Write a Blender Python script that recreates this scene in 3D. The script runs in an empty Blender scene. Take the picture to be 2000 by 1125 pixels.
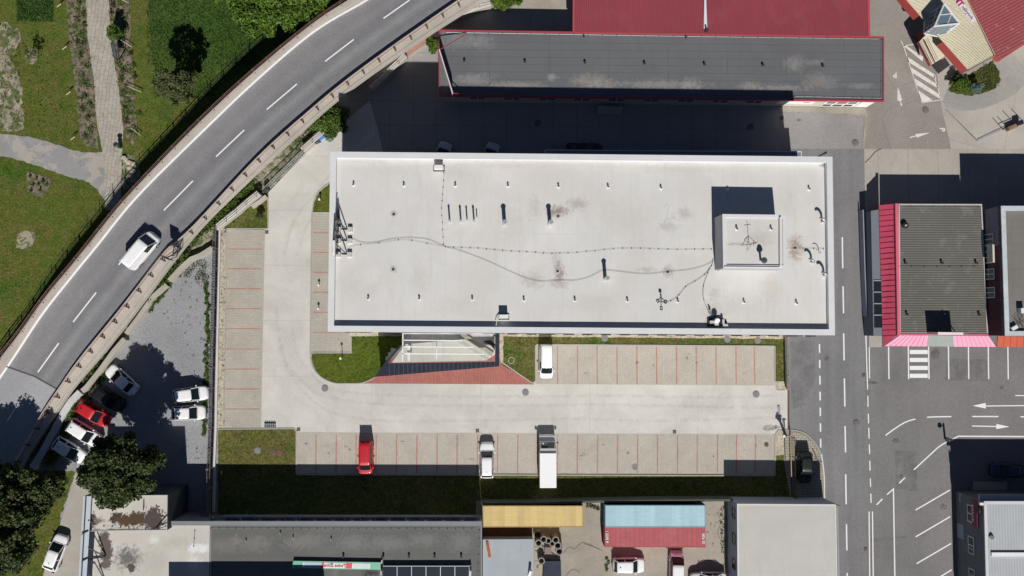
import bpy, bmesh, math, random
from mathutils import Vector, Matrix, Quaternion
from mathutils.geometry import tessellate_polygon
SC = bpy.context.scene
COL = SC.collection
random.seed(7)
R = math.radians

# ---------------------------------------------------------------- camera
FPX = 1556.0                       # focal length in photo pixels (photo 2000 x 1125)
CAMH = 100.0
NADIR = (961.0, 635.0)             # photo pixel straight below the drone
dn = Vector(((NADIR[0]-1000)/FPX, -(NADIR[1]-562.5)/FPX, -1)).normalized()
QC = dn.rotation_difference(Vector((0, 0, -1)))
cam_data = bpy.data.cameras.new('camera')
cam = bpy.data.objects.new('camera', cam_data)
COL.objects.link(cam)
cam.location = (0, 0, CAMH)
cam.rotation_mode = 'QUATERNION'
cam.rotation_quaternion = QC
cam_data.sensor_width = 36
cam_data.lens = FPX/2000*36
cam_data.clip_end = 5000
SC.camera = cam

# ---------------------------------------------------------------- light
SUN_EL, SUN_AZ = R(41.8), R(4.5)   # sun to the south, a touch east
world = bpy.data.worlds.new('World'); SC.world = world
world.use_nodes = True
wn = world.node_tree.nodes; wn.clear()
sky = wn.new('ShaderNodeTexSky'); sky.sky_type = 'NISHITA'; sky.sun_disc = False
sky.sun_elevation = SUN_EL; sky.sun_rotation = R(180)-SUN_AZ
sky.altitude = 2500; sky.dust_density = 0.3; sky.air_density = 0.7
bg = wn.new('ShaderNodeBackground'); bg.inputs[1].default_value = 0.05
wo = wn.new('ShaderNodeOutputWorld')
world.node_tree.links.new(sky.outputs[0], bg.inputs[0])
world.node_tree.links.new(bg.outputs[0], wo.inputs[0])
sd = bpy.data.lights.new('sun', 'SUN'); sd.energy = 4.6; sd.angle = R(0.5); sd.color = (1, .965, .91)
so = bpy.data.objects.new('sun', sd); COL.objects.link(so)
d = Vector((-math.cos(SUN_EL)*math.sin(SUN_AZ), math.cos(SUN_EL)*math.cos(SUN_AZ), -math.sin(SUN_EL)))
so.rotation_mode = 'QUATERNION'; so.rotation_quaternion = d.to_track_quat('-Z', 'Y')
so.location = (0, -60, 80)
SC.view_settings.view_transform = 'Standard'
SC.view_settings.look = 'None'
SC.view_settings.gamma = 1
SC.view_settings.exposure = -0.07

# ---------------------------------------------------------------- helpers
def P(x, y, z=0.0):
    """photo pixel -> point of the world at height z"""
    v = QC @ Vector(((x-1000)/FPX, -(y-562.5)/FPX, -1))
    t = (z-CAMH)/v.z
    return Vector((v.x*t, v.y*t, z))
def PP(pts, z=0.0): return [P(x, y, z) for x, y in pts]
def tag(o, label=None, cat=None, group=None, kind=None):
    if label: o['label'] = label
    if cat: o['category'] = cat
    if group: o['group'] = group
    if kind: o['kind'] = kind
    return o
def thing(name, label, cat, loc, group=None):
    o = bpy.data.objects.new(name, None); COL.objects.link(o)
    o.location = loc; o.empty_display_size = .3
    return tag(o, label, cat, group)
class MB:
    def __init__(s): s.v = []; s.f = []
    def add(s, vs, fs):
        n = len(s.v); s.v += [Vector(v) for v in vs]; s.f += [tuple(i+n for i in f) for f in fs]; return s
    def poly(s, pts):
        pts = [Vector(p) for p in pts]
        if len(pts) <= 4: return s.add(pts, [tuple(range(len(pts)))])
        return s.add(pts, [t if True else t for t in fixw(pts, tessellate_polygon([pts]))])
    def prism(s, pts, z0, z1, bottom=False):
        """pts: (x,y[,z]) outline; straight walls between z0 and z1, capped on top"""
        n = len(pts)
        a = [Vector((p[0], p[1], z0)) for p in pts]; b = [Vector((p[0], p[1], z1)) for p in pts]
        if area(pts) < 0: a.reverse(); b.reverse()
        s.add(a+b, [(i, (i+1) % n, n+(i+1) % n, n+i) for i in range(n)])
        s.poly(b)
        if bottom: s.poly(list(reversed(a)))
        return s
    def walls(s, pts, z0, z1):
        n = len(pts)
        if area(pts) < 0: pts = list(reversed(pts))
        a = [Vector((p[0], p[1], z0)) for p in pts]; b = [Vector((p[0], p[1], z1)) for p in pts]
        return s.add(a+b, [(i, (i+1) % n, n+(i+1) % n, n+i) for i in range(n)])
    def ring(s, outer, inner, z0, z1):
        n = len(outer)
        o0 = [Vector((p[0], p[1], z0)) for p in outer]; o1 = [Vector((p[0], p[1], z1)) for p in outer]
        i0 = [Vector((p[0], p[1], z0)) for p in inner]; i1 = [Vector((p[0], p[1], z1)) for p in inner]
        f = []
        for k in range(n):
            m = (k+1) % n
            f += [(k, m, n+m, n+k), (n+k, n+m, 3*n+m, 3*n+k), (3*n+k, 3*n+m, 2*n+m, 2*n+k), (2*n+k, 2*n+m, m, k)]
        return s.add(o0+o1+i0+i1, f)
    def box(s, c, size, rz=0.0, M3=None):
        hx, hy, hz = size[0]/2, size[1]/2, size[2]/2
        rot = M3 if M3 is not None else Matrix.Rotation(rz, 3, 'Z')
        vs = [Vector(c)+rot @ Vector((x*hx, y*hy, z*hz)) for x in (-1, 1) for y in (-1, 1) for z in (-1, 1)]
        return s.add(vs, [(0, 1, 3, 2), (4, 6, 7, 5), (0, 4, 5, 1), (2, 3, 7, 6), (0, 2, 6, 4), (1, 5, 7, 3)])
    def bar(s, a, b, w, h=None, up=Vector((0, 0, 1))):
        a, b = Vector(a), Vector(b); h = h or w
        x = (b-a); L = x.length
        if L < 1e-6: return s
        x.normalize(); y = up.cross(x)
        if y.length < 1e-3: y = Vector((0, 1, 0)).cross(x)
        y.normalize(); z = x.cross(y)
        M3 = Matrix((x, y, z)).transposed()
        return s.box((a+b)/2, (L, w, h), M3=M3)
    def cyl(s, a, b, r, r2=None, n=10, cap=True):
        a, b = Vector(a), Vector(b); r2 = r if r2 is None else r2
        x = (b-a).normalized()
        y = x.orthogonal().normalized(); z = x.cross(y)
        ra = [a+(y*math.cos(2*math.pi*i/n)+z*math.sin(2*math.pi*i/n))*r for i in range(n)]
        rb = [b+(y*math.cos(2*math.pi*i/n)+z*math.sin(2*math.pi*i/n))*r2 for i in range(n)]
        f = [(i, (i+1) % n, n+(i+1) % n, n+i) for i in range(n)]
        if cap: f += [tuple(range(n-1, -1, -1)), tuple(range(n, 2*n))]
        return s.add(ra+rb, f)
    def tube(s, pts, r, n=6):
        pts = [Vector(p) for p in pts]; rings = []
        for i, p in enumerate(pts):
            t = (pts[min(i+1, len(pts)-1)]-pts[max(i-1, 0)]).normalized()
            y = t.cross(Vector((0, 0, 1)))
            y = y.normalized() if y.length > 1e-3 else Vector((1, 0, 0))
            z = y.cross(t)
            rings.append([p+(y*math.cos(2*math.pi*k/n)+z*math.sin(2*math.pi*k/n))*r for k in range(n)])
        vs = [v for q in rings for v in q]
        fs = [(i*n+k, i*n+(k+1) % n, (i+1)*n+(k+1) % n, (i+1)*n+k) for i in range(len(pts)-1) for k in range(n)]
        return s.add(vs, fs)
    def strip(s, pts, w, z0, z1=None, zs=None):
        """polyline thickened to width w. flat at z0 if z1 is None; zs: height per point added"""
        L, Rr = offs(pts, w/2), offs(pts, -w/2)
        n = len(pts); zz = zs or [0]*n
        if z1 is None:
            vs = [Vector((p.x, p.y, z0+zz[i])) for i, p in enumerate(Rr)]+[Vector((p.x, p.y, z0+zz[i])) for i, p in enumerate(L)]
            return s.add(vs, [(i, i+1, n+i+1, n+i) for i in range(n-1)])
        vs = []
        for lst, z in ((Rr, z0), (L, z0), (L, z1), (Rr, z1)):
            vs += [Vector((p.x, p.y, z+zz[i])) for i, p in enumerate(lst)]
        f = []
        for i in range(n-1):
            for a, b in ((1, 0), (2, 1), (3, 2), (0, 3)):
                f.append((a*n+i, a*n+i+1, b*n+i+1, b*n+i))
        f += [(0, n, 2*n, 3*n), (3*n+n-1, 2*n+n-1, n+n-1, n-1)]
        return s.add(vs, f)
    def build(s, name, mat, parent=None, smooth=False, base=None, bevel=0):
        me = bpy.data.meshes.new(name)
        if parent is not None: off = Vector(parent.matrix_world_loc) if hasattr(parent, 'matrix_world_loc') else wloc(parent)
        elif base is not None: off = Vector(base)
        else: off = Vector((0, 0, 0))
        me.from_pydata([v-off for v in s.v], [], s.f); me.update()
        if smooth:
            for p in me.polygons: p.use_smooth = True
        for m in (mat if isinstance(mat, (list, tuple)) else [mat]): me.materials.append(m)
        o = bpy.data.objects.new(name, me); COL.objects.link(o)
        if parent is not None: o.parent = parent
        else: o.location = off
        if bevel:
            b = o.modifiers.new('bevel', 'BEVEL'); b.width = bevel; b.segments = 2; b.limit_method = 'ANGLE'
        return o
def wloc(o):
    v = Vector((0, 0, 0))
    while o is not None: v += o.location; o = o.parent
    return v
def area(pts):
    return sum(pts[i][0]*pts[(i+1) % len(pts)][1]-pts[(i+1) % len(pts)][0]*pts[i][1] for i in range(len(pts)))/2
def fixw(pts, tris):
    out = []
    ccw = area(pts)
    for t in tris:
        a, b, c = [pts[i] for i in t]
        cr = (b.x-a.x)*(c.y-a.y)-(b.y-a.y)*(c.x-a.x)
        out.append(tuple(t) if (cr > 0) == (ccw > 0) else tuple(reversed(t)))
    return out
def offs(pts, d):
    pts = [Vector((p[0], p[1])) for p in pts]; out = []
    for i, p in enumerate(pts):
        ns = []
        if i > 0: e = (p-pts[i-1]).normalized(); ns.append(Vector((-e.y, e.x)))
        if i < len(pts)-1: e = (pts[i+1]-p).normalized(); ns.append(Vector((-e.y, e.x)))
        n = sum(ns, Vector((0, 0)))
        n = n.normalized() if n.length > 1e-6 else ns[0]
        k = 1/max(.4, n.dot(ns[0]))
        out.append(p+n*d*k)
    return out
def inset(pts, d):
    pts = [Vector((p[0], p[1])) for p in pts]; sgn = 1 if area(pts) > 0 else -1; out = []
    n = len(pts)
    for i in range(n):
        e1 = (pts[i]-pts[i-1]).normalized(); e2 = (pts[(i+1) % n]-pts[i]).normalized()
        n1 = Vector((-e1.y, e1.x))*sgn; n2 = Vector((-e2.y, e2.x))*sgn
        m = (n1+n2).normalized(); out.append(pts[i]+m*d/max(.3, m.dot(n1)))
    return out
def smoothline(pts, n=8):
    out = []
    m = len(pts)
    for i in range(m-1):
        p0, p1, p2, p3 = [Vector(pts[max(0, min(m-1, j))]) for j in (i-1, i, i+1, i+2)]
        for k in range(n):
            t = k/n
            out.append(.5*((2*p1)+(-p0+p2)*t+(2*p0-5*p1+4*p2-p3)*t*t+(-p0+3*p1-3*p2+p3)*t**3))
    out.append(Vector(pts[-1]))
    return out

# ---------------------------------------------------------------- materials
class NT:
    def __init__(s, name):
        s.m = bpy.data.materials.new(name); s.m.use_nodes = True
        s.t = s.m.node_tree; s.t.nodes.clear()
        s.out = s.n('ShaderNodeOutputMaterial'); s.b = s.n('ShaderNodeBsdfPrincipled')
        s.l(s.b.outputs[0], s.out.inputs[0])
    def n(s, k, **kw):
        x = s.t.nodes.new(k)
        for a, v in kw.items(): setattr(x, a, v)
        return x
    def l(s, a, b): s.t.links.new(a, b)
    def pos(s, obj=False, scale=None, rot=0):
        o = s.n('ShaderNodeTexCoord').outputs['Object'] if obj else s.n('ShaderNodeNewGeometry').outputs['Position']
        if scale or rot:
            mp = s.n('ShaderNodeMapping'); s.l(o, mp.inputs[0])
            if scale: mp.inputs['Scale'].default_value = scale
            mp.inputs['Rotation'].default_value = (0, 0, rot)
            o = mp.outputs[0]
        return o
    def noise(s, vec, scale, detail=4, rough=.55, dist=0):
        x = s.n('ShaderNodeTexNoise'); s.l(vec, x.inputs['Vector'])
        x.inputs['Scale'].default_value = scale; x.inputs['Detail'].default_value = detail
        x.inputs['Roughness'].default_value = rough; x.inputs['Distortion'].default_value = dist
        return x.outputs['Fac']
    def rng(s, v, a, b, c, d):
        x = s.n('ShaderNodeMapRange'); s.l(v, x.inputs[0])
        for i, q in enumerate((a, b, c, d)): x.inputs[i+1].default_value = q
        return x.outputs[0]
    def math(s, op, a, b=None):
        x = s.n('ShaderNodeMath', operation=op)
        for i, q in enumerate((a, b)):
            if q is None: continue
            if isinstance(q, (int, float)): x.inputs[i].default_value = q
            else: s.l(q, x.inputs[i])
        return x.outputs[0]
    def mix(s, f, a, b, mode='MIX'):
        x = s.n('ShaderNodeMix', data_type='RGBA', blend_type=mode)
        for i, q in ((0, f), (6, a), (7, b)):
            if isinstance(q, (int, float)): x.inputs[i].default_value = q
            elif isinstance(q, (tuple, list)): x.inputs[i].default_value = (*q[:3], 1)
            else: s.l(q, x.inputs[i])
        return x.outputs[2]
    def ramp(s, v, stops):
        x = s.n('ShaderNodeValToRGB'); s.l(v, x.inputs[0]); e = x.color_ramp.elements
        while len(e) < len(stops): e.new(.5)
        for k, (p, c) in enumerate(stops): e[k].position = p; e[k].color = (*c, 1)
        return x.outputs[0]
    def mul(s, col, v):
        x = s.n('ShaderNodeVectorMath', operation='MULTIPLY')
        if isinstance(col, (tuple, list)): x.inputs[0].default_value = col[:3]
        else: s.l(col, x.inputs[0])
        s.l(v, x.inputs[1]); return x.outputs[0]
    def bump(s, h, strength=.4, dist=.05):
        x = s.n('ShaderNodeBump'); s.l(h, x.inputs['Height'])
        x.inputs['Strength'].default_value = strength; x.inputs['Distance'].default_value = dist
        s.l(x.outputs[0], s.b.inputs['Normal'])
    def col(s, c):
        if isinstance(c, (tuple, list)): s.b.inputs['Base Color'].default_value = (*c[:3], 1)
        else: s.l(c, s.b.inputs['Base Color'])
    def fin(s, rough=.9, metal=0, spec=.3):
        s.b.inputs['Roughness'].default_value = rough; s.b.inputs['Metallic'].default_value = metal
        s.b.inputs['Specular IOR Level'].default_value = spec
        return s.m
def srgb(r, g, b, k=1.0):
    f = lambda c: (c/255/12.92 if c/255 <= .04045 else ((c/255+.055)/1.055)**2.4)*k
    return (f(r), f(g), f(b))
def basic(name, col, fine=.12, fs=6, coarse=.1, cs=.25, rough=.9, spec=.3, metal=0, bump=0, obj=False, patches=None):
    t = NT(name); p = t.pos(obj)
    v = t.math('MULTIPLY', t.rng(t.noise(p, fs, 3, .7), .25, .75, 1-fine, 1+fine), t.rng(t.noise(p, cs, 5, .6), .3, .7, 1-coarse, 1+coarse))
    c = t.mul(col, v)
    if patches:   # (colour, scale, lo, hi)
        for pc, ps, lo, hi, st in patches:
            c = t.mix(t.math('MULTIPLY', t.rng(t.noise(p, ps, 6, .62, .4), lo, hi, 0, 1), st), c, pc)
    t.col(c)
    if bump: t.bump(t.noise(p, fs*1.5, 3, .7), bump, .04)
    return t.fin(rough, metal, spec)
def plain(name, col, rough=.6, metal=0, spec=.4, fine=.05):
    return basic(name, col, fine=fine, fs=3, coarse=fine, cs=.6, rough=rough, spec=spec, metal=metal, obj=True)
def spots(t, p, c, lst):
    """dirt blobs that stay where they are: (photo x, y, height, radius x, radius y in m, colour, strength)"""
    nz = t.noise(p, 2.2, 5, .65, .5)
    for (x, y, z, rx, ry, pc, st) in lst:
        w = P(x, y, z)
        mp = t.n('ShaderNodeMapping', vector_type='TEXTURE'); t.l(p, mp.inputs[0])
        mp.inputs['Location'].default_value = w; mp.inputs['Scale'].default_value = (rx, ry, 50)
        ln = t.n('ShaderNodeVectorMath', operation='LENGTH'); t.l(mp.outputs[0], ln.inputs[0])
        dd = t.math('ADD', ln.outputs['Value'], t.rng(nz, .3, .7, -.45, .45))
        f = t.rng(dd, 1.0, .25, 0, st)
        c = t.mix(f, c, pc)
    return c
def line_mask(t, p, rot, period, width, off=0.0):
    """thin straight joints: 1 on the joint"""
    mp = t.n('ShaderNodeMapping'); t.l(p, mp.inputs[0]); mp.inputs['Rotation'].default_value = (0, 0, rot)
    sx = t.n('ShaderNodeSeparateXYZ'); t.l(mp.outputs[0], sx.inputs[0])
    a = t.math('ADD', sx.outputs[0], off+1000*period)
    m = t.math('MODULO', a, period)
    e = t.math('MINIMUM', m, t.math('SUBTRACT', period, m))
    return t.rng(e, width*.5, width*.5+.02, 1, 0)
# ---------------------------------------------------------------- material library
def m_grass(name, a, b, c, dry, dryamt=.5, con=.75):
    t = NT(name); p = t.pos()
    n1 = t.noise(p, .11, 7, .66, .5); n2 = t.noise(p, .55, 6, .75, .4); n3 = t.noise(p, 4.2, 4, .85); n4 = t.noise(p, 1.3, 4, .7)
    col = t.ramp(n1, [(.36, a), (.5, b), (.64, c)])
    col = t.mix(t.math('MULTIPLY', t.rng(n2, .46, .62, 0, 1), dryamt), col, dry)
    col = t.mul(col, t.math('MULTIPLY', t.rng(n3, .3, .7, 1-con, 1+con), t.rng(n4, .3, .7, .8, 1.2)))
    t.col(col); t.bump(n3, .7, .12)
    return t.fin(.95, 0, .1)
G_LAWN = m_grass('lawn_grass', (.078, .095, .02), (.12, .118, .033), (.072, .105, .02), (.16, .135, .06), .5, .85)
G_PARK = m_grass('park_grass', (.048, .105, .012), (.105, .118, .024), (.068, .125, .016), (.165, .135, .05), .5, .75)
G_FRESH = m_grass('fresh_grass', (.062, .095, .012), (.085, .12, .014), (.105, .125, .02), (.12, .125, .03), .4, .7)
G_TALL = m_grass('tall_grass', (.034, .072, .013), (.052, .092, .016), (.08, .112, .022), (.085, .11, .03), .4, .7)
def m_asphalt(name, col, streak=0, cracks=False, bump=.2):
    t = NT(name); p = t.pos()
    sk = t.rng(t.noise(t.pos(scale=(1, .05, 1)), .55, 4, .6), .3, .7, 1-streak, 1+streak)
    v = t.math('MULTIPLY', t.rng(t.noise(p, 4.5, 3, .9), .3, .7, .84, 1.16), t.rng(t.noise(p, .09, 6, .65, .6), .3, .7, .86, 1.14))
    c = t.mul(t.mul(col, v), sk)
    c = t.mix(t.rng(t.noise(p, .5, 5, .7, 1), .56, .75, 0, .35), c, tuple(x*1.35 for x in col))
    c = t.mix(t.rng(t.noise(p, .33, 5, .7, .4), .6, .78, 0, .4), c, tuple(x*.72 for x in col))
    if cracks:
        vo = t.n('ShaderNodeTexVoronoi', feature='DISTANCE_TO_EDGE'); t.l(p, vo.inputs['Vector']); vo.inputs['Scale'].default_value = .08
        vo.inputs['Randomness'].default_value = 1
        c = t.mix(t.rng(vo.outputs['Distance'], .0, .0025, .6, 0), c, tuple(x*.4 for x in col))
    t.col(c); t.bump(t.noise(p, 14, 2, .8), bump, .02)
    return t.fin(.92, 0, .25)
A_ROAD = m_asphalt('road_asphalt', (.215, .213, .215), streak=.13)
A_LOT = m_asphalt('lot_asphalt', (.208, .20, .20), streak=.05)
A_TOP = m_asphalt('old_asphalt', (.295, .268, .243), cracks=True)
A_CURVE = m_asphalt('worn_asphalt', (.34, .325, .305), cracks=False)
A_LOADING = m_asphalt('loading_asphalt', (.30, .285, .28))
def m_bridge():
    t = NT('bridge_asphalt'); p = t.pos(True)
    uv = t.n('ShaderNodeUVMap'); sx = t.n('ShaderNodeSeparateXYZ'); t.l(uv.outputs[0], sx.inputs[0])
    # wheel tracks run along the lanes
    w = t.math('ADD', sx.outputs[1], t.rng(t.noise(t.pos(), .08, 3, .5), 0, 1, -.02, .02))
    tr = t.ramp(w, [(0, (.33, .32, .32)), (.1, (.245, .24, .245)), (.22, (.222, .218, .224)), (.34, (.235, .23, .235)), (.46, (.195, .192, .20)),
                    (.56, (.185, .184, .195)), (.68, (.255, .25, .252)), (.8, (.185, .186, .198)), (.93, (.205, .206, .218))])
    pp = t.pos()
    v = t.math('MULTIPLY', t.rng(t.noise(pp, 4.5, 3, .9), .3, .7, .84, 1.16), t.rng(t.noise(pp, .3, 6, .65, .6), .3, .7, .92, 1.08))
    t.col(t.mul(tr, v)); t.bump(t.noise(pp, 14, 2, .8), .2, .02)
    return t.fin(.9, 0, .25)
A_BRIDGE = m_bridge()
A_OLDBR = m_asphalt('old_bridge_asphalt', (.31, .315, .33))
def m_concrete(name, col, joint=None, rot=0.0, bump=.1, marks=True, jw=.03, jc=.6, fine=.05, big=.07):
    t = NT(name); p = t.pos()
    v = t.math('MULTIPLY', t.rng(t.noise(p, 4.5, 3, .9), .3, .7, 1-fine, 1+fine), t.rng(t.noise(p, .13, 6, .65, .8), .3, .7, 1-big, 1+big))
    c = t.mul(col, v)
    if marks:
        c = t.mix(t.rng(t.noise(p, .35, 6, .72, 1.2), .52, .72, 0, .3), c, (col[0]*.78, col[1]*.74, col[2]*.66))
        c = t.mix(t.rng(t.noise(p, .8, 6, .75, .6), .6, .75, 0, .22), c, (col[0]*.7, col[1]*.7, col[2]*.7))
    if joint:
        a = line_mask(t, p, rot, joint[0], jw, 1.3); b = line_mask(t, p, rot+math.pi/2, joint[1], jw, .4)
        m = t.math('MAXIMUM', a, b)
        m = t.math('MULTIPLY', m, t.rng(t.noise(p, 1.3, 3, .6), .35, .6, .35, 1))
        c = t.mix(m, c, tuple(x*jc for x in col))
    t.col(c)
    return t.fin(.9, 0, .25)
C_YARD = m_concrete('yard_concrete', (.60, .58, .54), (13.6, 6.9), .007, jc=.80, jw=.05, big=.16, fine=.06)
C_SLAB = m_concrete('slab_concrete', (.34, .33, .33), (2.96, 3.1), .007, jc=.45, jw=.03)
C_BAND = m_concrete('old_slab_concrete', (.40, .37, .33), (3.9, 40), .0, jc=.5, fine=.1, big=.14)
C_TR = m_concrete('corner_concrete', (.44, .41, .37), (8.5, 9.3), .25, jc=.6, fine=.08, big=.14)
C_BACK = m_concrete('backyard_concrete', (.37, .335, .285), None, fine=.12, big=.2)
C_DRIVE = m_concrete('drive_concrete', (.42, .39, .35), None, fine=.1, big=.12)
C_WALL = m_concrete('weathered_concrete', (.44, .41, .36), None, fine=.12, big=.15)
C_PARA = m_concrete('bridge_concrete', (.46, .42, .37), None, fine=.12, big=.12)
C_KERB = m_concrete('kerb_concrete', (.42, .40, .36), None, fine=.1, big=.1)
C_COPING = m_concrete('coping_concrete', (.62, .60, .57), None, fine=.05, big=.06)
def m_pave(name, a, b, mortar, rot, bw=.6, rh=.21, msize=.03):
    t = NT(name); p = t.pos(rot=rot)
    br = t.n('ShaderNodeTexBrick'); t.l(p, br.inputs['Vector'])
    br.inputs['Color1'].default_value = (*a, 1); br.inputs['Color2'].default_value = (*b, 1); br.inputs['Mortar'].default_value = (*mortar, 1)
    br.inputs['Scale'].default_value = 1; br.inputs['Mortar Size'].default_value = msize; br.inputs['Mortar Smooth'].default_value = .3
    br.inputs['Brick Width'].default_value = bw; br.inputs['Row Height'].default_value = rh; br.inputs['Bias'].default_value = 0
    g = t.pos()
    c = t.mul(br.outputs['Color'], t.math('MULTIPLY', t.rng(t.noise(g, .3, 6, .7, .5), .3, .7, .9, 1.1), t.rng(t.noise(g, 4.5, 3, .9), .3, .7, .90, 1.10)))
    c = t.mix(t.rng(t.noise(g, 1.1, 5, .75), .62, .75, 0, .35), c, (.2, .17, .12))
    t.col(c); return t.fin(.92, 0, .25)
B_H = m_pave('tan_block_paving', (.475, .445, .385), (.44, .41, .355), (.375, .345, .29), 0.0)
B_V = m_pave('beige_block_paving', (.505, .465, .405), (.465, .43, .37), (.415, .38, .325), math.pi/2)
B_DARK = m_pave('grey_block_paving', (.42, .38, .31), (.36, .33, .27), (.22, .20, .16), 0.0, .5, .33, .04)
B_RED = m_pave('red_block_paving', (.47, .185, .155), (.40, .155, .135), (.32, .12, .10), math.pi/2)
B_LINE = basic('red_line_blocks', (.44, .225, .185), fine=.2, fs=5, coarse=.12, cs=.6, patches=[((.42, .36, .30), 1.1, .54, .68, .7)])
def m_path():
    t = NT('slab_path'); p = t.pos(rot=R(96)); g = t.pos()
    w = t.n('ShaderNodeVectorMath', operation='ADD'); t.l(p, w.inputs[0])
    nn = t.n('ShaderNodeTexNoise'); t.l(g, nn.inputs['Vector']); nn.inputs['Scale'].default_value = .25
    sc = t.n('ShaderNodeVectorMath', operation='SCALE'); t.l(nn.outputs['Color'], sc.inputs[0]); sc.inputs['Scale'].default_value = .9
    t.l(sc.outputs[0], w.inputs[1])
    br = t.n('ShaderNodeTexBrick'); t.l(w.outputs[0], br.inputs['Vector'])
    br.inputs['Color1'].default_value = (.44, .40, .34, 1); br.inputs['Color2'].default_value = (.39, .355, .30, 1); br.inputs['Mortar'].default_value = (.16, .14, .11, 1)
    br.inputs['Scale'].default_value = 1; br.inputs['Mortar Size'].default_value = .016; br.inputs['Brick Width'].default_value = 1.05; br.inputs['Row Height'].default_value = .47
    c = t.mul(br.outputs['Color'], t.math('MULTIPLY', t.rng(t.noise(g, .6, 6, .7, .5), .3, .7, .85, 1.15), t.rng(t.noise(g, 4.5, 3, .9), .3, .7, .82, 1.18)))
    c = t.mix(t.rng(t.noise(g, .7, 6, .75), .58, .68, 0, .6), c, (.19, .18, .13))
    t.col(c); t.bump(t.noise(g, 3, 4, .7), .3, .04); return t.fin(.95, 0, .2)
C_PATH = m_path()
GRAVEL = basic('grey_gravel', (.30, .305, .322), fine=.32, fs=5.5, coarse=.12, cs=.2, bump=.6, patches=[((.36, .34, .31), .5, .5, .7, .5), ((.17, .165, .15), 1.5, .62, .75, .4)])
PEBBLE = basic('pebble_strip', (.50, .44, .34), fine=.5, fs=5, coarse=.1, cs=.4, bump=.8, patches=[((.12, .09, .06), 3, .58, .66, .7)])
SOIL = basic('bed_soil', (.20, .155, .12), fine=.5, fs=4, coarse=.3, cs=.5, bump=.8, patches=[((.07, .10, .025), 1.1, .50, .56, .85), ((.30, .25, .19), 1.6, .56, .64, .6), ((.04, .045, .02), 2.1, .58, .64, .8)])
DIRT = basic('bare_dirt', (.34, .30, .225), fine=.4, fs=4, coarse=.2, cs=.4, bump=.6, patches=[((.085, .115, .03), 1.0, .47, .53, .9), ((.22, .18, .13), .8, .55, .62, .6)])
PATCHY = basic('patched_asphalt', (.30, .295, .29), fine=.12, fs=8, coarse=.1, cs=.3, bump=.3, patches=[((.42, .385, .33), .35, .5, .54, .8), ((.22, .225, .235), .3, .56, .58, .6)])
ROCKY = basic('rocky_ground', (.30, .28, .22), fine=.5, fs=4, coarse=.3, cs=.6, bump=1, patches=[((.06, .10, .02), 1.4, .48, .56, .8)])
BASE = basic('ground_mix', (.22, .21, .18), fine=.2, fs=3, coarse=.25, cs=.05, patches=[((.09, .12, .03), .03, .45, .55, .9)])
PAINT = basic('road_paint', (.86, .86, .86), fine=.04, fs=9, coarse=.03, cs=.8, rough=.7, patches=[((.45, .44, .43), 2.2, .64, .72, .5)])
PAINT_OLD = basic('worn_paint', (.74, .71, .67), fine=.15, fs=6, coarse=.1, cs=.8, rough=.8, patches=[((.32, .29, .27), 2.2, .58, .66, .7)])
WHITE = plain('white_paint', (.80, .80, .79), .45)
OFFW = plain('offwhite_render', (.66, .65, .62), .85)
MEMB_EDGE = basic('parapet_sheet', (.70, .70, .71), fine=.03, fs=2, coarse=.04, cs=.3, rough=.5, spec=.35, patches=[((.52, .50, .47), 1.3, .6, .75, .3)])
STEEL = plain('galvanised_steel', (.58, .59, .60), .38, .7)
STEELD = plain('dark_steel', (.06, .06, .065), .5, .3)
RUSTST = plain('rusty_steel', (.16, .095, .07), .75, .2, fine=.25)
BLACK = plain('black_rubber', (.02, .02, .022), .8)
GLASS = plain('dark_glass', (.018, .024, .028), .06, 0, .5)
GLASSB = plain('building_glass', (.10, .14, .17), .12, 0, .6)
REDM = plain('red_trim', (.40, .055, .075), .5)
CAST = plain('cast_iron', (.17, .16, .155), .7, fine=.2)
RUSTG = plain('rusty_grate', (.15, .085, .065), .8, fine=.2)

# ---------------------------------------------------------------- ground sheets
LV = [0]; ZOF = {}; ST = .002
rj = random.Random(77)
def ragged(pts, amp, step=5.0):
    out = []; n = len(pts)
    for i in range(n):
        a = Vector((pts[i][0], pts[i][1])); b_ = Vector((pts[(i+1) % n][0], pts[(i+1) % n][1])); L = (b_-a).length; k = max(1, min(60, int(L/step)))
        for q in range(k): out.append(tuple(a.lerp(b_, q/k)+Vector((rj.gauss(0, amp), rj.gauss(0, amp)))))
    return out
NATURAL = {'tall_grass_patch': 2.2, 'tall_grass_slope': 3.0, 'tall_grass_clump': 2.5, 'bare_ground': 2.5, 'bare_spot': 2.2, 'asphalt_path': .9, 'planting_bed_soil': 1.1, 'planting_strip_soil': 1.1, 'slab_path': .5, 'flower_bed_soil': .9, 'sand_patch': 1.0, 'stony_verge': 1.5, 'side_lawn': 1.2, 'roadside_scrub': 1.5, 'gravel_lot': .5, 'dirt_corner': .8, 'garden_bed': 1.0, 'dirty_kerb_strip': .7, 'hedge_strip_lawn': .35, 'south_lawn': .35, 'front_lawn': .3, 'lens_lawn': .3, 'gate_corner_lawn': .4, 'wall_pebbles': .3, 'wall_pebble_strip': .4, 'fence_pebbles': .4}
def sheet(name, pts, mat, z=None, kind='structure', zb=0.0):
    if name in NATURAL: pts = ragged(pts, NATURAL[name])
    if z is None: LV[0] += 1; z = LV[0]*ST; ZOF[name] = z
    b = MB(); w = PP(pts, z); 
    if area(w) < 0: w.reverse()
    b.poly(w); o = b.build(name, mat); tag(o, kind=kind); return o
g = MB(); g.poly([Vector((-1500, -1500, -.02)), Vector((1500, -1500, -.02)), Vector((1500, 1500, -.02)), Vector((-1500, 1500, -.02))])
tag(g.build('ground', BASE), kind='structure')
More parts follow.
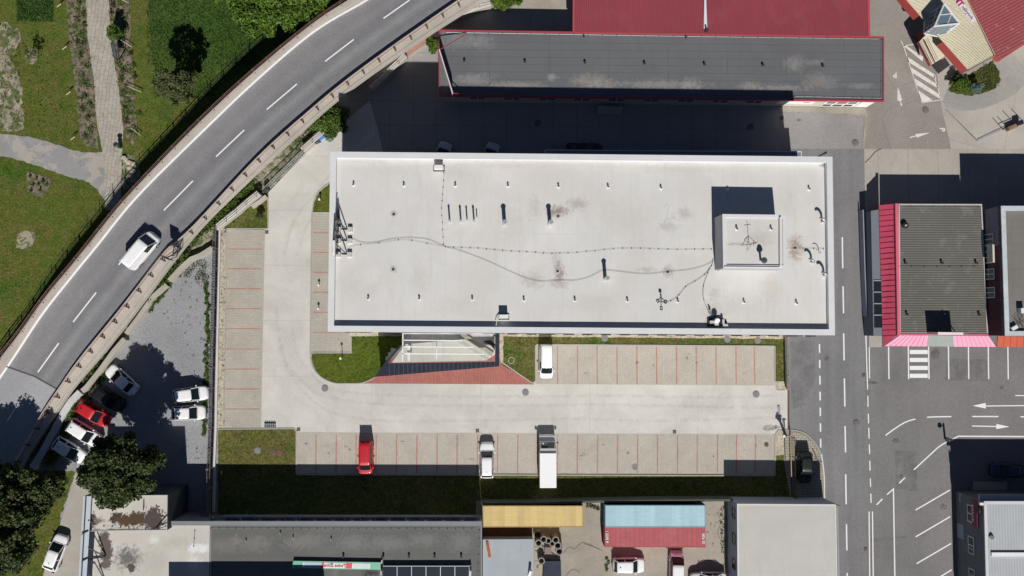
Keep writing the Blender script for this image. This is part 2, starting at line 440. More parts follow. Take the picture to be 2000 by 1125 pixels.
sheet('park_lawn', [(-400, -400), (1000, -400), (870, -100), (680, 70), (400, 310), (200, 520), (0, 780), (-100, 930), (-400, 950)], G_PARK)
sheet('tall_grass_patch', [(34, -60), (103, -60), (104, 40), (80, 46), (52, 38), (38, 18)], G_TALL)
sheet('tall_grass_slope', [(288, -60), (760, -60), (640, 40), (520, 100), (452, 150), (405, 190), (372, 196), (345, 160), (300, 130), (292, 60)], G_TALL)
sheet('tall_grass_clump', [(305, 205), (325, 198), (340, 215), (332, 238), (312, 232)], G_TALL)
sheet('bare_ground', [(-60, 40), (10, 42), (40, 60), (36, 90), (18, 110), (30, 130), (42, 170), (46, 230), (48, 256), (20, 258), (-60, 250)], DIRT)
sheet('bare_spot', [(48, 100), (60, 90), (74, 95), (76, 115), (62, 128), (50, 120)], DIRT)
sheet('asphalt_path', smoothline([(-80, 258), (0, 262), (67, 269), (133, 290), (175, 298), (203, 296)], 5)+[Vector((206, 340))]+smoothline([(206, 392), (173, 357), (120, 341), (53, 317), (0, 305), (-80, 300)], 5), PATCHY)
sheet('planting_bed_soil', [(128, -20), (169, -20), (171, 67), (184, 160), (189, 240), (193, 292), (170, 286), (158, 277), (149, 187), (136, 80)], SOIL)
sheet('planting_strip_soil', [(211, -20), (253, -20), (256, 93), (264, 187), (268, 262), (262, 285), (243, 262), (232, 173), (217, 80), (213, 8)], SOIL)
sheet('slab_path', [(166, -40), (209, -40), (213, 8), (217, 80), (232, 173), (241, 253), (238, 303), (236, 385), (222, 410), (206, 412), (204, 317), (189, 240), (184, 160), (171, 67)], C_PATH)
sheet('flower_bed_soil', [(53, 333), (103, 351), (83, 386), (53, 376)], SOIL)
sheet('sand_patch', smoothline([(36, 455), (50, 450), (66, 453), (69, 465), (60, 480), (45, 487), (33, 480), (33, 465), (36, 455)], 4), DIRT)
sheet('stony_verge', [(240, 305), (262, 300), (275, 345), (250, 370), (237, 372)], ROCKY)
# right of the viaduct
sheet('roadside_scrub', [(640, 240), (600, 300), (524, 375), (430, 450), (413, 485), (245, 640), (130, 790), (40, 940), (-40, 940), (100, 760), (300, 530), (500, 330), (690, 180)], ROCKY)
sheet('gravel_lot', [(430, 480), (345, 530), (245, 650), (135, 790), (70, 915), (40, 1010), (430, 1020), (432, 500)], GRAVEL)
sheet('side_lawn', [(-200, 920), (150, 920), (135, 960), (90, 1100), (70, 1300), (-200, 1300)], G_PARK)
sheet('side_driveway', [(152, 905), (190, 905), (200, 1300), (60, 1300), (85, 1120), (122, 1010), (140, 950)], C_DRIVE)
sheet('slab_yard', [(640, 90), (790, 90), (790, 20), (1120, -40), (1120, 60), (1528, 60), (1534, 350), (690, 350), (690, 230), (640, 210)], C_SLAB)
sheet('dirt_corner', [(955, -60), (1125, -60), (1120, 22), (940, 22), (915, 14)], C_BACK)
sheet('loading_area', [(1519, 195), (1695, 195), (1690, 345), (1560, 345), (1527, 345)], A_LOADING)
sheet('access_road', [(1690, -200), (1920, -200), (1920, 20), (1900, 60), (1860, 120), (1850, 215), (1860, 291), (1688, 291)], A_TOP)
sheet('corner_pavement', [(1900, -200), (2500, -200), (2500, 292), (1858, 292), (1838, 205), (1828, 130), (1880, 60)], C_TR)
sheet('curved_lane', smoothline([(1840, 200), (1855, 212), (1880, 216), (1910, 214), (1940, 205), (1975, 188), (1996, 170), (2004, 150), (1998, 128), (1975, 104), (1950, 90)], 5)+[Vector(q) for q in [(1880, 60), (1880, 90), (1860, 150)]], A_CURVE)
sheet('old_slab_strip', [(1688, 291), (2500, 291), (2500, 420), (1688, 420)], C_BAND)
sheet('street', [(1560, 291), (1688, 291), (1690, 420), (1700, 420), (1700, 640), (1697, 1400), (1540, 1400), (1535, 291)], A_ROAD)
sheet('street_lot', [(1696, 420), (2500, 420), (2500, 1400), (1696, 1400)], A_LOT)
sheet('yard_concrete', [(517, 448), (524, 445), (524, 376), (596, 300), (640, 262), (680, 232), (722, 196), (736, 245), (749, 300), (749, 335), (700, 335), (640, 360), (640, 660), (690, 745), (1046, 745), (1516, 745), (1538, 762), (1538, 845), (1512, 852), (580, 850), (570, 836), (510, 837)], C_YARD)
sheet('yard_concrete_apron', [(1538, 762), (1542, 762), (1542, 845), (1538, 845)], RUSTG)
sheet('parking_paving', [(442, 448), (517, 449), (510, 836), (437, 836)], B_H)
sheet('middle_paving', [(610, 416), (705, 416), (705, 655), (685, 655), (685, 688), (607, 688)], B_H)
sheet('north_parking_paving', [(1046, 674), (1512, 677), (1512, 753), (1046, 750)], B_V)
sheet('south_parking_paving', [(580, 845), (1512, 849), (1512, 927), (578, 925)], B_V)
sheet('lens_lawn', smoothline([(705, 340), (660, 352), (632, 368), (616, 388), (611, 415)], 5)+[Vector((705, 416))], G_FRESH)
sheet('front_lawn', [(609, 690), (686, 690), (686, 657), (792, 655), (792, 672), (760, 706), (735, 736)]+[tuple(v) for v in smoothline([(708, 747), (680, 748), (652, 747), (630, 737), (615, 720), (608, 700)], 5)], G_FRESH)
sheet('entrance_paving', [(708, 749), (735, 735), (757, 705), (786, 676), (786, 640), (980, 640), (980, 712), (1043, 748), (1043, 751)], B_RED)
sheet('entrance_concrete', [(786, 640), (967, 640), (967, 692), (950, 704), (766, 708), (786, 680)], C_YARD)
sheet('wall_pebbles', [(684, 640), (786, 640), (786, 656), (684, 657)], PEBBLE)
sheet('wall_pebble_strip', [(975, 640), (1534, 640), (1534, 663), (984, 658), (984, 712), (976, 706)], PEBBLE)
sheet('hedge_strip_lawn', [(983, 657), (1531, 662), (1531, 745), (1514, 745), (1514, 673), (1046, 671), (1046, 744), (1040, 748), (983, 711)], G_LAWN)
sheet('pebble_end', [(1514, 745), (1531, 745), (1535, 761), (1518, 761)], PEBBLE)
sheet('south_lawn', [(426, 840), (574, 839), (579, 846), (579, 926), (1513, 928), (1516, 890), (1531, 888), (1545, 900), (1546, 985), (1430, 990), (940, 990), (940, 1015), (426, 1015)], G_LAWN)
sheet('pebble_island', [(1514, 928), (1514, 850), (1520, 842), (1531, 842), (1531, 888), (1516, 890)], PEBBLE)
sheet('block_island', [(1531, 842), (1548, 842)]+[tuple(v) for v in smoothline([(1548, 842), (1568, 848), (1586, 862), (1598, 882), (1604, 905), (1607, 940), (1608, 990)], 5)]+[(1546, 990), (1531, 900)], B_DARK)
sheet('gate_corner_lawn', [(428, 447), (523, 447), (523, 378), (505, 392), (480, 410), (450, 432)], G_LAWN)
sheet('fence_pebbles', [(430, 448), (443, 448), (438, 836), (424, 836)], PEBBLE)
sheet('back_yard', [(930, 978), (1432, 978), (1436, 1400), (930, 1400)], C_BACK)
sheet('building_strip', [(1700, 620), (1722, 640), (1722, 678), (1697, 678), (1697, 620)], C_DRIVE)
sheet('dirty_kerb_strip', [(1521, 208), (1688, 210), (1696, 224), (1688, 290), (1686, 290), (1688, 226), (1650, 222), (1524, 218)], C_BACK)

# kerbs: real steps
def kerb(pts, name='kerb', w=.14, h=.12, mat=None):
    b = MB(); b.strip(PP(pts), w, -.01, h); tag(b.build(name, mat or C_KERB), kind='structure')
kerb([(443, 447), (522, 447)]); kerb([(524, 446), (524, 378)]); kerb([(443, 449), (437, 836)])
kerb(smoothline([(700, 336), (660, 350), (632, 366), (615, 388), (610, 415)], 6)); kerb([(610, 415.5), (646, 415.5)])
kerb([(609, 417), (606, 690)])
kerb([(686, 658), (686, 689), (612, 689)]+smoothline([(607, 693), (607, 702), (613, 720), (628, 737), (652, 748), (680, 749), (708, 748), (733, 737)], 4))
kerb([(978, 706), (1036, 746), (1041, 748), (1046, 744), (1046, 674)]); kerb([(1047.5, 673), (1512, 676)]); kerb([(1513, 676), (1513, 744), (1517, 761), (1533, 762)])
kerb([(426, 838), (574, 837), (579, 842), (579, 926)]); kerb([(580, 926.5), (1512, 928.5)], h=.16)
kerb([(1513, 928), (1513, 850), (1519, 841)]+smoothline([(1524, 840.5), (1548, 840), (1570, 846), (1588, 861), (1600, 882), (1605, 905), (1608, 940), (1608.5, 984)], 5))
kerb([(1048, 752), (1512, 754.5)], h=.02, w=.1); kerb([(580, 843.5), (1512, 848)], h=.02, w=.1)
kerb([(517.5, 449), (510.5, 836)], h=.02, w=.1); kerb([(708, 750), (1046, 751.5)], h=.02, w=.1)

# red bay lines
b = MB(); zb = ZOF['parking_paving']+.003
for y in (486.5, 525, 564, 603, 642, 681.6, 720.8, 759.5, 798.7): b.strip([P(446-(y-450)*.016, y), P(512-(y-450)*.016, y)], .13, zb)
zb = ZOF['middle_paving']+.003
for y in (454.5, 493.5, 532, 571, 610, 649): b.strip([P(612, y), P(642 if y < 640 else 684, y)], .13, zb)
zb = ZOF['north_parking_paving']+.003
for i, x in enumerate((1088.5, 1127.5, 1166, 1204.8, 1243.5, 1282, 1320.8, 1359.5, 1398, 1437, 1473)): b.strip([P(x, 676), P(x+.5, 750)], .15, zb)
zb = ZOF['south_parking_paving']+.003
for x in (617.5, 657, 696, 735, 775, 814.5, 854, 893, 932.9, 971.9, 1011.4, 1050, 1089, 1128, 1167.4, 1206.4, 1245.4, 1284.3, 1323.3, 1361.7, 1401.3, 1438.3, 1475): b.strip([P(x, 849), P(x-.6, 924)], .15, zb)
tag(b.build('bay_lines', B_LINE), kind='structure')

# painted markings on the street and the lot
zm = ZOF['street_lot']+.004
mk = MB()
def ln(pts, w=.14): mk.strip(PP(pts, zm), w, zm)
for y0, y1, x in ((463, 524, 1645.5), (559, 612, 1647), (651, 704, 1648.2), (739, 794, 1649.6), (832, 883.5, 1651), (926, 985, 1652.2), (1024, 1075, 1653.6), (1119, 1170, 1655)):
    ln([(x-.4, y0), (x+.5, y1)], .17)
for y0, y1 in ((672, 689), (703, 719), (734, 751), (765, 782), (796, 812.5), (826.5, 843), (857, 874)): ln([(1600.6+(y0-672)*.012, y0), (1600.6+(y1-672)*.012, y1)], .17)
ln(smoothline([(1604.3, 887.5), (1608, 915), (1609.8, 940), (1610.2, 980)], 4), .16)
for y0, y1 in ((617, 760.5), (773, 794.5), (808, 827), (835.5, 856.5), (868, 887), (900, 919), (934, 951), (964, 982)):
    ln([(1690+(y0-615)*.031, y0), (1690+(y1-615)*.031, y1)], .13)
ln([(1697.5, 999), (1699.5, 1200)]); ln([(1704, 999), (1706.5, 1200)])
ln([(1697.8, 678), (1698.3, 739)], .12)
for x in (1735.5, 1774, 1813.7, 1852.4, 1891.4, 1930.2, 1968.5): ln([(x, 677), (x+.8, 740.5)], .15)
for y in (687.5, 703, 718.6, 734): ln([(1777, y), (1812, y)], .52)
ln([(2010, 792), (1925, 793)], .13); mk.poly(PP([(1900, 792.5), (1925, 787), (1925.5, 798)][::-1], zm))
ln([(1898.5, 832), (1946, 833)], .13); mk.poly(PP([(1972, 833.5), (1946, 828), (1946, 838)][::-1], zm))
ln([(1983, 772.5), (2040, 773)], .12)
ln(smoothline([(1729.7, 850.5), (1745, 839), (1762, 828), (1775, 822), (1788, 818.5)], 4), .15)
ln(smoothline([(1810.5, 815), (1830, 814), (1858, 813.6)], 4), .15); ln([(1899, 813.5), (1950, 813.5)], .15); ln([(1993, 814), (2040, 814)], .15)
ln([(1785, 917.5), (1832, 874), (1842, 867), (1872, 852), (2060, 853)], .15)
ln([(1756, 944), (1767.5, 933)], .15); ln([(1732.5, 966), (1745, 955), (1749, 1200)], .15); ln([(1712, 986), (1723.5, 974.5)], .15)
for (x0, y0, x1, y1) in ((1788.5, 996, 1855.5, 957), (1788.5, 1048.5, 1856, 1009), (1790, 1101, 1857.5, 1061.5), (1790, 1155, 1858.5, 1113)): ln([(x0, y0), (x1, y1)], .15)
tag(mk.build('lane_markings', PAINT), kind='structure')
zm = ZOF['curved_lane']+.004
mk = MB()
for q in ([(1764, 89), (1768, 88), (1803, 111), (1802, 120)], [(1771, 110), (1826, 146), (1829, 155), (1774, 121)], [(1779, 131), (1832, 166), (1834, 174), (1783, 143)], [(1785, 152), (1836, 185), (1838, 194), (1789, 165)], [(1792, 175), (1822, 196), (1800, 200), (1797, 193)]):
    w = PP(q, zm)
    if area(w) < 0: w.reverse()
    mk.poly(w)
ln([(1760, 80), (1765, 90), (1800, 200.5)], .1); ln([(1764.5, 89), (1790, 86.5)], .1); ln([(1799.5, 200.5), (1838.5, 195)], .1); ln([(1824, 147), (1838.5, 195)], .1)
for q in ([(1753.5, 170), (1762.5, 195), (1758.7, 196.5), (1762.5, 206), (1760, 207), (1756.5, 197), (1752.5, 196.5)], [(1816.5, 259), (1790.5, 269), (1789.5, 266), (1777.5, 270), (1777, 267.5), (1788.7, 264.5), (1788.3, 261.7)]):
    w = PP(q, zm)
    if area(w) < 0: w.reverse()
    mk.poly(w)
tag(mk.build('worn_markings', PAINT_OLD), kind='structure')

def text_mesh(s, size, mat, name='lettering', parent=None, M4=None, extr=.01, align='CENTER', bold=0.0, kind=None):
    cu = bpy.data.curves.new(name, 'FONT'); cu.body = s; cu.size = size; cu.extrude = extr; cu.align_x = align; cu.align_y = 'CENTER'; cu.resolution_u = 2; cu.offset = bold
    tmp = bpy.data.objects.new('tmp', cu); COL.objects.link(tmp)
    bpy.context.view_layer.update()
    me = bpy.data.meshes.new_from_object(tmp.evaluated_get(bpy.context.evaluated_depsgraph_get()))
    bpy.data.objects.remove(tmp); me.materials.clear(); me.materials.append(mat); me.name = name
    me.transform(M4 if M4 is not None else Matrix())
    off = wloc(parent) if parent is not None else Vector((0, 0, 0))
    me.transform(Matrix.Translation(-off))
    o = bpy.data.objects.new(name, me); COL.objects.link(o)
    if parent is not None: o.parent = parent
    if kind: o['kind'] = kind
    return o
def frame(origin, xdir, ydir):
    x = Vector(xdir).normalized(); y = Vector(ydir); y = (y-x*y.dot(x)).normalized(); z = x.cross(y)
    M4 = Matrix((x, y, z)).transposed().to_4x4(); M4.translation = Vector(origin); return M4
text_mesh('P', 1.0, PAINT_OLD, 'painted_letter', M4=frame(P(1748, 146, zm+.003), (-1, 0, 0), (0, -1, 0)), kind='structure', bold=.03, extr=.001)
text_mesh('P', 1.0, PAINT_OLD, 'painted_letter', M4=frame(P(1840, 253, zm+.003), (0, -1, 0), (1, 0, 0)), kind='structure', bold=.03, extr=.001)
# ---------------------------------------------------------------- the viaduct
def resample(pts, n):
    s = smoothline([Vector(p) for p in pts], 10)
    d = [0]
    for i in range(1, len(s)): d.append(d[-1]+(s[i]-s[i-1]).length)
    out = []; j = 0
    for k in range(n):
        t = d[-1]*k/(n-1)
        while j < len(d)-2 and d[j+1] < t: j += 1
        f = (t-d[j])/max(1e-9, d[j+1]-d[j]); out.append(s[j].lerp(s[j+1], min(1, max(0, f))))
    return out
NB = 90
cL = resample([(-145, 892), (-75, 800), (-35, 745), (0, 697), (40, 649), (96, 572), (157, 499), (219, 421), (283, 349), (388, 240), (490.7, 145), (613, 45), (680, -1), (740, -40), (870, -118)], NB)
cA = resample([(-125, 918), (-62, 825), (0, 735), (27, 695), (80, 615), (133, 547), (187, 481), (267, 383), (400, 250.5), (507, 149), (613, 60), (711, 2), (770, -36), (882, -106)], NB)
cC = resample([(-50, 943), (-28, 905), (14, 823), (45, 773), (74, 727), (115, 670), (143, 629), (188, 571), (233, 515), (320, 411), (377, 353), (422, 306), (477, 254), (521, 214), (580, 164), (635, 120), (691, 77), (749, 36), (800, 0), (850, -33), (915, -75)], NB)
cB = resample([(-3, 965), (26, 910), (88, 803), (115, 763), (160, 697), (240, 599), (317, 500), (333, 484), (387, 437), (505, 308), (600, 223), (680, 157), (790, 76), (899, 0), (948, -33)], NB)
cR = resample([(8, 975), (45, 908), (80, 852), (112, 803), (144, 757), (213, 676), (275, 596), (345, 502), (400, 437), (448, 389), (515, 325), (596, 250), (669, 187), (764, 118), (853, 58), (900, 28), (962, -10)], NB)
ZK = [(960, .5), (800, .9), (720, 1.6), (650, 2.5), (540, 3.5), (420, 4.0), (300, 4.2), (190, 4.7), (77, 5.0), (-40, 5.3), (-130, 5.5)]
def zr(i):
    y = cL[i].y
    for (a, za), (b_, zb_) in zip(ZK, ZK[1:]):
        if b_ <= y <= a: return za+(zb_-za)*(a-y)/(a-b_)
    return .5 if y > 900 else 5.5
ZR = [zr(i) for i in range(NB)]
ZR = [sum(ZR[max(0, i-4):i+5])/len(ZR[max(0, i-4):i+5]) for i in range(NB)]
W = lambda c, i, dz=0.0: P(c[i].x, c[i].y, ZR[i]+dz)
def cross(c1, c2, f, i, dz=0.0): return W(c1, i, dz).lerp(W(c2, i, dz), f)
JO = min(range(NB), key=lambda i: abs(cA[i].y-712))     # deck joint
def roadmesh(name, i0, i1, mat):
    me = bpy.data.meshes.new(name); vs = []; fs = []; uv = []
    cols = [(cA, cC, k/4) for k in range(5)]+[(cC, cB, k/4) for k in range(1, 5)]
    for i in range(i0, i1+1):
        for a, b_, f in cols: vs.append(cross(a, b_, f, i)+Vector((0, 0, .04)))
    nc = len(cols)
    for i in range(i1-i0):
        for k in range(nc-1):
            fs.append((i*nc+k, i*nc+k+1, (i+1)*nc+k+1, (i+1)*nc+k)); uv += [(i, k/(nc-1)), (i, (k+1)/(nc-1)), (i+1, (k+1)/(nc-1)), (i+1, k/(nc-1))]
    me.from_pydata(vs, [], fs); me.update(); me.materials.append(mat)
    l = me.uv_layers.new(name='UVMap')
    for q, u in zip(l.data, uv): q.uv = u
    o = bpy.data.objects.new(name, me); COL.objects.link(o); return tag(o, kind='structure')
roadmesh('viaduct_road', JO, NB-1, A_BRIDGE)
roadmesh('old_road', 0, JO, A_OLDBR)
# concrete body: edge strips + side walls down to the ground
b = MB()
outL = [W(cL, i) for i in range(NB)]; inL = [cross(cA, cC, .02, i) for i in range(NB)]
inR = [cross(cB, cC, .02, i) for i in range(NB)]; outR = [W(cR, i) for i in range(NB)]
b.strip([l for l in outL], .02, -4.9, -4.8)
b = MB()
def grid(b, rows):
    n = len(rows); m = len(rows[0]); b.add([v for r in rows for v in r], [(r*m+k, r*m+k+1, (r+1)*m+k+1, (r+1)*m+k) for r in range(n-1) for k in range(m-1)])
U = Vector((0, 0, 1))
HOV = [max(0, min(1, (z-1.4)/1.2)) for z in ZR]      # the deck overhangs where it is high
core = [v.lerp(q, .12).lerp(v.lerp(c_, .42), h) for v, q, c_, h in zip(outR, inR, [W(cC, i) for i in range(NB)], HOV)]
grid(b, [[Vector((v.x, v.y, -.5)) for v in core], [v-U*.75 for v in core], [v-U*.55 for v in outR], [v+U*.12 for v in outR], [v.lerp(q, .22)+U*.12 for v, q in zip(outR, inR)], [v.lerp(q, .22)+U*.05 for v, q in zip(outR, inR)],
         [v.lerp(q, .8)+U*.05 for v, q in zip(outR, inR)], [v.lerp(q, .8)+U*.13 for v, q in zip(outR, inR)], [v.lerp(q, .86)+U*.13 for v, q in zip(outR, inR)], [q.lerp(v, .14)+U*.02 for v, q in zip(outR, inR)], [q+U*.02 for q in inR]])
grid(b, [[q+U*.02 for q in inL], [q.lerp(v, .35)+U*.02 for v, q in zip(outL, inL)], [q.lerp(v, .35)+U*.16 for v, q in zip(outL, inL)], [v+U*.16 for v in outL], [Vector((v.x, v.y, -.5)) for v in outL]])
tag(b.build('viaduct_deck', C_PARA), kind='structure')
# markings on the viaduct
b = MB()
def rl(c, i0, i1, w, dz=.05, sh=0.0):
    pts = [cross(c, cC, sh, i) for i in range(i0, i1)]; b.strip(pts, w, dz, zs=[p.z for p in pts])
rl(cA, 0, NB, .26, .052, .03); rl(cB, 0, NB, .2, .052, .015)
def zpx(x, y):
    v = Vector((x, y)); best = None
    for i in range(NB-1):
        a, e = cC[i], cC[i+1]-cC[i]; f = max(0, min(1, (v-a).dot(e)/e.length_squared)); dd = (a+e*f-v).length
        if best is None or dd < best[0]: best = (dd, ZR[i]+(ZR[i+1]-ZR[i])*f)
    return best[1]
for q in ([(749, 36), (800, 0)], [(635, 120), (691, 77)], [(521, 214), (580, 164)], [(422, 306), (477, 254)], [(320, 411), (377, 353)], [(232, 517), (285, 452)], [(143, 629), (188, 571)], [(74, 727), (115, 670)], [(14, 823), (45, 773)], [(-30, 905), (-8, 862)], [(865, -45), (915, -78)]):
    q = [tuple(Vector(q[0]).lerp(Vector(q[1]), k/6)) for k in range(7)]; zs = [zpx(*v) for v in q]; pts = [P(x, y, z+.05) for (x, y), z in zip(q, zs)]
    b.strip(pts, .15, .065, zs=zs)
tag(b.build('viaduct_markings', PAINT), kind='structure')
b = MB(); pts = [cross(cA, cC, f/4, JO) for f in range(0, 5)]+[cross(cC, cB, f/4, JO) for f in range(1, 5)]
pts = [W(cA, JO), W(cC, JO), W(cB, JO)]
b.strip(pts, .18, .062, zs=[p.z for p in pts]); tag(b.build('expansion_joint', plain('joint_rubber', (.09, .085, .08), .8)), kind='structure')

# guard rails
def polyat(curve_pts, step):
    out = []; acc = 0; last = None
    for i in range(len(curve_pts)-1):
        a, c = curve_pts[i], curve_pts[i+1]; L = (c-a).length
        while acc < L: out.append((a.lerp(c, acc/L), (c-a).normalized())); acc += step
        acc -= L
    return out
gl = [v.lerp(q, .06)+U*.16 for v, q in zip(outL, inL)]
t = thing('guard_railing', 'brown metal railing along the park side of the raised road', 'railing', gl[NB//2])
b = MB(); b.strip([v for v in gl], .07, .78, .86, zs=[v.z for v in gl]); b.strip(gl, .05, .42, .47, zs=[v.z for v in gl]); b.build('top_rail', RUSTST, t)
g2 = [v.lerp(q, .32)+U*.16 for v, q in zip(outL, inL)]
b = MB(); b.strip(g2, .03, .28, .58, zs=[v.z for v in g2]); b.build('crash_rail', plain('pinkish_rail', (.42, .34, .32), .7, fine=.15), t)
for p, dr in polyat(gl, 2.2):
    n = Vector((-dr.y, dr.x, 0)).normalized(); b = MB()
    b.box(p+U*.43, (.14, .14, .86), math.atan2(dr.y, dr.x)); b.bar(p+U*.05-n*.0, p-n*.45+U*.45, .09, .07)
    b.build('railing_post', RUSTST, t)
gr = [q.lerp(v, .17)+U*.1 for v, q in zip(outR, inR)]
t = thing('crash_barrier', 'steel crash barrier on posts along the walkway side of the raised road', 'crash barrier', gr[NB//2])
b = MB(); b.strip(gr, .06, .35, .75, zs=[v.z for v in gr]); b.build('barrier_beam', plain('rail_cream', (.50, .40, .34), .6, fine=.1), t)
for p, dr in polyat([v.lerp(q, .74)+U*.05 for v, q in zip(outR, inR)], 2.35):
    n = Vector((-dr.y, dr.x, 0)).normalized(); b = MB()
    b.box(p+U*.32, (.12, .1, .68), math.atan2(dr.y, dr.x)); b.bar(p+U*.62, p-n*.42+U*.12, .07, .07)
    b.bar(p-n*.42+U*.03, p+n*.1+U*.03, .12, .05)
    b.build('barrier_post', RUSTST, t)

# mesh fence in the park at the foot of the viaduct
fp = [P(x, y) for x, y in [(520, 77), (496, 92), (416, 171), (349, 247), (301, 296), (256, 343), (187, 423), (134, 495), (101, 543), (50, 622), (18, 668), (-20, 720)]]
t = thing('mesh_fence', 'thin green wire fence in the grass at the foot of the raised road', 'fence', fp[4])
GRN = plain('green_wire', (.03, .07, .035), .6)
b = MB()
for z in (.1, .5, .9, 1.35): b.tube([p+U*z for p in fp], .012, 4)
for p, dr in polyat(fp, .35): b.bar(p+U*.05, p+U*1.38, .008)
b.build('wire_mesh', GRN, t)
for p, dr in polyat(fp, 2.5): MB().cyl(p, p+U*1.45, .035, n=6).build('fence_post', GRN, t)

# traffic sign gantry beside the van
c0 = P(341, 488, ZR[40])
zz = zpx(300, 470)
t = thing('road_sign', 'dark road sign on a steel lattice frame beside the crash barrier and white van', 'road sign', P(345, 495, zz))
p0, p1 = P(316, 499, zz+3.0), P(334, 508, zz+3.0)
b = MB(); b.bar(p0, p1, .06, 1.5); b.build('sign_panel', plain('sign_back', (.12, .13, .14), .4, .5), t)
b = MB()
fr = [P(335, 500, zz+1.2), P(352, 480, zz+1.2), P(347, 497, zz+.1), P(357, 484, zz+.1)]
for i in range(4):
    for j in range(i): b.bar(fr[i], fr[j], .06)
for i in range(7):
    f = i/6; b.bar(fr[0].lerp(fr[1], f), fr[2].lerp(fr[3], 1-f), .05)
b.bar(P(338, 497, zz), P(326, 503, zz+3.4), .1); b.bar(P(346, 500, zz), P(333, 507, zz+3.4), .08)
b.bar(P(322, 502, zz+2.6), P(352, 480, zz+1.2), .05); b.bar(P(322, 502, zz+3.2), P(352, 480, zz+1.2), .04)
b.build('lattice_frame', STEELD, t)

# ---------------------------------------------------------------- low walls at the foot of the viaduct
def wallstrip(name, label, pts, w, h, mat, cap=None, cw=.1):
    pw = PP(pts, h); t = thing(name, label, 'wall', Vector((pw[0].x, pw[0].y, 0)))
    MB().strip(pw, w, -.05, h).build('wall_body', mat, t)
    if cap: MB().strip(pw, w+cw, h+.002, h+.09).build('coping', cap, t)
    return t
wallstrip('retaining_wall', 'low concrete wall between the raised road and the gravel lot, by the timber fence', [(414, 484), (392, 498), (372, 506), (352, 524), (330, 548)], .55, .9, C_WALL)
wallstrip('retaining_wall', 'straight concrete wall edging the middle of the gravel lot, above the gap', [(325, 556), (300, 578), (270, 620), (246, 652)], .55, .9, C_WALL)
wallstrip('retaining_wall', 'long concrete wall beside the parked cars, below the gap', [(243, 662), (222, 686), (196, 722), (168, 757), (160, 764)], .6, .9, C_WALL)
wallstrip('retaining_wall', 'pale whitewashed concrete wall behind the red and white parked cars', [(156, 766), (138, 784), (120, 812), (103, 845), (84, 880), (62, 915)], .8, 1.0, plain('whitewashed_wall', (.55, .56, .56), .9, fine=.12))
def whitewall(name, label, pts, h=1.3, w=.62):
    pw = PP(pts, h); t = thing(name, label, 'wall', Vector((pw[0].x, pw[0].y, 0)))
    MB().strip(pw, w-.12, -.05, h).build('wall_body', C_WALL, t)
    MB().strip(pw, w, h+.002, h+.08).build('coping', C_COPING, t)
    b = MB(); L = offs(pw, .22)
    for o in (.26, -.26):
        q = offs(pw, o); b.tube([Vector((p.x, p.y, h+.5)) for p in q], .03, 5)
    for p, dr in polyat([Vector((p.x, p.y, h)) for p in pw], 1.6):
        n = Vector((-dr.y, dr.x, 0)); b.bar(p+n*.26, p+n*.26+U*.5, .05); b.bar(p-n*.26, p-n*.26+U*.5, .05); b.bar(p+n*.26+U*.48, p-n*.26+U*.48, .04)
    b.build('handrail', RUSTST, t); return t
whitewall('boundary_wall', 'white coped wall with brown rails between grass corner and viaduct bushes', [(421, 446), (440, 430), (462, 413), (484, 394), (505, 377)])
whitewall('boundary_wall', 'white coped wall with brown rails next to the blue and grey bins', [(590, 293), (608, 277), (624, 263), (640, 249)])
whitewall('boundary_wall', 'white coped wall half in the big shadow beside the black-roofed hall', [(722, 173), (745, 152), (768, 131), (792, 108)])
whitewall('boundary_wall', 'white coped wall under the viaduct edge at the top of the picture', [(868, 40), (902, 24), (930, 13), (958, 6)], w=.8)
tpw = PP([(795, 105), (812, 93), (835, 78)], 1.1)
t = thing('brick_wall', 'short red brick wall continuing the white wall beside the viaduct', 'wall', Vector((tpw[0].x, tpw[0].y, 0)))
MB().strip(tpw, .5, -.05, 1.1).build('wall_body', C_WALL, t); MB().strip(tpw, .6, 1.102, 1.2).build('coping', B_LINE, t)
wallstrip('kerb_wall', 'stub of concrete wall at the gate end of the grass corner', [(492, 404), (508, 393), (520, 383)], .5, .5, C_WALL)

# sliding gate
ga, gb = P(514, 372, 1.0), P(590, 297, 1.0)
t = thing('sliding_gate', 'grey barred sliding gate lying diagonally between the two white walls', 'gate', P(552, 335))
b = MB(); n = Vector((-(gb-ga).y, (gb-ga).x, 0)).normalized()
for k in range(31):
    p = ga.lerp(gb, k/30); p.z = 0; b.bar(p+U*.1, p+U*1.55, .05, .04)
b.build('gate_bars', STEEL, t)
b = MB()
for z in (.1, .8, 1.55): b.bar(Vector((ga.x, ga.y, z)), Vector((gb.x, gb.y, z)), .07)
for k in range(24):
    p = ga.lerp(gb, (k+.5)/24); p.z = .05; b.bar(p+n*.45, p-n*.25, .07, .05)
b.build('gate_frame', STEEL, t)
MB().box(P(520, 372, .6), (.6, .35, 1.3), .8).build('gate_motor', STEELD, t)

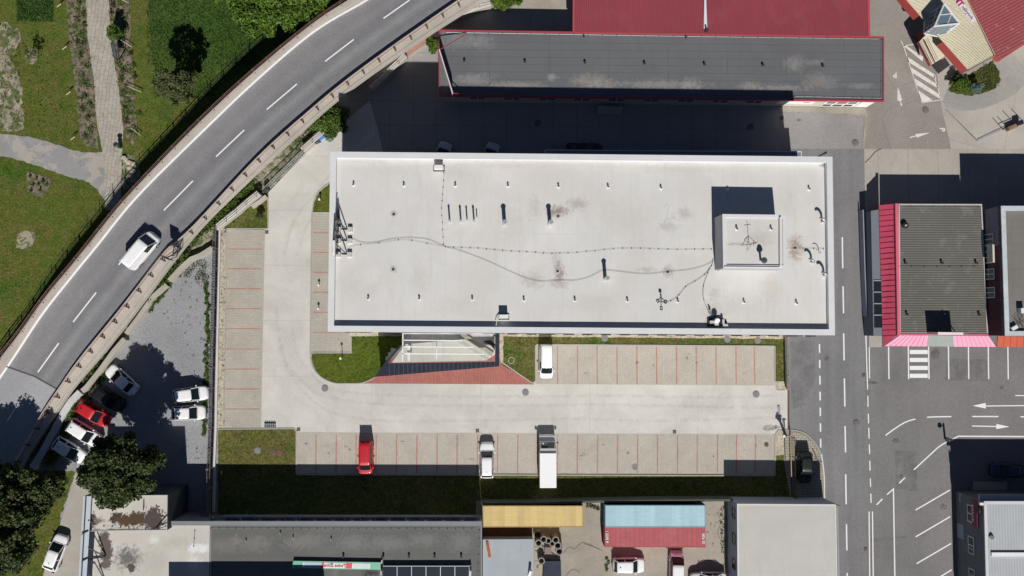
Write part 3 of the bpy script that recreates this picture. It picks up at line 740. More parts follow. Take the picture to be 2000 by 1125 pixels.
# timber fence along the gravel lot
fa = [P(x, y) for x, y in [(426.5, 448), (425, 520), (422, 640), (419, 760), (418, 830), (415, 915), (413, 1008)]]
TIM = basic('grey_timber', (.16, .15, .17), fine=.45, fs=6, coarse=.15, cs=.5, rough=.9)
t = thing('timber_fence', 'tall weathered grey board fence between gravel lot and striped parking bays', 'fence', fa[2])
b = MB()
for p, dr in polyat(fa, .2):
    k = random.uniform(-.04, .04); b.box(p+U*(.95+k)+Vector((random.uniform(-.05, .05), 0, 0)), (.13, .05, 1.9+2*k), math.atan2(dr.y, dr.x)+random.uniform(-.05, .05))
b.build('boards', TIM, t)
b = MB()
for o in offs(fa, .16), offs(fa, -.16):
    b.strip(o, .05, 1.35, 1.45); b.strip(o, .05, .35, .45)
b.build('fence_rails', TIM, t)
for p, dr in polyat(fa, 2.45): MB().box(p+U*.98, (.14, .3, 1.96), math.atan2(dr.y, dr.x)).build('fence_post', plain('fence_post_wood', (.22, .19, .17), .9), t)
wallstrip('plinth_wall', 'thin pale concrete plinth running beside the timber fence and gravel strip', [(428.5, 450), (426, 560), (423.5, 700), (421, 838), (418, 900), (416, 1000)], .28, .35, C_COPING)

# ---------------------------------------------------------------- buildings
def m_memb(name, col, seam=(1.0, .05), rot=.007, stains=(), seam2=None, jc=.93, wash=.1, spec=.3):
    t = NT(name); p = t.pos()
    v = t.math('MULTIPLY', t.rng(t.noise(p, 7, 3, .8), .25, .75, .97, 1.03), t.rng(t.noise(p, .14, 6, .65, .8), .3, .7, 1-wash*.5, 1+wash*.4))
    c = t.mul(col, v)
    a = line_mask(t, p, rot, seam[0], seam[1], .3)
    a = t.math('MULTIPLY', a, t.rng(t.noise(p, .6, 4, .6), .4, .6, .2, 1))
    c = t.mix(a, c, tuple(x*jc for x in col))
    if seam2:
        a = line_mask(t, p, rot+math.pi/2, seam2[0], seam2[1], .6); c = t.mix(t.math('MULTIPLY', a, .8), c, tuple(x*jc for x in col))
    c = t.mix(t.rng(t.noise(p, .3, 7, .75, 1.5), .55, .75, 0, .22), c, (col[0]*.80, col[1]*.76, col[2]*.68))
    c = t.mix(t.rng(t.noise(t.pos(scale=(1, .12, 1)), 1.1, 5, .7, .3), .52, .70, 0, .26), c, (col[0]*.78, col[1]*.75, col[2]*.70))
    c = t.mix(t.rng(t.noise(p, .07, 5, .7, 2), .47, .62, 0, .4), c, (col[0]*.88, col[1]*.85, col[2]*.82))
    c = spots(t, p, c, stains)
    t.col(c); return t.fin(.8, 0, spec)
def building(name, label, pts, h, wallmat, roofmat, pw=.3, ph=.35, edgemat=None, z0=-.05, cat='building', group=None, over=0.0, curb=None):
    """pts: photo pixels of the outer roof edge at height h"""
    r = PP(pts, h)
    if area(r) < 0: r.reverse()
    c = sum(r, Vector((0, 0, 0)))/len(r); t = thing(name, label, cat, Vector((c.x, c.y, 0)), group)
    wl = inset(r, over) if over else r
    MB().walls(wl, z0, h-.12 if over or pw else h-.02).build('wall', wallmat, t)
    if pw:
        i = inset(r, pw)
        MB().ring(r, [Vector((p.x, p.y, 0)) for p in i], h-max(ph+.25, .3), h).build('parapet', edgemat or MEMB_EDGE, t)
        ii = inset(r, pw*.5)
        o = MB().poly([Vector((p.x, p.y, h-ph)) for p in ii]).build('roof', roofmat, t)
    else:
        o = MB().prism(r, h-.15, h).build('roof', roofmat, t)
    return t, r
def wallpt(a, b_, s, z): v = Vector((a[0], a[1], 0)).lerp(Vector((b_[0], b_[1], 0)), s); v.z = z; return v
def wall_panel(parent, name, a, b_, s0, s1, z0, z1, mat, out=.03, thick=.06):
    """flat panel set on the wall from a to b (outside is to the right of a->b)"""
    d_ = (Vector((b_[0], b_[1], 0))-Vector((a[0], a[1], 0))).normalized(); n = Vector((d_.y, -d_.x, 0))
    p = [wallpt(a, b_, s, z)+n*o for o in (out-thick, out) for s, z in ((s0, z0), (s1, z0), (s1, z1), (s0, z1))]
    m = MB(); m.add(p, [(4, 5, 6, 7), (0, 3, 2, 1), (0, 1, 5, 4), (1, 2, 6, 5), (2, 3, 7, 6), (3, 0, 4, 7)])
    return m.build(name, mat, parent)
def window(parent, a, b_, s0, s1, z0, z1, fmat=WHITE, gmat=GLASSB, out=.03, nx=2, ny=1):
    d_ = (Vector((b_[0], b_[1], 0))-Vector((a[0], a[1], 0))); L = d_.length; d_.normalize(); n = Vector((d_.y, -d_.x, 0))
    m = MB(); w = .09
    def rb(u0, u1, v0, v1, o0=.0, o1=.06):
        p = [wallpt(a, b_, u/L, v)+n*(out+o) for o in (o0, o1) for u, v in ((u0, v0), (u1, v0), (u1, v1), (u0, v1))]
        m.add(p, [(4, 5, 6, 7), (0, 3, 2, 1), (0, 1, 5, 4), (1, 2, 6, 5), (2, 3, 7, 6), (3, 0, 4, 7)])
    U0, U1 = s0*L, s1*L
    rb(U0, U1, z0, z0+w); rb(U0, U1, z1-w, z1); rb(U0, U0+w, z0+w, z1-w); rb(U1-w, U1, z0+w, z1-w)
    for k in range(1, nx): u = U0+(U1-U0)*k/nx; rb(u-w/2, u+w/2, z0+w, z1-w)
    for k in range(1, ny): v = z0+(z1-z0)*k/ny; rb(U0+w, U1-w, v-w/2, v+w/2, .0, .05)
    f = m.build('window', fmat, parent)
    wall_panel(f, 'pane', a, b_, s0+.02/L, s1-.02/L, z0+.02, z1-.02, gmat, out+.02, .03)
    return f

BR = (.30, .22, .16); GY = (.33, .31, .29)
roofspots = [(1090, 412, 12.4, 1.5, .8, (.22, .16, .13), .75), (1128, 398, 12.4, 1.6, .9, (.33, .26, .21), .5), (1045, 405, 12.4, 1.0, 1.6, (.42, .36, .3), .35),
             (1092, 532, 12.4, .8, 1.3, (.25, .18, .16), .7), (1090, 553, 12.4, 1.6, .8, (.38, .3, .28), .5), (1042, 548, 12.4, 1.7, 1.1, (.42, .36, .33), .5), (1085, 505, 12.4, .6, .9, GY, .3),
             (1553, 484, 12.4, 1.0, 1.8, (.25, .17, .11), .65), (1304, 530, 12.4, .9, .9, (.28, .22, .2), .5), (1262, 527, 12.4, 1.5, .4, (.4, .35, .32), .5), (769, 418, 12.4, .5, .5, (.33, .3, .28), .5),
             (768, 526, 12.4, .5, .5, (.33, .3, .28), .5), (1338, 417, 12.4, .9, .9, (.33, .3, .28), .4), (1305, 443, 12.4, 1.6, .6, GY, .35), (1390, 610, 12.4, 1.3, 1.6, (.42, .37, .33), .45),
             (1395, 573, 12.4, .8, 1, (.45, .38, .33), .4), (1505, 565, 12.4, 1.6, 2.2, (.5, .42, .33), .3), (893, 335, 12.4, 2.6, 1.4, (.48, .44, .38), .3), (820, 545, 12.4, 1.2, 2.4, (.5, .46, .42), .3),
             (1160, 322, 12.4, 6, .5, (.5, .47, .43), .3), (700, 315, 12.4, 5, .35, (.48, .46, .42), .35), (1540, 390, 12.4, 1.2, 2.5, (.5, .45, .38), .3), (1610, 322, 12.4, .6, .4, (.12, .07, .03), .9), (1000, 320, 12.4, 7, .7, (.5, .46, .4), .35), (1330, 330, 12.4, 6, .8, (.5, .46, .4), .35), (760, 330, 12.4, 5, 1.2, (.52, .49, .44), .3), (1450, 600, 12.4, 4, 2, (.52, .48, .42), .3), (1000, 440, 12.4, 2, 2.5, (.5, .46, .42), .3), (700, 560, 12.4, 3, 2, (.52, .5, .46), .3), (1230, 420, 12.4, 4, 2.5, (.53, .5, .46), .3), (1170, 590, 12.4, 4, 1.5, (.53, .5, .46), .3), (900, 600, 12.4, 4, 1.5, (.53, .5, .46), .3)]
ROOF_W = m_memb('white_membrane', (.672, .660, .635), (1.62, .06), .007, roofspots, (9.5, .06), jc=.93, wash=.13)
Z1, ZS = 13.0, 12.42
main, rmain = building('office_building', 'large white flat-roofed office block with a roof penthouse, filling the middle', [(645, 296), (1626, 306), (1631, 655), (640, 648)], Z1, OFFW, ROOF_W, .66, Z1-ZS, MEMB_EDGE, cat='office building')
SW, SE_, NE, NW = [P(x, y, Z1) for x, y in [(640, 648), (1631, 655), (1626, 306), (645, 296)]]
# south and north window bands of the block (seen from a step aside)
for zf in (1.0, 3.83, 7.4, 10.2):
    for k in range(14):
        s0 = .03+k*.068
        window(main, SW, SE_, s0, s0+.045, zf, zf+1.5, STEELD, GLASSB, nx=2)
for zf in (4.2, 7.4, 10.2):
    for k in range(14):
        s0 = .03+k*.068
        window(main, NE, NW, s0, s0+.045, zf, zf+1.5, STEELD, GLASSB, nx=2)
b = MB()
for k in range(17):
    a = wallpt(SW, SE_, .35+k*.037, Z1-.25); c = wallpt(SW, SE_, .35+k*.037+.02, Z1-.25); b.bar(a+Vector((.03, -.08, 0)), c+Vector((.03, -.08, 0)), .16, .2)
b.build('fascia_trim', STEELD, main)
# penthouse
pts = [(1411, 418), (1535, 419.5), (1536, 524.5), (1412.5, 523.5)]
ZP = 15.6
ph, rp = building('roof_penthouse', 'white stair penthouse standing on the big office roof, above its shadow', pts, ZP, plain('penthouse_wall', (.42, .41, .42), .8), m_memb('penthouse_membrane', (.67, .65, .62), (3.2, .04), .007, [(1485, 467, 15.2, 1.6, 1.1, (.5, .47, .44), .6), (1440, 477, 15.2, 1.6, .3, (.45, .4, .35), .5)], jc=.95), .35, .12, MEMB_EDGE, z0=ZS+.01, cat='penthouse')
b = MB(); b.bar(P(1524, 424, ZP+.1), P(1524.5, 521, ZP+.1), .2, .22); b.bar(P(1414, 521.5, ZP+.05), P(1522, 522.5, ZP+.05), .12, .12); b.build('raised_edge', MEMB_EDGE, ph)
MB().bar(P(1402, 528, ZS+.2), P(1412, 524, ZP-.5), .16).build('downpipe', STEEL, ph)
# low extension north of the block
building('loading_canopy', 'low dark flat canopy behind the north side of the office block', [(1064, 292), (1566, 295), (1566, 318), (1064, 315)], 3.4, plain('canopy_wall', (.4, .4, .42), .8), plain('canopy_roof', (.20, .24, .30), .8), .12, .08, plain('canopy_edge', (.62, .62, .63), .5), cat='canopy')

# north hall
stn = [(1150, 157, 3.83, 2.6, 1.0, (.30, .27, .24), 0.81), (1152, 154, 3.83, 1.0, .5, (.17, .15, .13), 0.50), (1185, 165, 3.83, 2, .8, (.36, .33, .30), 0.43), (1077, 150, 3.83, .9, .6, (.38, .36, .33), 0.50), (1594, 165, 3.83, 1.7, .9, (.13, .11, .10), 0.81), (1600, 160, 3.83, 2.8, 1.3, (.36, .33, .31), 0.37),
       (1552, 125, 3.83, 1.5, 1.2, (.36, .34, .31), 0.43), (925, 155, 3.83, 3.2, .9, (.36, .35, .33), 0.43), (1010, 166, 3.83, 4, .6, (.38, .36, .34), 0.43), (1290, 165, 3.83, 7, .7, (.36, .34, .32), 0.43), (1350, 165, 3.83, 1.6, 1.2, (.38, .36, .33), 0.31),
       (1465, 168, 3.83, 2, .7, (.36, .34, .31), 0.43), (1530, 172, 3.83, 4, .5, (.4, .37, .35), 0.37), (1680, 168, 3.83, 2, .5, (.36, .34, .32), 0.37), (895, 78, 3.83, 3, 1.3, (.33, .33, .33), 0.31), (1590, 122, 3.83, 1.4, .6, (.35, .33, .3), 0.31), (940, 82, 3.83, 2, 1.2, (.33, .33, .33), 0.31)]
ROOF_N = m_memb('bitumen_roof_grey', (.142, .147, .156), (7.32, .06), .0, stn, (.92, .05), jc=.66, wash=.2)
hall, rh = building('long_hall', 'long low hall with dark grey felt roof and red trim, north of the white block', [(856.5, 57.5), (1727, 71), (1727, 198), (857, 187)], 3.95, plain('hall_wall', (.58, .55, .48), .85), ROOF_N, .16, .12, REDM, cat='hall', over=.35)
hSW, hSE = P(864, 203), P(1700, 214.5)
hb = [P(856.5, 57.5, 3.95), P(1727, 71, 3.95), P(1727, 198, 3.95), P(857, 187, 3.95)]
MB().bar(hb[3]+Vector((0, .1, -.35)), hb[2]+Vector((0, .1, -.35)), .12, .5).build('fascia', REDM, hall)
iw = inset([Vector((p.x, p.y, 0)) for p in rh], .35)
iw = sorted(iw, key=lambda p: p.y)[:2]; iw.sort(key=lambda p: p.x)
wa, wb_ = iw
for k in range(9): window(hall, wa, wb_, .06+k*.08, .10+k*.08, 1.4, 2.6, WHITE, GLASSB)
# banners
BAN = plain('banner_white', (.86, .86, .85), .6, fine=.02)
p1 = wall_panel(hall, 'banner', wa, wb_, .775, .86, 1.2, 3.25, BAN, .05, .04)
p2 = wall_panel(hall, 'banner', wa, wb_, .885, .965, .4, 3.35, BAN, .05, .04)
dwall = (wb_-wa).normalized(); dw3 = Vector((dwall.x, dwall.y, 0)); nn_ = Vector((dwall.y, -dwall.x, 0))
for i, (s, z, w_, m_) in enumerate(((.90, 2.0, .02, GLASSB), (.925, 2.0, .022, REDM), (.95, 2.0, .02, GLASSB), (.898, .9, .02, STEELD), (.923, .9, .022, STEELD), (.948, .9, .02, STEELD))):
    wall_panel(p2, 'picture', wa, wb_, s-w_/2, s+w_/2, z-.35, z+.35, m_, .06, .02)
text_mesh('renovujeme', .62, STEELD, 'lettering', p2, frame(wallpt(wa, wb_, .925, 2.75)+nn_*.06, dw3, U))
for i, (s, m_) in enumerate(((.79, REDM), (.80, REDM), (.812, REDM), (.83, STEELD), (.845, STEELD))): wall_panel(p1, 'logo', wa, wb_, s, s+.007, 2.75, 3.1, m_, .06, .02)
wall_panel(p1, 'logo', wa, wb_, .835, .85, 1.9, 2.1, REDM, .06, .02)
wall_panel(hall, 'banner', wa, wb_, .968, .997, .3, 3.35, BAN, .06, .04)
b = MB(); p_ = P(1111, 226); b.poly([P(1166, 223, .2), P(1214, 223, .2), P(1218, 208, 1.0), P(1168, 206, 1.0)][::1]); b.poly([P(1164, 224, 0), P(1215, 224, 0), P(1214, 223, .2), P(1166, 223, .2)]); b.build('ramp', C_WALL, hall)
# conductor wire on the hall roof
def conductor(name, label, px, z, holders=None, step=None, r=.014, hr=.06, mat=None, group=None, cable=True):
    w = PP(px, z+.1); sm = smoothline(w, 6) if len(w) > 2 else w
    t = thing(name, label, 'cable', w[0], group)
    if cable: MB().tube(sm, r, 4).build('cable', mat or STEELD, t)
    hs = [P(x, y, z) for x, y in holders] if holders else ([p-U*.1 for p, _ in polyat(sm, step)] if step else [])
    for p in hs: MB().cyl(p, p+U*.12, hr, hr*.6, 8).build('holder', STEELD, t)
    return t
ZN = 3.84
conductor('lightning_conductor', 'wire along the north edge of the long dark hall roof', [(870, 63), (1280, 70), (1715, 76)], ZN, step=1.75, r=.02, hr=.05, mat=STEEL)
conductor('lightning_conductor', 'wire along the sunlit south edge of the long dark hall roof', [(1553, 188), (1640, 190), (1722, 192)], ZN, step=1.2, r=.02, hr=.05, mat=STEEL)
conductor('lightning_conductor', 'wire down the east edge of the long dark hall roof', [(1722, 77), (1721, 190)], ZN, step=1.3, r=.02, hr=.05, mat=STEEL)
ordn = ['first', 'second', 'third', 'fourth', 'fifth', 'sixth', 'seventh', 'eighth', 'ninth', 'tenth', 'eleventh', 'twelfth']
def stub(name, label, px, z, r, h, group, mat, cat='vent'):
    p = P(px[0], px[1], z); t = thing(name, label, cat, p, group)
    MB().cyl(p, p+U*h, r, n=10).build('pipe', mat, t); MB().cyl(p+U*h, p+U*(h+.08), r*1.7, r*1.2, 10).build('cap', mat, t); return t
for i, x in enumerate((907, 1025, 1142, 1258, 1375, 1489, 1606)):
    stub('roof_vent', '%s black stub vent from the west along the long hall roof' % ordn[i], (x, 120+(x-907)*.0145), ZN, .1, .3, 'black vents on the long hall roof', STEELD)
stub('roof_vent', 'black stub vent near the north edge of the hall roof, west one', (1140, 72), ZN, .08, .2, 'black vents on the long hall roof', STEELD)
stub('roof_vent', 'black stub vent near the north edge of the hall roof, east one', (1339, 74.5), ZN, .08, .2, 'black vents on the long hall roof', STEELD)
# leaning billboard on the hall's west end
ba, bb_ = P(860.5, 110, ZN), P(885, 190, ZN)
bt = thing('roof_billboard', 'tall white billboard with red braces seen edge-on on the west end of the long hall', 'billboard', (ba+bb_)/2)
MB().bar(ba+U*1.3, bb_+U*1.3, .12, 2.5).build('board', plain('board_pink', (.75, .62, .62), .6), bt)
b = MB(); b.bar(ba+U*2.3, P(911, 66, ZN+.3), .08); b.bar(bb_+U*1.8, P(908, 184, ZN+.2), .08); b.bar(ba+U*1.2, P(858, 60, ZN), .08); b.build('brace', REDM, bt)
# red roofed hall beyond
def m_ribs(name, col, period, rot, dark=.7, rough=.5, patches=None, fine=.06, spec=.4):
    t = NT(name); p = t.pos()
    mp = t.n('ShaderNodeMapping'); t.l(p, mp.inputs[0]); mp.inputs['Rotation'].default_value = (0, 0, rot); mp.inputs['Scale'].default_value = (1/period,)*3
    sx = t.n('ShaderNodeSeparateXYZ'); t.l(mp.outputs[0], sx.inputs[0])
    w = t.math('SINE', t.math('MULTIPLY', sx.outputs[0], 2*math.pi))
    c = t.mul(col, t.math('MULTIPLY', t.rng(w, -1, 1, dark, 1.06), t.math('MULTIPLY', t.rng(t.noise(p, 6, 3, .8), .25, .75, 1-fine, 1+fine), t.rng(t.noise(p, .12, 5, .6), .3, .7, .9, 1.1))))
    for pc, ps, lo, hi, st in patches or []: c = t.mix(t.math('MULTIPLY', t.rng(t.noise(p, ps, 6, .62, .4), lo, hi, 0, 1), st), c, pc)
    t.col(c); t.bump(w, .5, .03); return t, t.fin(rough, 0, spec)
tt, REDROOF = m_ribs('red_ribbed_roof', (.245, .046, .062), .27, .012, .82, .42, [((.29, .07, .085), .25, .55, .7, .5)])
r = [P(1120, 62, 4.2), P(1697, 70, 4.2), P(1694, -90, 6.2), P(1121, -98, 6.2)]
t = thing('red_roof_hall', 'hall with a ribbed dark red metal roof at the top edge', 'hall', Vector((r[0].x+10, r[0].y+3, 0)))
rb = list(r); 
b = MB(); b.poly(r); b.build('roof', REDROOF, t)
b = MB(); e1 = [v-U*.2 for v in r]
for i in range(4): j = (i+1) % 4; b.add([e1[i], e1[j], r[j]+U*.03, r[i]+U*.03], [(0, 1, 2, 3)])
b.bar(r[0]+U*.02, r[3]+U*.02, .2, .12); b.bar(r[1]+U*.02, r[2]+U*.02, .3, .12); b.build('roof_edge', REDM, t)
wi = inset([Vector((v.x, v.y, 0)) for v in r], .4)
b = MB()
for i in range(4):
    j = (i+1) % 4; b.add([(wi[i].x, wi[i].y, -.05), (wi[j].x, wi[j].y, -.05), (wi[j].x, wi[j].y, r[j].z-.3), (wi[i].x, wi[i].y, r[i].z-.3)], [(0, 1, 2, 3)])
b.build('wall', plain('cream_wall', (.6, .55, .42), .85), t)
b = MB(); b.cyl(P(1377, 48, 4.45), P(1380, 62, 4.3), .14); b.box(P(1380, 60, 4.5), (.35, .35, .3)); b.build('roof_pipe', STEELD, t)
b = MB(); b.add([P(1374.5, 56, 4.42), P(1381.5, 56, 4.42), P(1378.5, -20, 5.5), P(1376, -20, 5.5)], [(0, 1, 2, 3)]); b.build('glint_strip', plain('glint_silver', (.75, .75, .8), .35, .3), t)  # sun glint along the ribs, painted as a solid pale strip

# pink-edged building on the right
st2 = []
t_, GRIB = m_ribs('grey_sheet_roof', (.15, .145, .128), .29, math.pi/2+.0, .84, .75, [((.23, .22, .20), .9, .55, .66, .5)], .1, .25)
HP = 4.0
r0 = [(1755, 398), (1918, 398.5), (1930, 652), (1757, 651)]
pk, rpk = building('pink_edged_shop', 'square grey-roofed shop with bright pink canopies on two sides', r0, HP, plain('shop_wall', (.42, .43, .46), .8), GRIB, .15, .08, plain('light_edge', (.55, .52, .5), .6), cat='shop')
PINK1 = plain('deep_pink_metal', (.62, .085, .155), .45, fine=.06); PINK2 = plain('light_pink_metal', (.80, .34, .47), .45, fine=.05); PINKL = plain('pink_seam', (.22, .03, .05), .6)
def canopy_face(q, name, mat, nse, parent, seam=PINKL, skew=0.0):
    b = MB(); b.add(q, [(0, 1, 2, 3)]); b.add([v-U*.12 for v in q], [(3, 2, 1, 0)])
    for i in range(4): j = (i+1) % 4; b.add([q[i], q[i]-U*.12, q[j]-U*.12, q[j]], [(0, 1, 2, 3)])
    o = b.build(name, mat, parent)
    s = MB(); up = (q[1]-q[0]).cross(q[3]-q[0]).normalized(); up = up if up.z > 0 else -up
    for k in range(nse+1):
        f = k/nse; s.bar(q[0].lerp(q[1], f)+up*.01, q[3].lerp(q[2], min(1, max(0, f+skew)))+up*.01, .035, .05, up=up)
    s.build('seams', seam, o); return o
# west canopy: outer (low) edge to roof edge
canopy_face([P(1724, 656.5, 2.7), P(1716.5, 401, 2.7), P(1748, 398, HP-.1), P(1752, 655, HP-.1)], 'canopy', PINK1, 24, pk)
b = MB(); tq = [P(1725, 676.5, 2.7), P(1724, 656.5, 2.7), P(1752, 655, HP-.1)]; b.add(tq+[v-U*.12 for v in tq], [(0, 1, 2), (5, 4, 3), (0, 3, 4, 1), (1, 4, 5, 2), (2, 5, 3, 0)]); b.build('canopy_corner', PINK1, pk)
b = MB(); b.bar(P(1750.5, 397.5, HP+.05), P(1755, 655, HP+.05), .36, .22); b.build('canopy_ridge', PINK2 if False else plain('pink_ridge', (.70, .15, .22), .45), pk)
q = [P(1727, 676, 2.7), P(1990, 678, 2.7), P(1975, 657, HP-.1), P(1757, 655, HP-.1)]
canopy_face([q[0], q[0].lerp(q[1], .315), q[3].lerp(q[2], .26), q[3]], 'canopy', PINK2, 8, pk, plain('soft_pink_seam', (.42, .12, .18), .6))
canopy_face([q[0].lerp(q[1], .315)+U*.01, q[0].lerp(q[1], .515)+U*.01, q[3].lerp(q[2], .475)+U*.01, q[3].lerp(q[2], .26)+U*.01], 'canopy_skylight', plain('dull_glass', (.30, .33, .31), .3), 3, pk, STEEL)
canopy_face([q[0].lerp(q[1], .515), q[0].lerp(q[1], .83), q[3].lerp(q[2], .80), q[3].lerp(q[2], .475)], 'canopy', PINK2, 9, pk, plain('soft_pink_seam', (.42, .12, .18), .6))
canopy_face([P(1947, 677.5, 2.75), P(2100, 678.5, 2.75), P(2100, 659, HP), P(1949, 657, HP)], 'canopy', plain('orange_red_metal', (.48, .09, .05), .5), 12, pk, plain('rust_seam', (.25, .05, .03), .6))
MB().bar(P(1757, 653, HP+.03), P(1930, 654, HP+.03), .2, .14).build('roof_trim', plain('pink_trim', (.62, .14, .20), .5), pk)
sg = thing('roof_sign', 'white slab sign standing on the south edge of the pink-edged shop roof', 'sign', P(1845, 649, HP))
MB().bar(P(1822, 651, HP+1.2), P(1871, 651.5, HP+1.2), .3, 2.2).build('sign_panel', WHITE, sg)
b = MB(); [b.bar(P(x, 648.5, HP), P(x, 651, HP+1.2), .08) for x in (1826, 1846, 1866)]; b.build('supports', STEELD, sg)
pw_a, pw_b = P(1757, 398, 0), P(1757, 651, 0)
rr = sorted([Vector((p.x, p.y, 0)) for p in rpk], key=lambda p: p.x)[:2]; rr.sort(key=lambda p: -p.y)
for k in range(4): window(pk, rr[0], rr[1], .60+k*.085, .675+k*.085, .5, 2.6, plain('blue_grey_frame', (.36, .42, .50), .5), GLASS, nx=1)
# its glazed front wing and boundary wall on the west side
t = thing('low_wing', 'low grey side wing with dark window bays under the deep pink canopy', 'building', P(1712, 520))
wg = [P(x, y, 2.6) for x, y in [(1701, 412), (1722, 408), (1725, 656), (1706, 656)]]
MB().walls(wg, -.05, 2.6).build('wall', plain('wing_wall', (.16, .18, .22), .8), t)
MB().poly([Vector((p.x, p.y, 2.6)) for p in (wg if area(wg) > 0 else wg[::-1])]).build('roof', plain('wing_roof', (.17, .19, .22), .8), t)
for k in range(4): MB().bar(P(1706, 548+k*22.5, 2.65), P(1722, 548+k*22.5, 2.65), .12, .08).build('glazing_bar', plain('blue_grey_bar', (.3, .36, .44), .5), t)
MB().poly([P(1706.5, 548, 2.62), P(1722, 548, 2.62), P(1723.5, 640, 2.62), P(1707.5, 640, 2.62)][::-1]).build('glazing', GLASS, t)
wallstrip('plot_wall', 'thin wall with pale coping between the street and the pink-edged shop', [(1686, 410), (1690, 540), (1694, 618)], .12, 1.2, plain('plot_wall_grey', (.3, .33, .4), .8))
for i, (x, y) in enumerate(((1767, 514), (1838, 514), (1905, 514), (1770, 614), (1841, 614), (1911, 615))):
    stub('roof_vent', '%s black stub on the grey ribbed shop roof, %s row' % (ordn[i % 3], 'middle' if i < 3 else 'south'), (x, y), HP-.08, .1, .35, 'black stubs on the pink-edged shop roof', STEELD)
p = P(1765, 441, HP-.08); t = thing('chimney_cowl', 'round black roof cowl near the pink ridge', 'chimney', p)
MB().cyl(p, p+U*.4, .3, n=16).build('base', STEELD, t); MB().cyl(p+U*.4, p+U*.5, .42, .3, n=16).build('hood', BLACK, t); MB().cyl(p+U*.5, p+U*.62, .14, .1, n=10).build('knob', plain('cream_knob', (.6, .5, .35), .5), t)
conductor('lightning_conductor', 'studded wire across the middle of the pink-edged shop roof', [(1757, 520), (1840, 520.5), (1912, 520)], HP-.08, step=1.55, r=.015, hr=.07)
conductor('lightning_conductor', 'studded wire along the north edge of the pink-edged shop roof', [(1757, 401), (1840, 402), (1914, 403)], HP-.08, step=1.4, r=.015, hr=.06)
# building further right
HE = 7.1
er, re_ = building('maroon_building', 'taller building with pale parapet and maroon west wall, at the right edge', [(1955, 402), (2200, 403), (2200, 654), (1963, 656)], HE, plain('maroon_wall', (.10, .035, .05), .8, fine=.12), m_memb('old_grey_roof', (.20, .19, .175), (2.4, .04), 0, [], (1.0, .03), jc=.8, wash=.3), .55, .35, basic('zinc_parapet', (.55, .59, .62), fine=.08, fs=3, coarse=.12, cs=.5, rough=.5, patches=[((.38, .38, .38), 1.2, .55, .7, .6)]), cat='building')
er_w = sorted([Vector((p.x, p.y, 0)) for p in re_], key=lambda p: p.x)[:2]; er_w.sort(key=lambda p: -p.y)
wall_panel(er, 'grey_cladding', er_w[0], er_w[1], .0, .30, .0, HE-.6, plain('mauve_cladding', (.22, .21, .28), .7), .02, .02)
for s in (.20, .475, .62): window(er, er_w[0], er_w[1], s, s+.085, 3.6, 5.6, WHITE, GLASSB, nx=2, out=.05)
window(er, er_w[0], er_w[1], .29, .43, 3.6, 5.6, WHITE, GLASSB, nx=3, out=.05)
wall_panel(er, 'roller_blind_box', er_w[0], er_w[1], .29, .43, 4.7, 5.8, plain('blind_cream', (.62, .58, .48), .8), .35, .3)
p = P(1992, 607, HE-.35); t = thing('satellite_mount', 'white satellite box with cables on the grey roof at the right edge', 'antenna', p)
MB().box(p+U*.45, (.75, .6, .7)).build('box', WHITE, t); b = MB()
for k in range(6): b.tube([p+Vector((random.uniform(-.3, .3), -.3, .2)), p+Vector((random.uniform(-1, .5), -1.0, .3)), p+Vector((-1.2+k*.5, -2.2, .1))], .025, 4)
b.build('cables', STEELD, t)
p = P(1978, 640, HE-.35); t = thing('floodlight', 'white floodlight head lying by the parapet of the right edge roof', 'lamp', p); MB().box(p+U*.3, (.7, .4, .3), .5).build('lamp_head', WHITE, t); MB().cyl(p, p+U*.3, .05).build('stem', STEELD, t)

# grey building bottom right
HG = 5.9
DGW = plain('dark_grey_render', (.135, .15, .165), .8, fine=.06)
tt, GSHEET = m_ribs('pale_sheet_roof', (.46, .48, .50), .34, 0, .9, .5, [((.38, .40, .42), .4, .5, .7, .5)], .04, .35)
gb_, rg = building('grey_warehouse', 'dark grey rendered warehouse with pale metal roof in the bottom right corner', [(1922, 979), (2250, 979), (2250, 1250), (1929, 1250)], HG, DGW, GSHEET, .35, .02, plain('white_gutter', (.62, .64, .66), .5), cat='warehouse')
rgw = sorted([Vector((p.x, p.y, 0)) for p in rg], key=lambda p: p.x)[:2]; rgw.sort(key=lambda p: -p.y)
L_ = (rgw[1]-rgw[0]).length
b = MB(); b.bar(P(1912, 973, HG-.9), P(2200, 973, HG-.9), .9, .12); b.build('north_gutter', plain('ribbed_gutter', (.55, .56, .58), .6), gb_)
for s, ny in ((.065, 2), (.30, 2), (.54, 2)): window(gb_, rgw[0], rgw[1], s, s+.13, 2.6, 3.8, WHITE, GLASS, nx=ny)
wall_panel(gb_, 'notice_board', rgw[0], rgw[1], .24, .35, .3, 1.7, plain('board_blue_grey', (.28, .34, .40), .7), .05, .05)
sgn = thing('wall_sign', 'dark red sign with lettering strip fixed to the grey warehouse wall', 'sign', wallpt(rgw[0], rgw[1], .1, 4.0))
wall_panel(sgn, 'sign_panel', rgw[0], rgw[1], .02, .21, 4.1, 4.75, plain('sign_maroon', (.17, .01, .045), .5), .22, .12)
wall_panel(sgn, 'letter_strip', rgw[0], rgw[1], .02, .21, 3.72, 4.08, plain('sign_maroon_b', (.22, .015, .06), .5), .2, .1)
n_ = Vector(((rgw[1]-rgw[0]).normalized().y, -(rgw[1]-rgw[0]).normalized().x, 0)); dd_ = Vector(((rgw[1]-rgw[0]).x, (rgw[1]-rgw[0]).y, 0))
text_mesh('N U A J I N', .42, WHITE, 'lettering', sgn, frame(wallpt(rgw[0], rgw[1], .115, 3.9)+n_*.21, dd_, U), bold=.02)
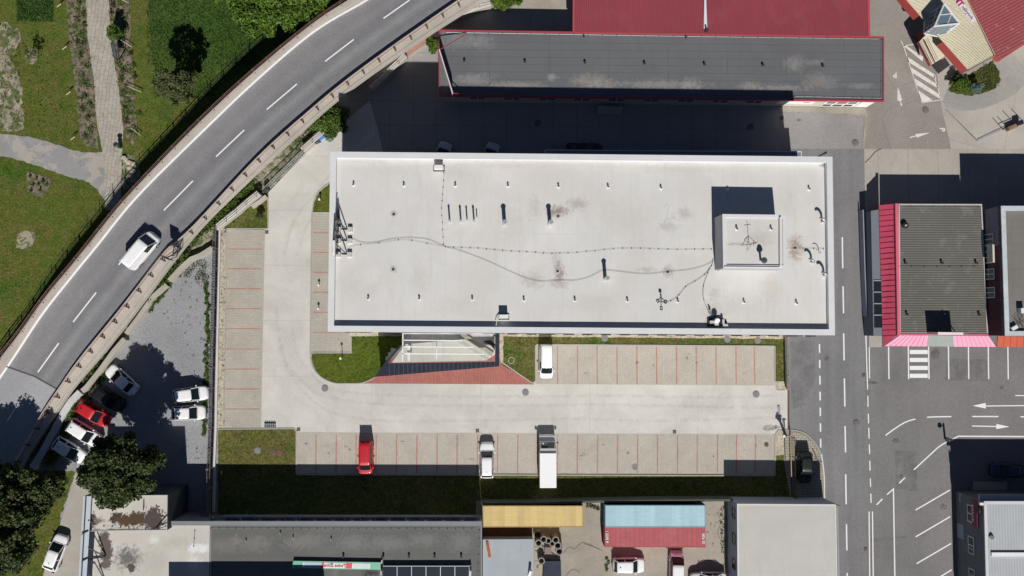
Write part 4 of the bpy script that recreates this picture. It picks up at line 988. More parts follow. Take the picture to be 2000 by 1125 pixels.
b = MB(); c0 = wallpt(rgw[0], rgw[1], .07, 4.95)+n_*.25; b.cyl(c0-n_*.1, c0+n_*.02, .55, n=20); b.build('disc', plain('sign_dark', (.06, .02, .03), .6), sgn)
text_mesh('Zlava', .5, WHITE, 'wall_lettering', gb_, frame(wallpt(rgw[0], rgw[1], .035, 1.1)+n_*.04, dd_, U))
MB().box(P(1920, 984, HG-.2), (.9, .3, .25)).build('wall_lamp', WHITE, gb_)
MB().bar(P(1936, 1082.5, HG+.1), P(2250, 1082.5, HG+.1), .45, .2).build('roof_rail', WHITE, gb_)
MB().cyl(P(1937, 1048, HG), P(1937, 1050, HG+.25), .25).build('roof_vent', CAST, gb_)
sheet('loading_slab', [(1901, 940), (1967, 941), (1966, 958), (1899, 958)], C_DRIVE, .35); 
# white flat building bottom centre right
t_, PANELR = None, m_memb('panel_roof', (.565, .545, .515), (3.05, .05), 0, [], (1.5, .05), jc=.93, wash=.14)
gh, rgh = building('panel_garage', 'flat-roofed garage of pale weathered panels beside the street, bottom', [(1439.5, 984), (1633, 985), (1637, 1200), (1441, 1200)], 4.15, plain('blue_grey_wall', (.34, .40, .46), .8), PANELR, .16, .04, plain('white_edge', (.66, .66, .66), .5), cat='garage')
ghw = sorted([Vector((p.x, p.y, 0)) for p in rgh], key=lambda p: p.x); gw = sorted(ghw[:2], key=lambda p: -p.y)
for k in range(4): window(gh, gw[0], gw[1], .055+k*.235, .055+k*.235+.10, 2.3, 3.4, STEELD, GLASS, nx=1)
ge = sorted(ghw[2:], key=lambda p: p.y)
YEL = plain('yellow_poster', (.62, .52, .20), .6)
for s0, s1 in ((.06, .12), (.17, .33), (.43, .55), (.66, .8), (.84, .9)): wall_panel(gh, 'poster', ge[0], ge[1], s0, s1, .6, 3.2, YEL, .22, .2)
b = MB(); b.bar(P(1635, 990, 4.2), P(1638, 1125, 4.2), .15, .18); b.build('gutter', STEEL, gh)
conductor('lightning_conductor', 'thin wire hooked over the corner of the panel garage roof', [(1624, 981), (1632, 985), (1641, 988)], 4.1, step=None, r=.04)

# bottom left: pale roof and dark felt roof (dealer building)
DK = (.06, .045, .033)
sA = [(178, 1018, 6.4, .75, 1.1, DK, 2.2), (228, 1012, 6.4, 1.0, .7, DK, 3), (245, 1017, 6.4, 1.3, .75, (.10, .06, .03), 3), (268, 1014, 6.4, 1.5, .9, (.085, .055, .03), 3), (300, 1014, 6.4, 1.35, 1.5, (.085, .065, .055), 3.5), (192, 1016, 6.4, 1, .5, (.2, .16, .12), .9), (240, 1036, 6.4, 3.6, .3, (.2, .17, .14), 1.2),
      (203, 1055, 4.95, .7, 1.3, (.12, .095, .085), 2.5), (208, 1078, 4.95, .75, 1.7, (.13, .10, .09), 2.5), (205, 1103, 4.95, .9, .6, (.14, .11, .1), 2), (250, 1090, 4.95, 1.9, 1.7, (.17, .16, .15), 1.1), (256, 1110, 4.95, .5, .6, (.1, .08, .07), 2.5), (297, 1062, 4.95, .5, .5, (.35, .33, .3), .5), (345, 1060, 4.95, 2.5, 1, (.45, .42, .38), .5), (300, 1095, 4.95, 2.0, 2, (.45, .42, .38), .5), (378, 1072, 4.95, .7, .7, (.75, .75, .75), 1.5), (396, 1072, 4.95, .8, .7, (.75, .75, .75), 1.5), (380, 1100, 4.95, 1, 1, (.7, .7, .7), 1.0), (300, 1055, 4.95, .8, .7, (.7, .7, .68), .9)]
ROOF_L = m_memb('stained_membrane', (.60, .57, .52), (1.9, .03), 0, sA, (6, .03), jc=.9, wash=.22)
HL = 6.4
bl, rbl = building('depot_building', 'pale flat-roofed depot with big rust-brown stains, bottom left', [(166, 968), (327, 967), (326, 1036), (160, 1038)], HL, plain('depot_wall', (.045, .052, .065), .8), ROOF_L, .08, .05, plain('depot_edge', (.55, .54, .52), .6), cat='building')
b = MB(); lr = [P(x, y, 4.95) for x, y in ((168, 1022), (335, 1018), (410, 1025), (406, 1300), (150, 1300))]
if area(lr) < 0: lr.reverse()
b.poly(lr); b.build('lower_roof', ROOF_L, bl); MB().walls([Vector((v.x, v.y, 0)) for v in lr], -.05, 4.93).build('lower_wall', plain('depot_low_wall', (.2, .22, .25), .8), bl)
gl_ = thing('roof_gantry', 'long pale board on dark triangular struts along the west edge of the depot roof', 'billboard', P(165, 1040, HL))
b = MB(); b.bar(P(171, 969, HL+.3), P(157, 1200, HL+.3), .9, .06); b.build('board', plain('board_blue_white', (.52, .58, .64), .5), gl_)
b = MB(); b.bar(P(168, 968, HL+.4), P(155, 1200, HL+.4), .1, .1)
for y in (1034, 1087, 1140):
    b.bar(P(172, y-18, HL+.4), P(206, y+1, 5.1), .1); b.bar(P(159, y+10, HL+.5), P(172, y+3, HL+.4), .1); b.bar(P(172, y+2, HL+.3), P(206, y+1, 5.1), .08); b.bar(P(172, y+5, 5.1), P(206, y+1, 5.1), .08)
b.build('struts', STEELD, gl_)
b = MB(); b.bar(P(304, 1034, HL+.1), P(325, 1015, HL+.5), .09); b.bar(P(304, 1034, HL+.1), P(326, 1027, HL+.3), .07); b.bar(P(281, 975, HL), P(280, 997, HL+.2), .08); b.build('stay_bars', STEELD, gl_)
conductor('lightning_conductor', 'row of black studs across the pale depot roof below the stains', [(202, 1028), (260, 1032), (316, 1034)], HL-.02, step=.95, hr=.07, r=.012)
conductor('lightning_conductor', 'studded wire down the east part of the pale depot roof', [(380, 1037), (379, 1052), (378, 1068)], 4.96, step=.9, hr=.07, r=.015)
sB = [(830, 1055, 4.9, 2.4, 1.0, (.20, .205, .195), .8), (690, 1060, 4.9, 2.2, 1.2, (.21, .21, .2), .8), (760, 1062, 4.9, 3.4, 1.0, (.20, .205, .195), .8), (590, 1058, 4.9, 3, 1.2, (.21, .2, .185), .9), (500, 1062, 4.9, 2.6, 1.2, (.20, .19, .175), .9), (460, 1056, 4.9, .8, .8, (.23, .21, .19), .9),
      (440, 1066, 4.9, 2.5, 1, (.2, .185, .17), .8), (900, 1060, 4.9, 2, 1.4, (.20, .205, .195), .8), (725, 1119, 4.9, 1.4, .6, (.05, .045, .04), .9), (655, 1118, 4.9, .7, .6, (.2, .19, .18), .8)]
ROOF_F = m_memb('old_felt_roof', (.145, .15, .142), (6.6, .04), 0, sB, (1.25, .04), jc=.75, wash=.3)
HD = 4.95
dl, rdl = building('dealer_building', 'long building with old grey felt roof, rooftop sign and solar panels, bottom', [(411, 1024), (941, 1024.5), (941, 1300), (408, 1300)], HD, plain('dealer_wall', (.36, .41, .47), .8), ROOF_F, .1, .05, plain('dealer_edge', (.30, .31, .33), .6), cat='building')
rdn = sorted([Vector((p.x, p.y, 0)) for p in rdl], key=lambda p: -p.y)[:2]; rdn.sort(key=lambda p: -p.x)
for k in range(14):
    window(dl, rdn[0], rdn[1], .01+k*.069, .01+k*.069+.062, 2.9, 4.6, plain('pale_frame', (.40, .46, .54), .5), GLASS, nx=1)
b = MB(); b.bar(P(330, 1021.5, HD+.1), P(941, 1022, HD+.1), .5, .3); b.build('north_fascia', plain('fascia_grey', (.22, .235, .255), .6), dl)
conductor('lightning_conductor', 'studded wire along the north edge of the old felt roof', [(412, 1032), (680, 1033), (930, 1033)], HD-.05, step=.95, hr=.06, r=.012, mat=STEEL)
conductor('lightning_conductor', 'studded wire down the east edge of the old felt roof', [(936, 1036), (935, 1080), (934, 1130)], HD-.05, step=.95, hr=.07, r=.012, mat=STEEL)
for i, x in enumerate((671, 749, 799, 849, 901)): stub('roof_vent', '%s black slot vent from the west on the old felt roof' % ordn[i], (x, 1086.5), HD-.05, .09, .3, 'black slot vents on the felt roof', STEELD)
for i, (x, y) in enumerate(((548, 1041), (573, 1050), (481, 1056), (647, 1053))): stub('roof_vent', '%s small pipe stub from the north west on the old felt roof' % ordn[i], (x, y), HD-.05, .06, .25, 'small pipe stubs on the felt roof', STEEL)
# rooftop sign board (leaning back, readable from the south)
ts = thing('roof_sign', 'green-edged white and red name board lying across the old felt roof', 'sign', P(655, 1105, HD))
A, B, C, D = P(743, 1113, HD+.15), P(570, 1110, HD+.15), P(573, 1095.5, HD+.32), P(744, 1098.5, HD+.32)
def sgp(s, q, o=.0): # s along A->B, q up
    v = A.lerp(B, s).lerp(D.lerp(C, s), q); return v+sn*o
sn = (B-A).cross(D-A).normalized(); sn = sn if sn.z > 0 else -sn
def sgpanel(name, s0, s1, q0, q1, o, mat, par):
    v = [sgp(s0, q0, o), sgp(s1, q0, o), sgp(s1, q1, o), sgp(s0, q1, o)]; m = MB(); m.add(v+[p-sn*.04 for p in v], [(0, 1, 2, 3), (7, 6, 5, 4), (0, 4, 5, 1), (1, 5, 6, 2), (2, 6, 7, 3), (3, 7, 4, 0)]); return m.build(name, mat, par)
SGREEN = plain('sign_green', (.12, .38, .27), .5); SRED = plain('sign_red', (.62, .03, .05), .5)
brd = sgpanel('board', 0, 1, 0, 1, 0, SGREEN, ts)
sgpanel('white_field', .12, .885, .14, .82, .02, plain('sign_white', (.66, .66, .66), .6), brd); sgpanel('red_block', .324, .398, .12, .84, .03, SRED, brd); sgpanel('red_block', .645, .675, .12, .84, .03, SRED, brd); sgpanel('grey_field', .13, .31, .2, .72, .026, plain('sign_grey', (.5, .55, .56), .5), brd); sgpanel('blue_field', .68, .87, .2, .75, .026, plain('sign_blue', (.35, .45, .6), .5), brd)
text_mesh('Todos Žilina', .50, plain('letter_red', (.42, .02, .07), .5), 'lettering', brd, frame(sgp(.52, .48, .05), (B-A), (D-A)), bold=.012)
for s in (.02, .25, .5, .75, .98): MB().bar(sgp(s, .9, -.05), sgp(s, .9)+Vector((0, .05, -.28)), .07).build('support', STEELD, ts)
b = MB(); b.bar(P(746, 1094, HD+.32), P(743.5, 1114, HD+.15), .14, .1); b.build('end_frame', plain('rusty_end', (.5, .42, .36), .7), ts)
# solar row on the roof
sp = thing('solar_array', 'row of dark solar panels on the south part of the old felt roof', 'solar panels', P(832, 1115, HD))
PVM = plain('solar_cells', (.012, .016, .032), .35, 0, .25, fine=.02)
for k in range(6):
    x0, x1 = 748+k*28.2, 748+(k+1)*28.2-1.2
    v = [P(x0, 1145, HD+.3), P(x1, 1145, HD+.3), P(x1, 1106, HD+.42), P(x0, 1106, HD+.42)]
    m = MB(); m.add(v+[p-U*.05 for p in v], [(0, 1, 2, 3), (7, 6, 5, 4), (0, 4, 5, 1), (1, 5, 6, 2), (2, 6, 7, 3), (3, 7, 4, 0)]); pn = m.build('solar_panel', PVM, sp)
    f = MB(); f.bar(v[1]+Vector((.04, 0, .02)), v[2]+Vector((.04, 0, .02)), .06, .07); f.build('panel_frame', STEEL, sp)
b = MB(); b.bar(P(748, 1105.5, HD+.38), P(917, 1105.5, HD+.38), .08, .12); b.bar(P(918, 1104, HD+.42), P(918.5, 1140, HD+.3), .1, .1); b.box(P(919, 1118, HD+.6), (.2, .5, .6)); b.box(P(745, 1118, HD+.6), (.2, .5, .6)); b.build('mount', STEEL, sp)
# leaning facade collectors along the north wall
CGLS = plain('collector_glass', (.50, .56, .64), .3, fine=.03)  # pale base colour carries the sky's reflection on the glass
sf = thing('solar_array', 'slanted row of dark collectors along the north wall foot of the felt-roofed building', 'solar panels', P(680, 1010, 2.5))
for k in range(18):
    x0 = 412+k*29.3; x1 = x0+28.3
    v = [P(x0, 1015.5, 3.5), P(x1, 1015.5, 3.5), P(x1, 1009.5, 3.9), P(x0, 1009.5, 3.9)]
    m = MB(); m.add(v+[p-U*.06 for p in v], [(0, 1, 2, 3), (7, 6, 5, 4), (0, 4, 5, 1), (1, 5, 6, 2), (2, 6, 7, 3), (3, 7, 4, 0)]); m.build('solar_panel', CGLS, sf)
    f = MB(); a_ = (v[0]+v[3])/2; f.bar(v[3], Vector((v[3].x, v[3].y-1.2, 3.0)), .05); f.build('bracket', STEELD, sf)
# tall neighbour just outside the frame to the south: its shadow falls on both roofs
building('neighbour_block', 'tall block outside the picture whose shadow reaches the bottom roofs', [(306, 1196), (622, 1196), (622, 1400), (306, 1400)], 8.9, OFFW, ROOF_L, .3, .3, cat='building')
# blue grey shed, open shed
sh, rsh = building('metal_shed', 'blue-grey sheet metal shed south of the yellow container', [(943, 1054), (1041, 1053.5), (1042, 1250), (943, 1250)], 3.2, plain('shed_wall', (.35, .38, .42), .6), m_memb('shed_sheet', (.40, .445, .48), (2.25, .03), 0, [], (6.2, .03), jc=.9, wash=.1), .05, .02, plain('shed_edge', (.5, .53, .56), .5), cat='shed')
b = MB()
for k in range(6): b.box(P(951.5+k*.9, 1060+k*5.2, 3.24), (.32, .3, .1), .1*random.random())
b.build('rust_patch', plain('orange_rust', (.42, .12, .04), .9, fine=.3), sh)
MB().cyl(P(1033, 1125, 3.2), P(1037, 1114, 3.9), .16, n=12).build('flue', WHITE, sh)
b = MB(); b.poly([P(944, 1029, 1.5), P(1040, 1029, 1.5), P(1040, 1055, 1.7), P(944, 1055, 1.7)][::-1]);
t = thing('lean_to_roof', 'rusty brown lean-to roof in shade between yellow container and blue-grey shed', 'roof', P(990, 1042))
b.build('roof_sheet', plain('rust_brown', (.15, .075, .04), .9, fine=.2), t)
b = MB(); [b.bar(P(x, 1052, 0), P(x, 1052, 1.68), .1) for x in (946, 975, 1005, 1036)]; b.build('posts', RUSTST, t)
# ---------------------------------------------------------------- containers
def container(label, px, h, mat, roofmat, z0=0.0, ribs=40):
    r = PP(px, h); c = sum(r, Vector((0, 0, 0)))/4; t = thing('shipping_container', label, 'container', Vector((c.x, c.y, z0)), 'shipping containers in the back yard')
    if area(r) < 0: r.reverse()
    i = inset(r, .04); m = MB()
    # corrugated sides
    out = []
    for k in range(4):
        a, b_ = i[k], i[(k+1) % 4]; L = (b_-a).length; n = max(6, int(L/.14)); e = (b_-a).normalized(); nn = Vector((e.y, -e.x))
        for q in range(n): out.append(a.lerp(b_, q/n)-nn*(.04 if (q//2) % 2 else 0))
    m.walls([Vector((v.x, v.y, 0)) for v in out], z0+.1, h-.05); m.build('side_panels', mat, t)
    m = MB(); n = ribs
    A, B, C, D = [Vector((v.x, v.y, h-.02)) for v in (i[0], i[1], i[2], i[3])]
    if (B-A).length < (C-B).length: A, B, C, D = B, C, D, A
    rows = []
    for k in range(n*2+1):
        f = k/(n*2); dz = .03 if k % 2 else 0; rows.append([A.lerp(B, f)+U*dz, D.lerp(C, f)+U*dz])
    grid(m, rows); m.build('roof', roofmat, t)
    m = MB()
    for k in range(4):
        a, b_ = r[k], r[(k+1) % 4]; m.bar(a-U*.05, b_-U*.05, .1, .12); m.bar(Vector((a.x, a.y, z0+.1)), Vector((b_.x, b_.y, z0+.1)), .1, .16); m.bar(Vector((a.x, a.y, z0)), a, .14)
    m.build('frame', mat, t); return t
def m_cont(name, col, band, amp, seam, sdark, fade):
    t = NT(name); p = t.pos(); sx = t.n('ShaderNodeSeparateXYZ'); t.l(p, sx.inputs[0])
    wn_ = t.n('ShaderNodeTexWhiteNoise', noise_dimensions='1D'); t.l(t.math('FLOOR', t.math('MULTIPLY', sx.outputs[0], 1/band)), wn_.inputs['W'])
    v = t.math('MULTIPLY', t.rng(wn_.outputs['Value'], 0, 1, 1-amp, 1+amp), t.rng(t.noise(t.pos(scale=(.5, 3, 1)), 1.2, 5, .7), .3, .7, .92, 1.08))
    c = t.mul(col, v)
    c = t.mix(t.math('MULTIPLY', line_mask(t, p, 0, seam, .03, .1), sdark), c, tuple(x*.45 for x in col))
    c = t.mix(t.rng(t.noise(p, .7, 6, .7, .6), .52, .7, 0, .45), c, fade)
    c = t.mix(t.rng(t.noise(p, 2.6, 5, .75), .66, .74, 0, .7), c, (.20, .12, .07))
    t.col(c); return t.fin(.6, 0, .3)
YELM = m_cont('yellow_container_roof', (.66, .50, .22), .78, .10, 1.56, .15, (.70, .56, .30))
BLUM = m_cont('blue_container_roof', (.42, .61, .69), .52, .08, 1.04, .12, (.50, .68, .74))
REDC = m_cont('red_container_paint', (.46, .115, .125), .35, .05, .58, .45, (.52, .20, .20))
container('long pale yellow shipping container next to the dark felt roof', [(943, 988.5), (1138, 988.5), (1138.5, 1029), (944, 1029)], 2.6, plain('yellow_side', (.42, .28, .10), .7, fine=.2), YELM)
container('long light blue shipping container side by side with the red one', [(1182.5, 987.5), (1377, 987.5), (1377.5, 1029), (1182.5, 1029)], 2.6, plain('blue_side', (.22, .36, .42), .7, fine=.1), BLUM)
rc = container('long red shipping container between the light blue one and the parked cars', [(1182.5, 1030), (1377, 1030), (1377.5, 1068.5), (1182, 1067.5)], 2.55, REDC, REDC)
text_mesh('1 2295 8', .42, WHITE, 'lettering', rc, frame(P(1185.5, 1048, 2.59), (0, -1, 0), (1, 0, 0)), bold=.01)
text_mesh('22 9281', .42, WHITE, 'lettering', rc, frame(P(1374, 1051, 2.59), (0, 1, 0), (-1, 0, 0)), bold=.01)
# yard wall north of the containers
wallstrip('yard_wall', 'long dark green wall between the shaded lawn and the containers', [(940, 984.5), (1040, 984), (1120, 981), (1190, 979.5), (1260, 978.5), (1330, 978), (1432, 977)], .25, 2.2, plain('mossy_wall', (.10, .115, .09), .9, fine=.15))

# pipes and junk between shed and yard
CONCP = plain('pipe_concrete', (.33, .31, .29), .85, fine=.15)
for i, (x, y, r, h) in enumerate(((1052, 1061, .42, 1.7), (1062, 1054, .42, 1.6), (1071, 1056.5, .38, 1.5), (1078.5, 1062, .36, 1.2), (1085.5, 1055, .42, 1.9), (1089.5, 1066, .45, 1.7), (1092.5, 1077.5, .46, 1.6), (1050, 1045, .5, .9), (1057.5, 1096, .42, 1.0))):
    z = h; p = P(x, y, z); t = thing('concrete_pipe', ['upright concrete pipe at the left of the pipe row', 'upright pipe second in the row under the yellow container', 'narrow upright pipe in the middle of the pipe row', 'shortest upright pipe inside the bend of the row', 'tallest upright pipe at the top right of the row', 'wide upright pipe at the right bend of the row', 'lowest right pipe of the row beside the open yard', 'wide low pipe in shade closest to the brown lean-to', 'single short pipe apart below the others'][i], 'pipe', Vector((p.x, p.y, 0)), 'concrete pipes in the yard')
    m = MB(); n = 20
    ring = lambda rr, zz: [Vector((p.x+rr*math.cos(2*math.pi*k/n), p.y+rr*math.sin(2*math.pi*k/n), zz)) for k in range(n)]
    vs = ring(r, 0)+ring(r, h)+ring(r*.74, h)+ring(r*.74, .05); fs = []
    for a in range(3): fs += [(a*n+k, a*n+(k+1) % n, (a+1)*n+(k+1) % n, (a+1)*n+k) for k in range(n)]
    m.add(vs, fs); m.build('pipe_shell', CONCP, t)
    m = MB(); m.poly(ring(r*.74, .06)); m.build('pipe_inside', BLACK, t)
t = thing('crate_table', 'square brown box on crossed bars among the concrete pipes', 'box', P(1070, 1074)); MB().box(P(1070, 1074, .45), (.8, .8, .7)).build('box', plain('box_brown', (.26, .2, .18), .8), t)
b = MB(); [b.bar(P(1070, 1074, .15), P(x, y, .15), .08) for x, y in ((1056, 1064), (1082, 1064), (1054, 1088), (1088, 1088))]; b.build('crossed_bars', RUSTST, t)
t = thing('shadow_slab', 'dark blue slab imitating a shadow at the bottom beside the shed', 'stack', P(1079, 1112)); b = MB(); q = [P(1062, 1096, .7), P(1095.5, 1096, .7), P(1096.5, 1150, .7), P(1060, 1150, .7)]
b.prism(inset(q if area(q) > 0 else q[::-1], .0), 0, .7); b.build('shadow_prism', plain('shadow_navy', (.022, .03, .055), .7, fine=.3), t)  # patch of ground shadow, built as a low navy block
for i, (x, y, w_, d_) in enumerate(((1047, 1072, .6, .5), (1047, 1083, .35, 1.2), (1048, 1102, .5, .8), (1054, 1112, .8, 1.2))):
    p = P(x, y); t = thing('pallet', ['pale plank pallet beside the left concrete pipe', 'narrow pale plank stack between shed and box', 'small plank pile left of the single short pipe', 'pale pallet next to the dark blue shadow slab'][i], 'pallet', p)
    m = MB(); [m.box(p+Vector((-w_/2+w_*(k+.5)/4, 0, .12)), (w_/5, d_, .05)) for k in range(4)]; m.build('planks', plain('pale_wood%d' % i, (.45, .40, .32), .9), t)
    m = MB(); [m.box(p+Vector((0, -d_/2+.08+k*(d_-.16)/2, .05)), (w_, .1, .1)) for k in range(3)]; m.build('bearers', plain('dark_wood%d' % i, (.3, .26, .2), .9), t)

# ---------------------------------------------------------------- main roof equipment
T3 = 'small white vents on the office roof'
def tvent(label, x, y, z=ZS):
    p = P(x, y, z); t = thing('roof_vent', label, 'vent', p, T3)
    MB().cyl(p, p+U*.06, .2, .17, 12).build('flange', WHITE, t); MB().cyl(p, p+U*.32, .06, n=8).build('pipe', WHITE, t); MB().cyl(p+U*.30, p+U*.40, .12, .08, 8).build('cap', plain('vent_cap', (.10, .10, .10), .5) if 'VC' not in globals() else VC, t)
VC = plain('vent_cap', (.12, .12, .12), .5)
for i, (x, y) in enumerate(((691, 361), (789, 362), (889.5, 362.5), (992, 363), (1090.5, 364.5), (1187.5, 365.5), (1290.5, 367.5), (1579.5, 369.5), (1421, 371))):
    tvent('%s small white vent of the north row on the office roof, counted from the west' % ordn[i] if i < 7 else ['small white vent by the north east roof corner', 'small white vent inside the penthouse shadow'][i-7], x, y)
for i, (x, y) in enumerate(((719.5, 583), (819, 583.5), (922.5, 584), (1023, 585.5), (1122.5, 586), (1225, 587), (1323.5, 588.5), (1452.5, 590), (1555, 592))):
    tvent('%s small white vent of the south row on the office roof, counted from the west' % ordn[i], x, y)
tvent('left small white vent on top of the penthouse', 1438.5, 447, 15.5); tvent('right small white vent on top of the penthouse', 1505.5, 447.5, 15.5)
for i, (x, y, w_) in enumerate(((769, 418.5, 'under the cable, north west part'), (768, 526, 'on the south west part'), (1090, 422, 'in the dark stain next to the big silver pipe'), (1089, 529.5, 'in the dark stain by the cable in the middle'), (1304, 531, 'on the cable west of the penthouse'), (1553, 484, 'in the brown stain east of the penthouse'))):
    p = P(x, y, ZS); t = thing('roof_drain', 'round black roof drain %s' % w_, 'drain', p, 'drains of the office roof'); MB().cyl(p, p+U*.06, .17, .13, 12).build('drain_grate', STEELD, t); MB().cyl(p-U*.01, p+U*.02, .3, .3, 14).build('drain_collar', plain('drain_ring%d' % i, (.5, .48, .45), .7), t)
def chimney(label, x, y, r, h, cap=True):
    """x, y: photo pixel of the base on the roof"""
    p = P(x, y, ZS); t = thing('flue_pipe', label, 'chimney', p, 'silver flue pipes on the office roof')
    r = r*.8; h = h*.97; MB().cyl(p, p+U*.08, r*1.3, r*1.2, 14).build('collar', STEELB, t); MB().cyl(p, p+U*h, r, n=14).build('pipe', STEELB, t)
    MB().cyl(p+U*h, p+U*(h+.1), r*1.05, r*1.25, 14).cyl(p+U*(h+.1), p+U*(h+.22), r*1.35, r*.9, 14).build('cowl', STEELB, t); return t
STEELB = plain('bright_steel', (.74, .76, .78), .28, .6)
for x, y, r, h, l in ((878.5, 434, .12, 1.55, 'westernmost slim silver flue pipe of the close row'), (900.3, 434, .12, 1.5, 'second slim silver flue pipe from the west in the close row'), (912.5, 432, .10, 1.35, 'thin silver flue pipe in the middle of the close row'), (926, 434, .12, 1.5, 'eastern slim silver flue pipe of the close row'), (931.5, 426, .07, .75, 'tiny flue pipe at the east end of the close row'),
                      (985.5, 438, .27, 1.75, 'thick silver flue pipe west of the dark stain'), (1074, 438, .27, 1.75, 'thick silver flue pipe touching the dark stain'), (1182, 545, .25, 1.75, 'thick silver flue pipe standing alone by the cable')): chimney(l, x, y, r, h)
def goose(label, x, y, r, h, grp='bent vent pipes at the east end of the roof'):
    r = r*.75; h = h*.75; p = P(x, y, ZS); t = thing('bent_vent_pipe', label, 'vent', p, grp)
    MB().cyl(p, p+U*h*.55, r, n=12).build('pipe', STEELB, t)
    m = MB(); pts = [p+U*h*.5+Vector((-.35*(1-math.cos(a)), .35*(1-math.cos(a))*.6, .45*math.sin(a)+.1)) for a in [k*math.pi/10 for k in range(9)]]; m.tube(pts, r*1.05, 10); m.build('bend', plain('bend_steel_'+str(int(x)), (.45, .46, .47), .35, .5), t)
goose('bent grey vent pipe in the north east part of the roof', 1605.5, 434, .16, 1.6); goose('bent grey vent pipe just east of the penthouse', 1585, 513, .15, 1.45); goose('bent grey vent pipe closest to the south east parapet', 1609, 539, .17, 1.65); goose('small thin bent pipe above the studded wire', 1600, 495, .05, .7)
p = P(1485.5, 510, 15.48); t = thing('round_vent', 'round dark vent cowl on the penthouse roof', 'vent', p); MB().cyl(p, p+U*1.2, .12, n=12).build('pipe', STEELB, t); MB().cyl(p+U*1.15, p+U*1.45, .34, .22, 16).build('cowl', plain('cowl_grey', (.10, .10, .11), .4, .3), t)
p = P(1463, 478, 15.48); t = thing('antenna_mast', 'thin antenna mast on a tripod in the middle of the penthouse roof', 'antenna', p)
MB().cyl(p, p+U*2.4, .03, .02, 6).build('mast', STEELD, t); m = MB()
for a in (.2, 2.3, 4.4, 3.3): m.bar(p+U*.9, p+Vector((math.cos(a)*.8, math.sin(a)*.65, .03)), .03)
m.build('tripod', STEELD, t); m = MB(); m.bar(p+U*1.9+Vector((-.35, 0, 0)), p+U*1.9+Vector((.35, .1, 0)), .03); m.bar(p+U*1.5+Vector((0, -.3, 0)), p+U*1.5+Vector((0, .3, 0)), .03); m.build('crossbars', STEELD, t)
m = MB(); m.tube([P(1463, 478, 15.5), P(1430, 477, 15.5), P(1422, 478, 15.5)], .02, 4); m.build('cable', STEEL, t)
def acunit(label, x, y, cab):
    p = P(x, y, ZS); t = thing('air_conditioner', label, 'air conditioner', p, 'white boxed units at the roof parapet')
    MB().box(p+Vector((0, .0, .52)), (.92, .42, .86)).build('casing', WHITE, t)
    m = MB(); w_, d_ = 1.2, .62
    for sx_ in (-1, 1): m.box(p+Vector((sx_*w_/2, 0, .06)), (.06, d_, .06))
    for sy_ in (-1, 1): m.box(p+Vector((0, sy_*d_/2, .06)), (w_, .06, .06))
    m.build('stand', STEELD, t); m = MB(); m.cyl(p+Vector((.1, .215, .5)), p+Vector((.1, .24, .5)), .3, n=18); m.build('fan_grille', STEELD, t)
    m = MB(); m.tube([P(a, b_, ZS+c) for a, b_, c in cab], .045, 6); m.build('hose', WHITE, t)
acunit('white air conditioning unit by the north parapet of the office roof', 857.5, 329, [(864, 324, .2), (866, 316, .25), (865, 306, .3)]); acunit('white air conditioning unit by the south parapet of the office roof', 983.5, 618.5, [(975, 619, .5), (970, 627, .5), (969, 636, .6)])
# conductors on the roof
H1 = [(867, 338), (866.5, 353), (865.5, 366.5), (864.5, 380), (863.5, 392.5), (862.5, 407), (863, 421), (864, 435), (864.5, 449), (865.5, 463), (866, 477)]
conductor('lightning_conductor', 'studded wire crossing the office roof north to south beside the flue pipes', [(866.5, 310)]+H1+[(870, 482)], ZS, H1, r=.009)
H2 = [(870, 482.5), (886, 483.5), (902, 484), (918.5, 484.5), (934, 485.2), (950, 486.8), (966.5, 488.3), (982, 489.8), (998.5, 490.8), (1014, 491.9), (1029, 492.2), (1046, 493.3), (1061.5, 494.7), (1078, 495.4), (1093.5, 494.7), (1109.5, 494.3), (1127, 493.5), (1145, 491.5), (1162, 490.3), (1180, 488), (1198, 486.3), (1216, 485.3), (1233.5, 485.2), (1251, 485.4), (1269, 486), (1286.5, 486.6), (1304.5, 487.2), (1322.8, 487.8), (1340, 487.6), (1356.8, 487.2), (1373.5, 487), (1389.5, 486.8)]
conductor('lightning_conductor', 'long gently waved studded wire along the middle of the office roof', H2, ZS, H2, r=.009)
H3 = [(704, 478.5), (740, 475), (778, 469), (804.5, 470), (834, 475.7)]
conductor('lightning_conductor', 'thin studded wire from the billboard ballast to the crossing of wires', [(679, 490), (686, 481)]+H3+[(866, 481)], ZS, H3, r=.009)
H4 = [(1550, 485), (1568.5, 485), (1589, 485.5), (1608, 486)]
conductor('lightning_conductor', 'short studded wire between penthouse and east parapet', [(1536, 484.5)]+H4, ZS, H4, r=.009)
H5 = [(1613, 491.5), (1613.5, 509), (1614, 527), (1615, 544.5), (1616, 562), (1616, 580.5), (1615.5, 599.5), (1615.5, 619.5)]
conductor('lightning_conductor', 'studded wire down the east parapet of the office roof', H5, ZS, H5, r=.009)
H6 = [(1389.5, 519.5), (1376, 536.5), (1357.5, 549.5), (1339, 560.5), (1326, 576.5), (1310, 588)]
conductor('lightning_conductor', 'studded wire from the penthouse corner to the weather station', [(1393, 508)]+H6+[(1298, 591)], ZS, H6, r=.018)
H7 = [(1382.5, 533), (1374, 559), (1374.5, 585), (1385, 610.5)]
conductor('lightning_conductor', 'studded wire curving from the penthouse to the antenna cluster', [(1388, 522)]+H7+[(1392, 618)], ZS, H7, r=.018)
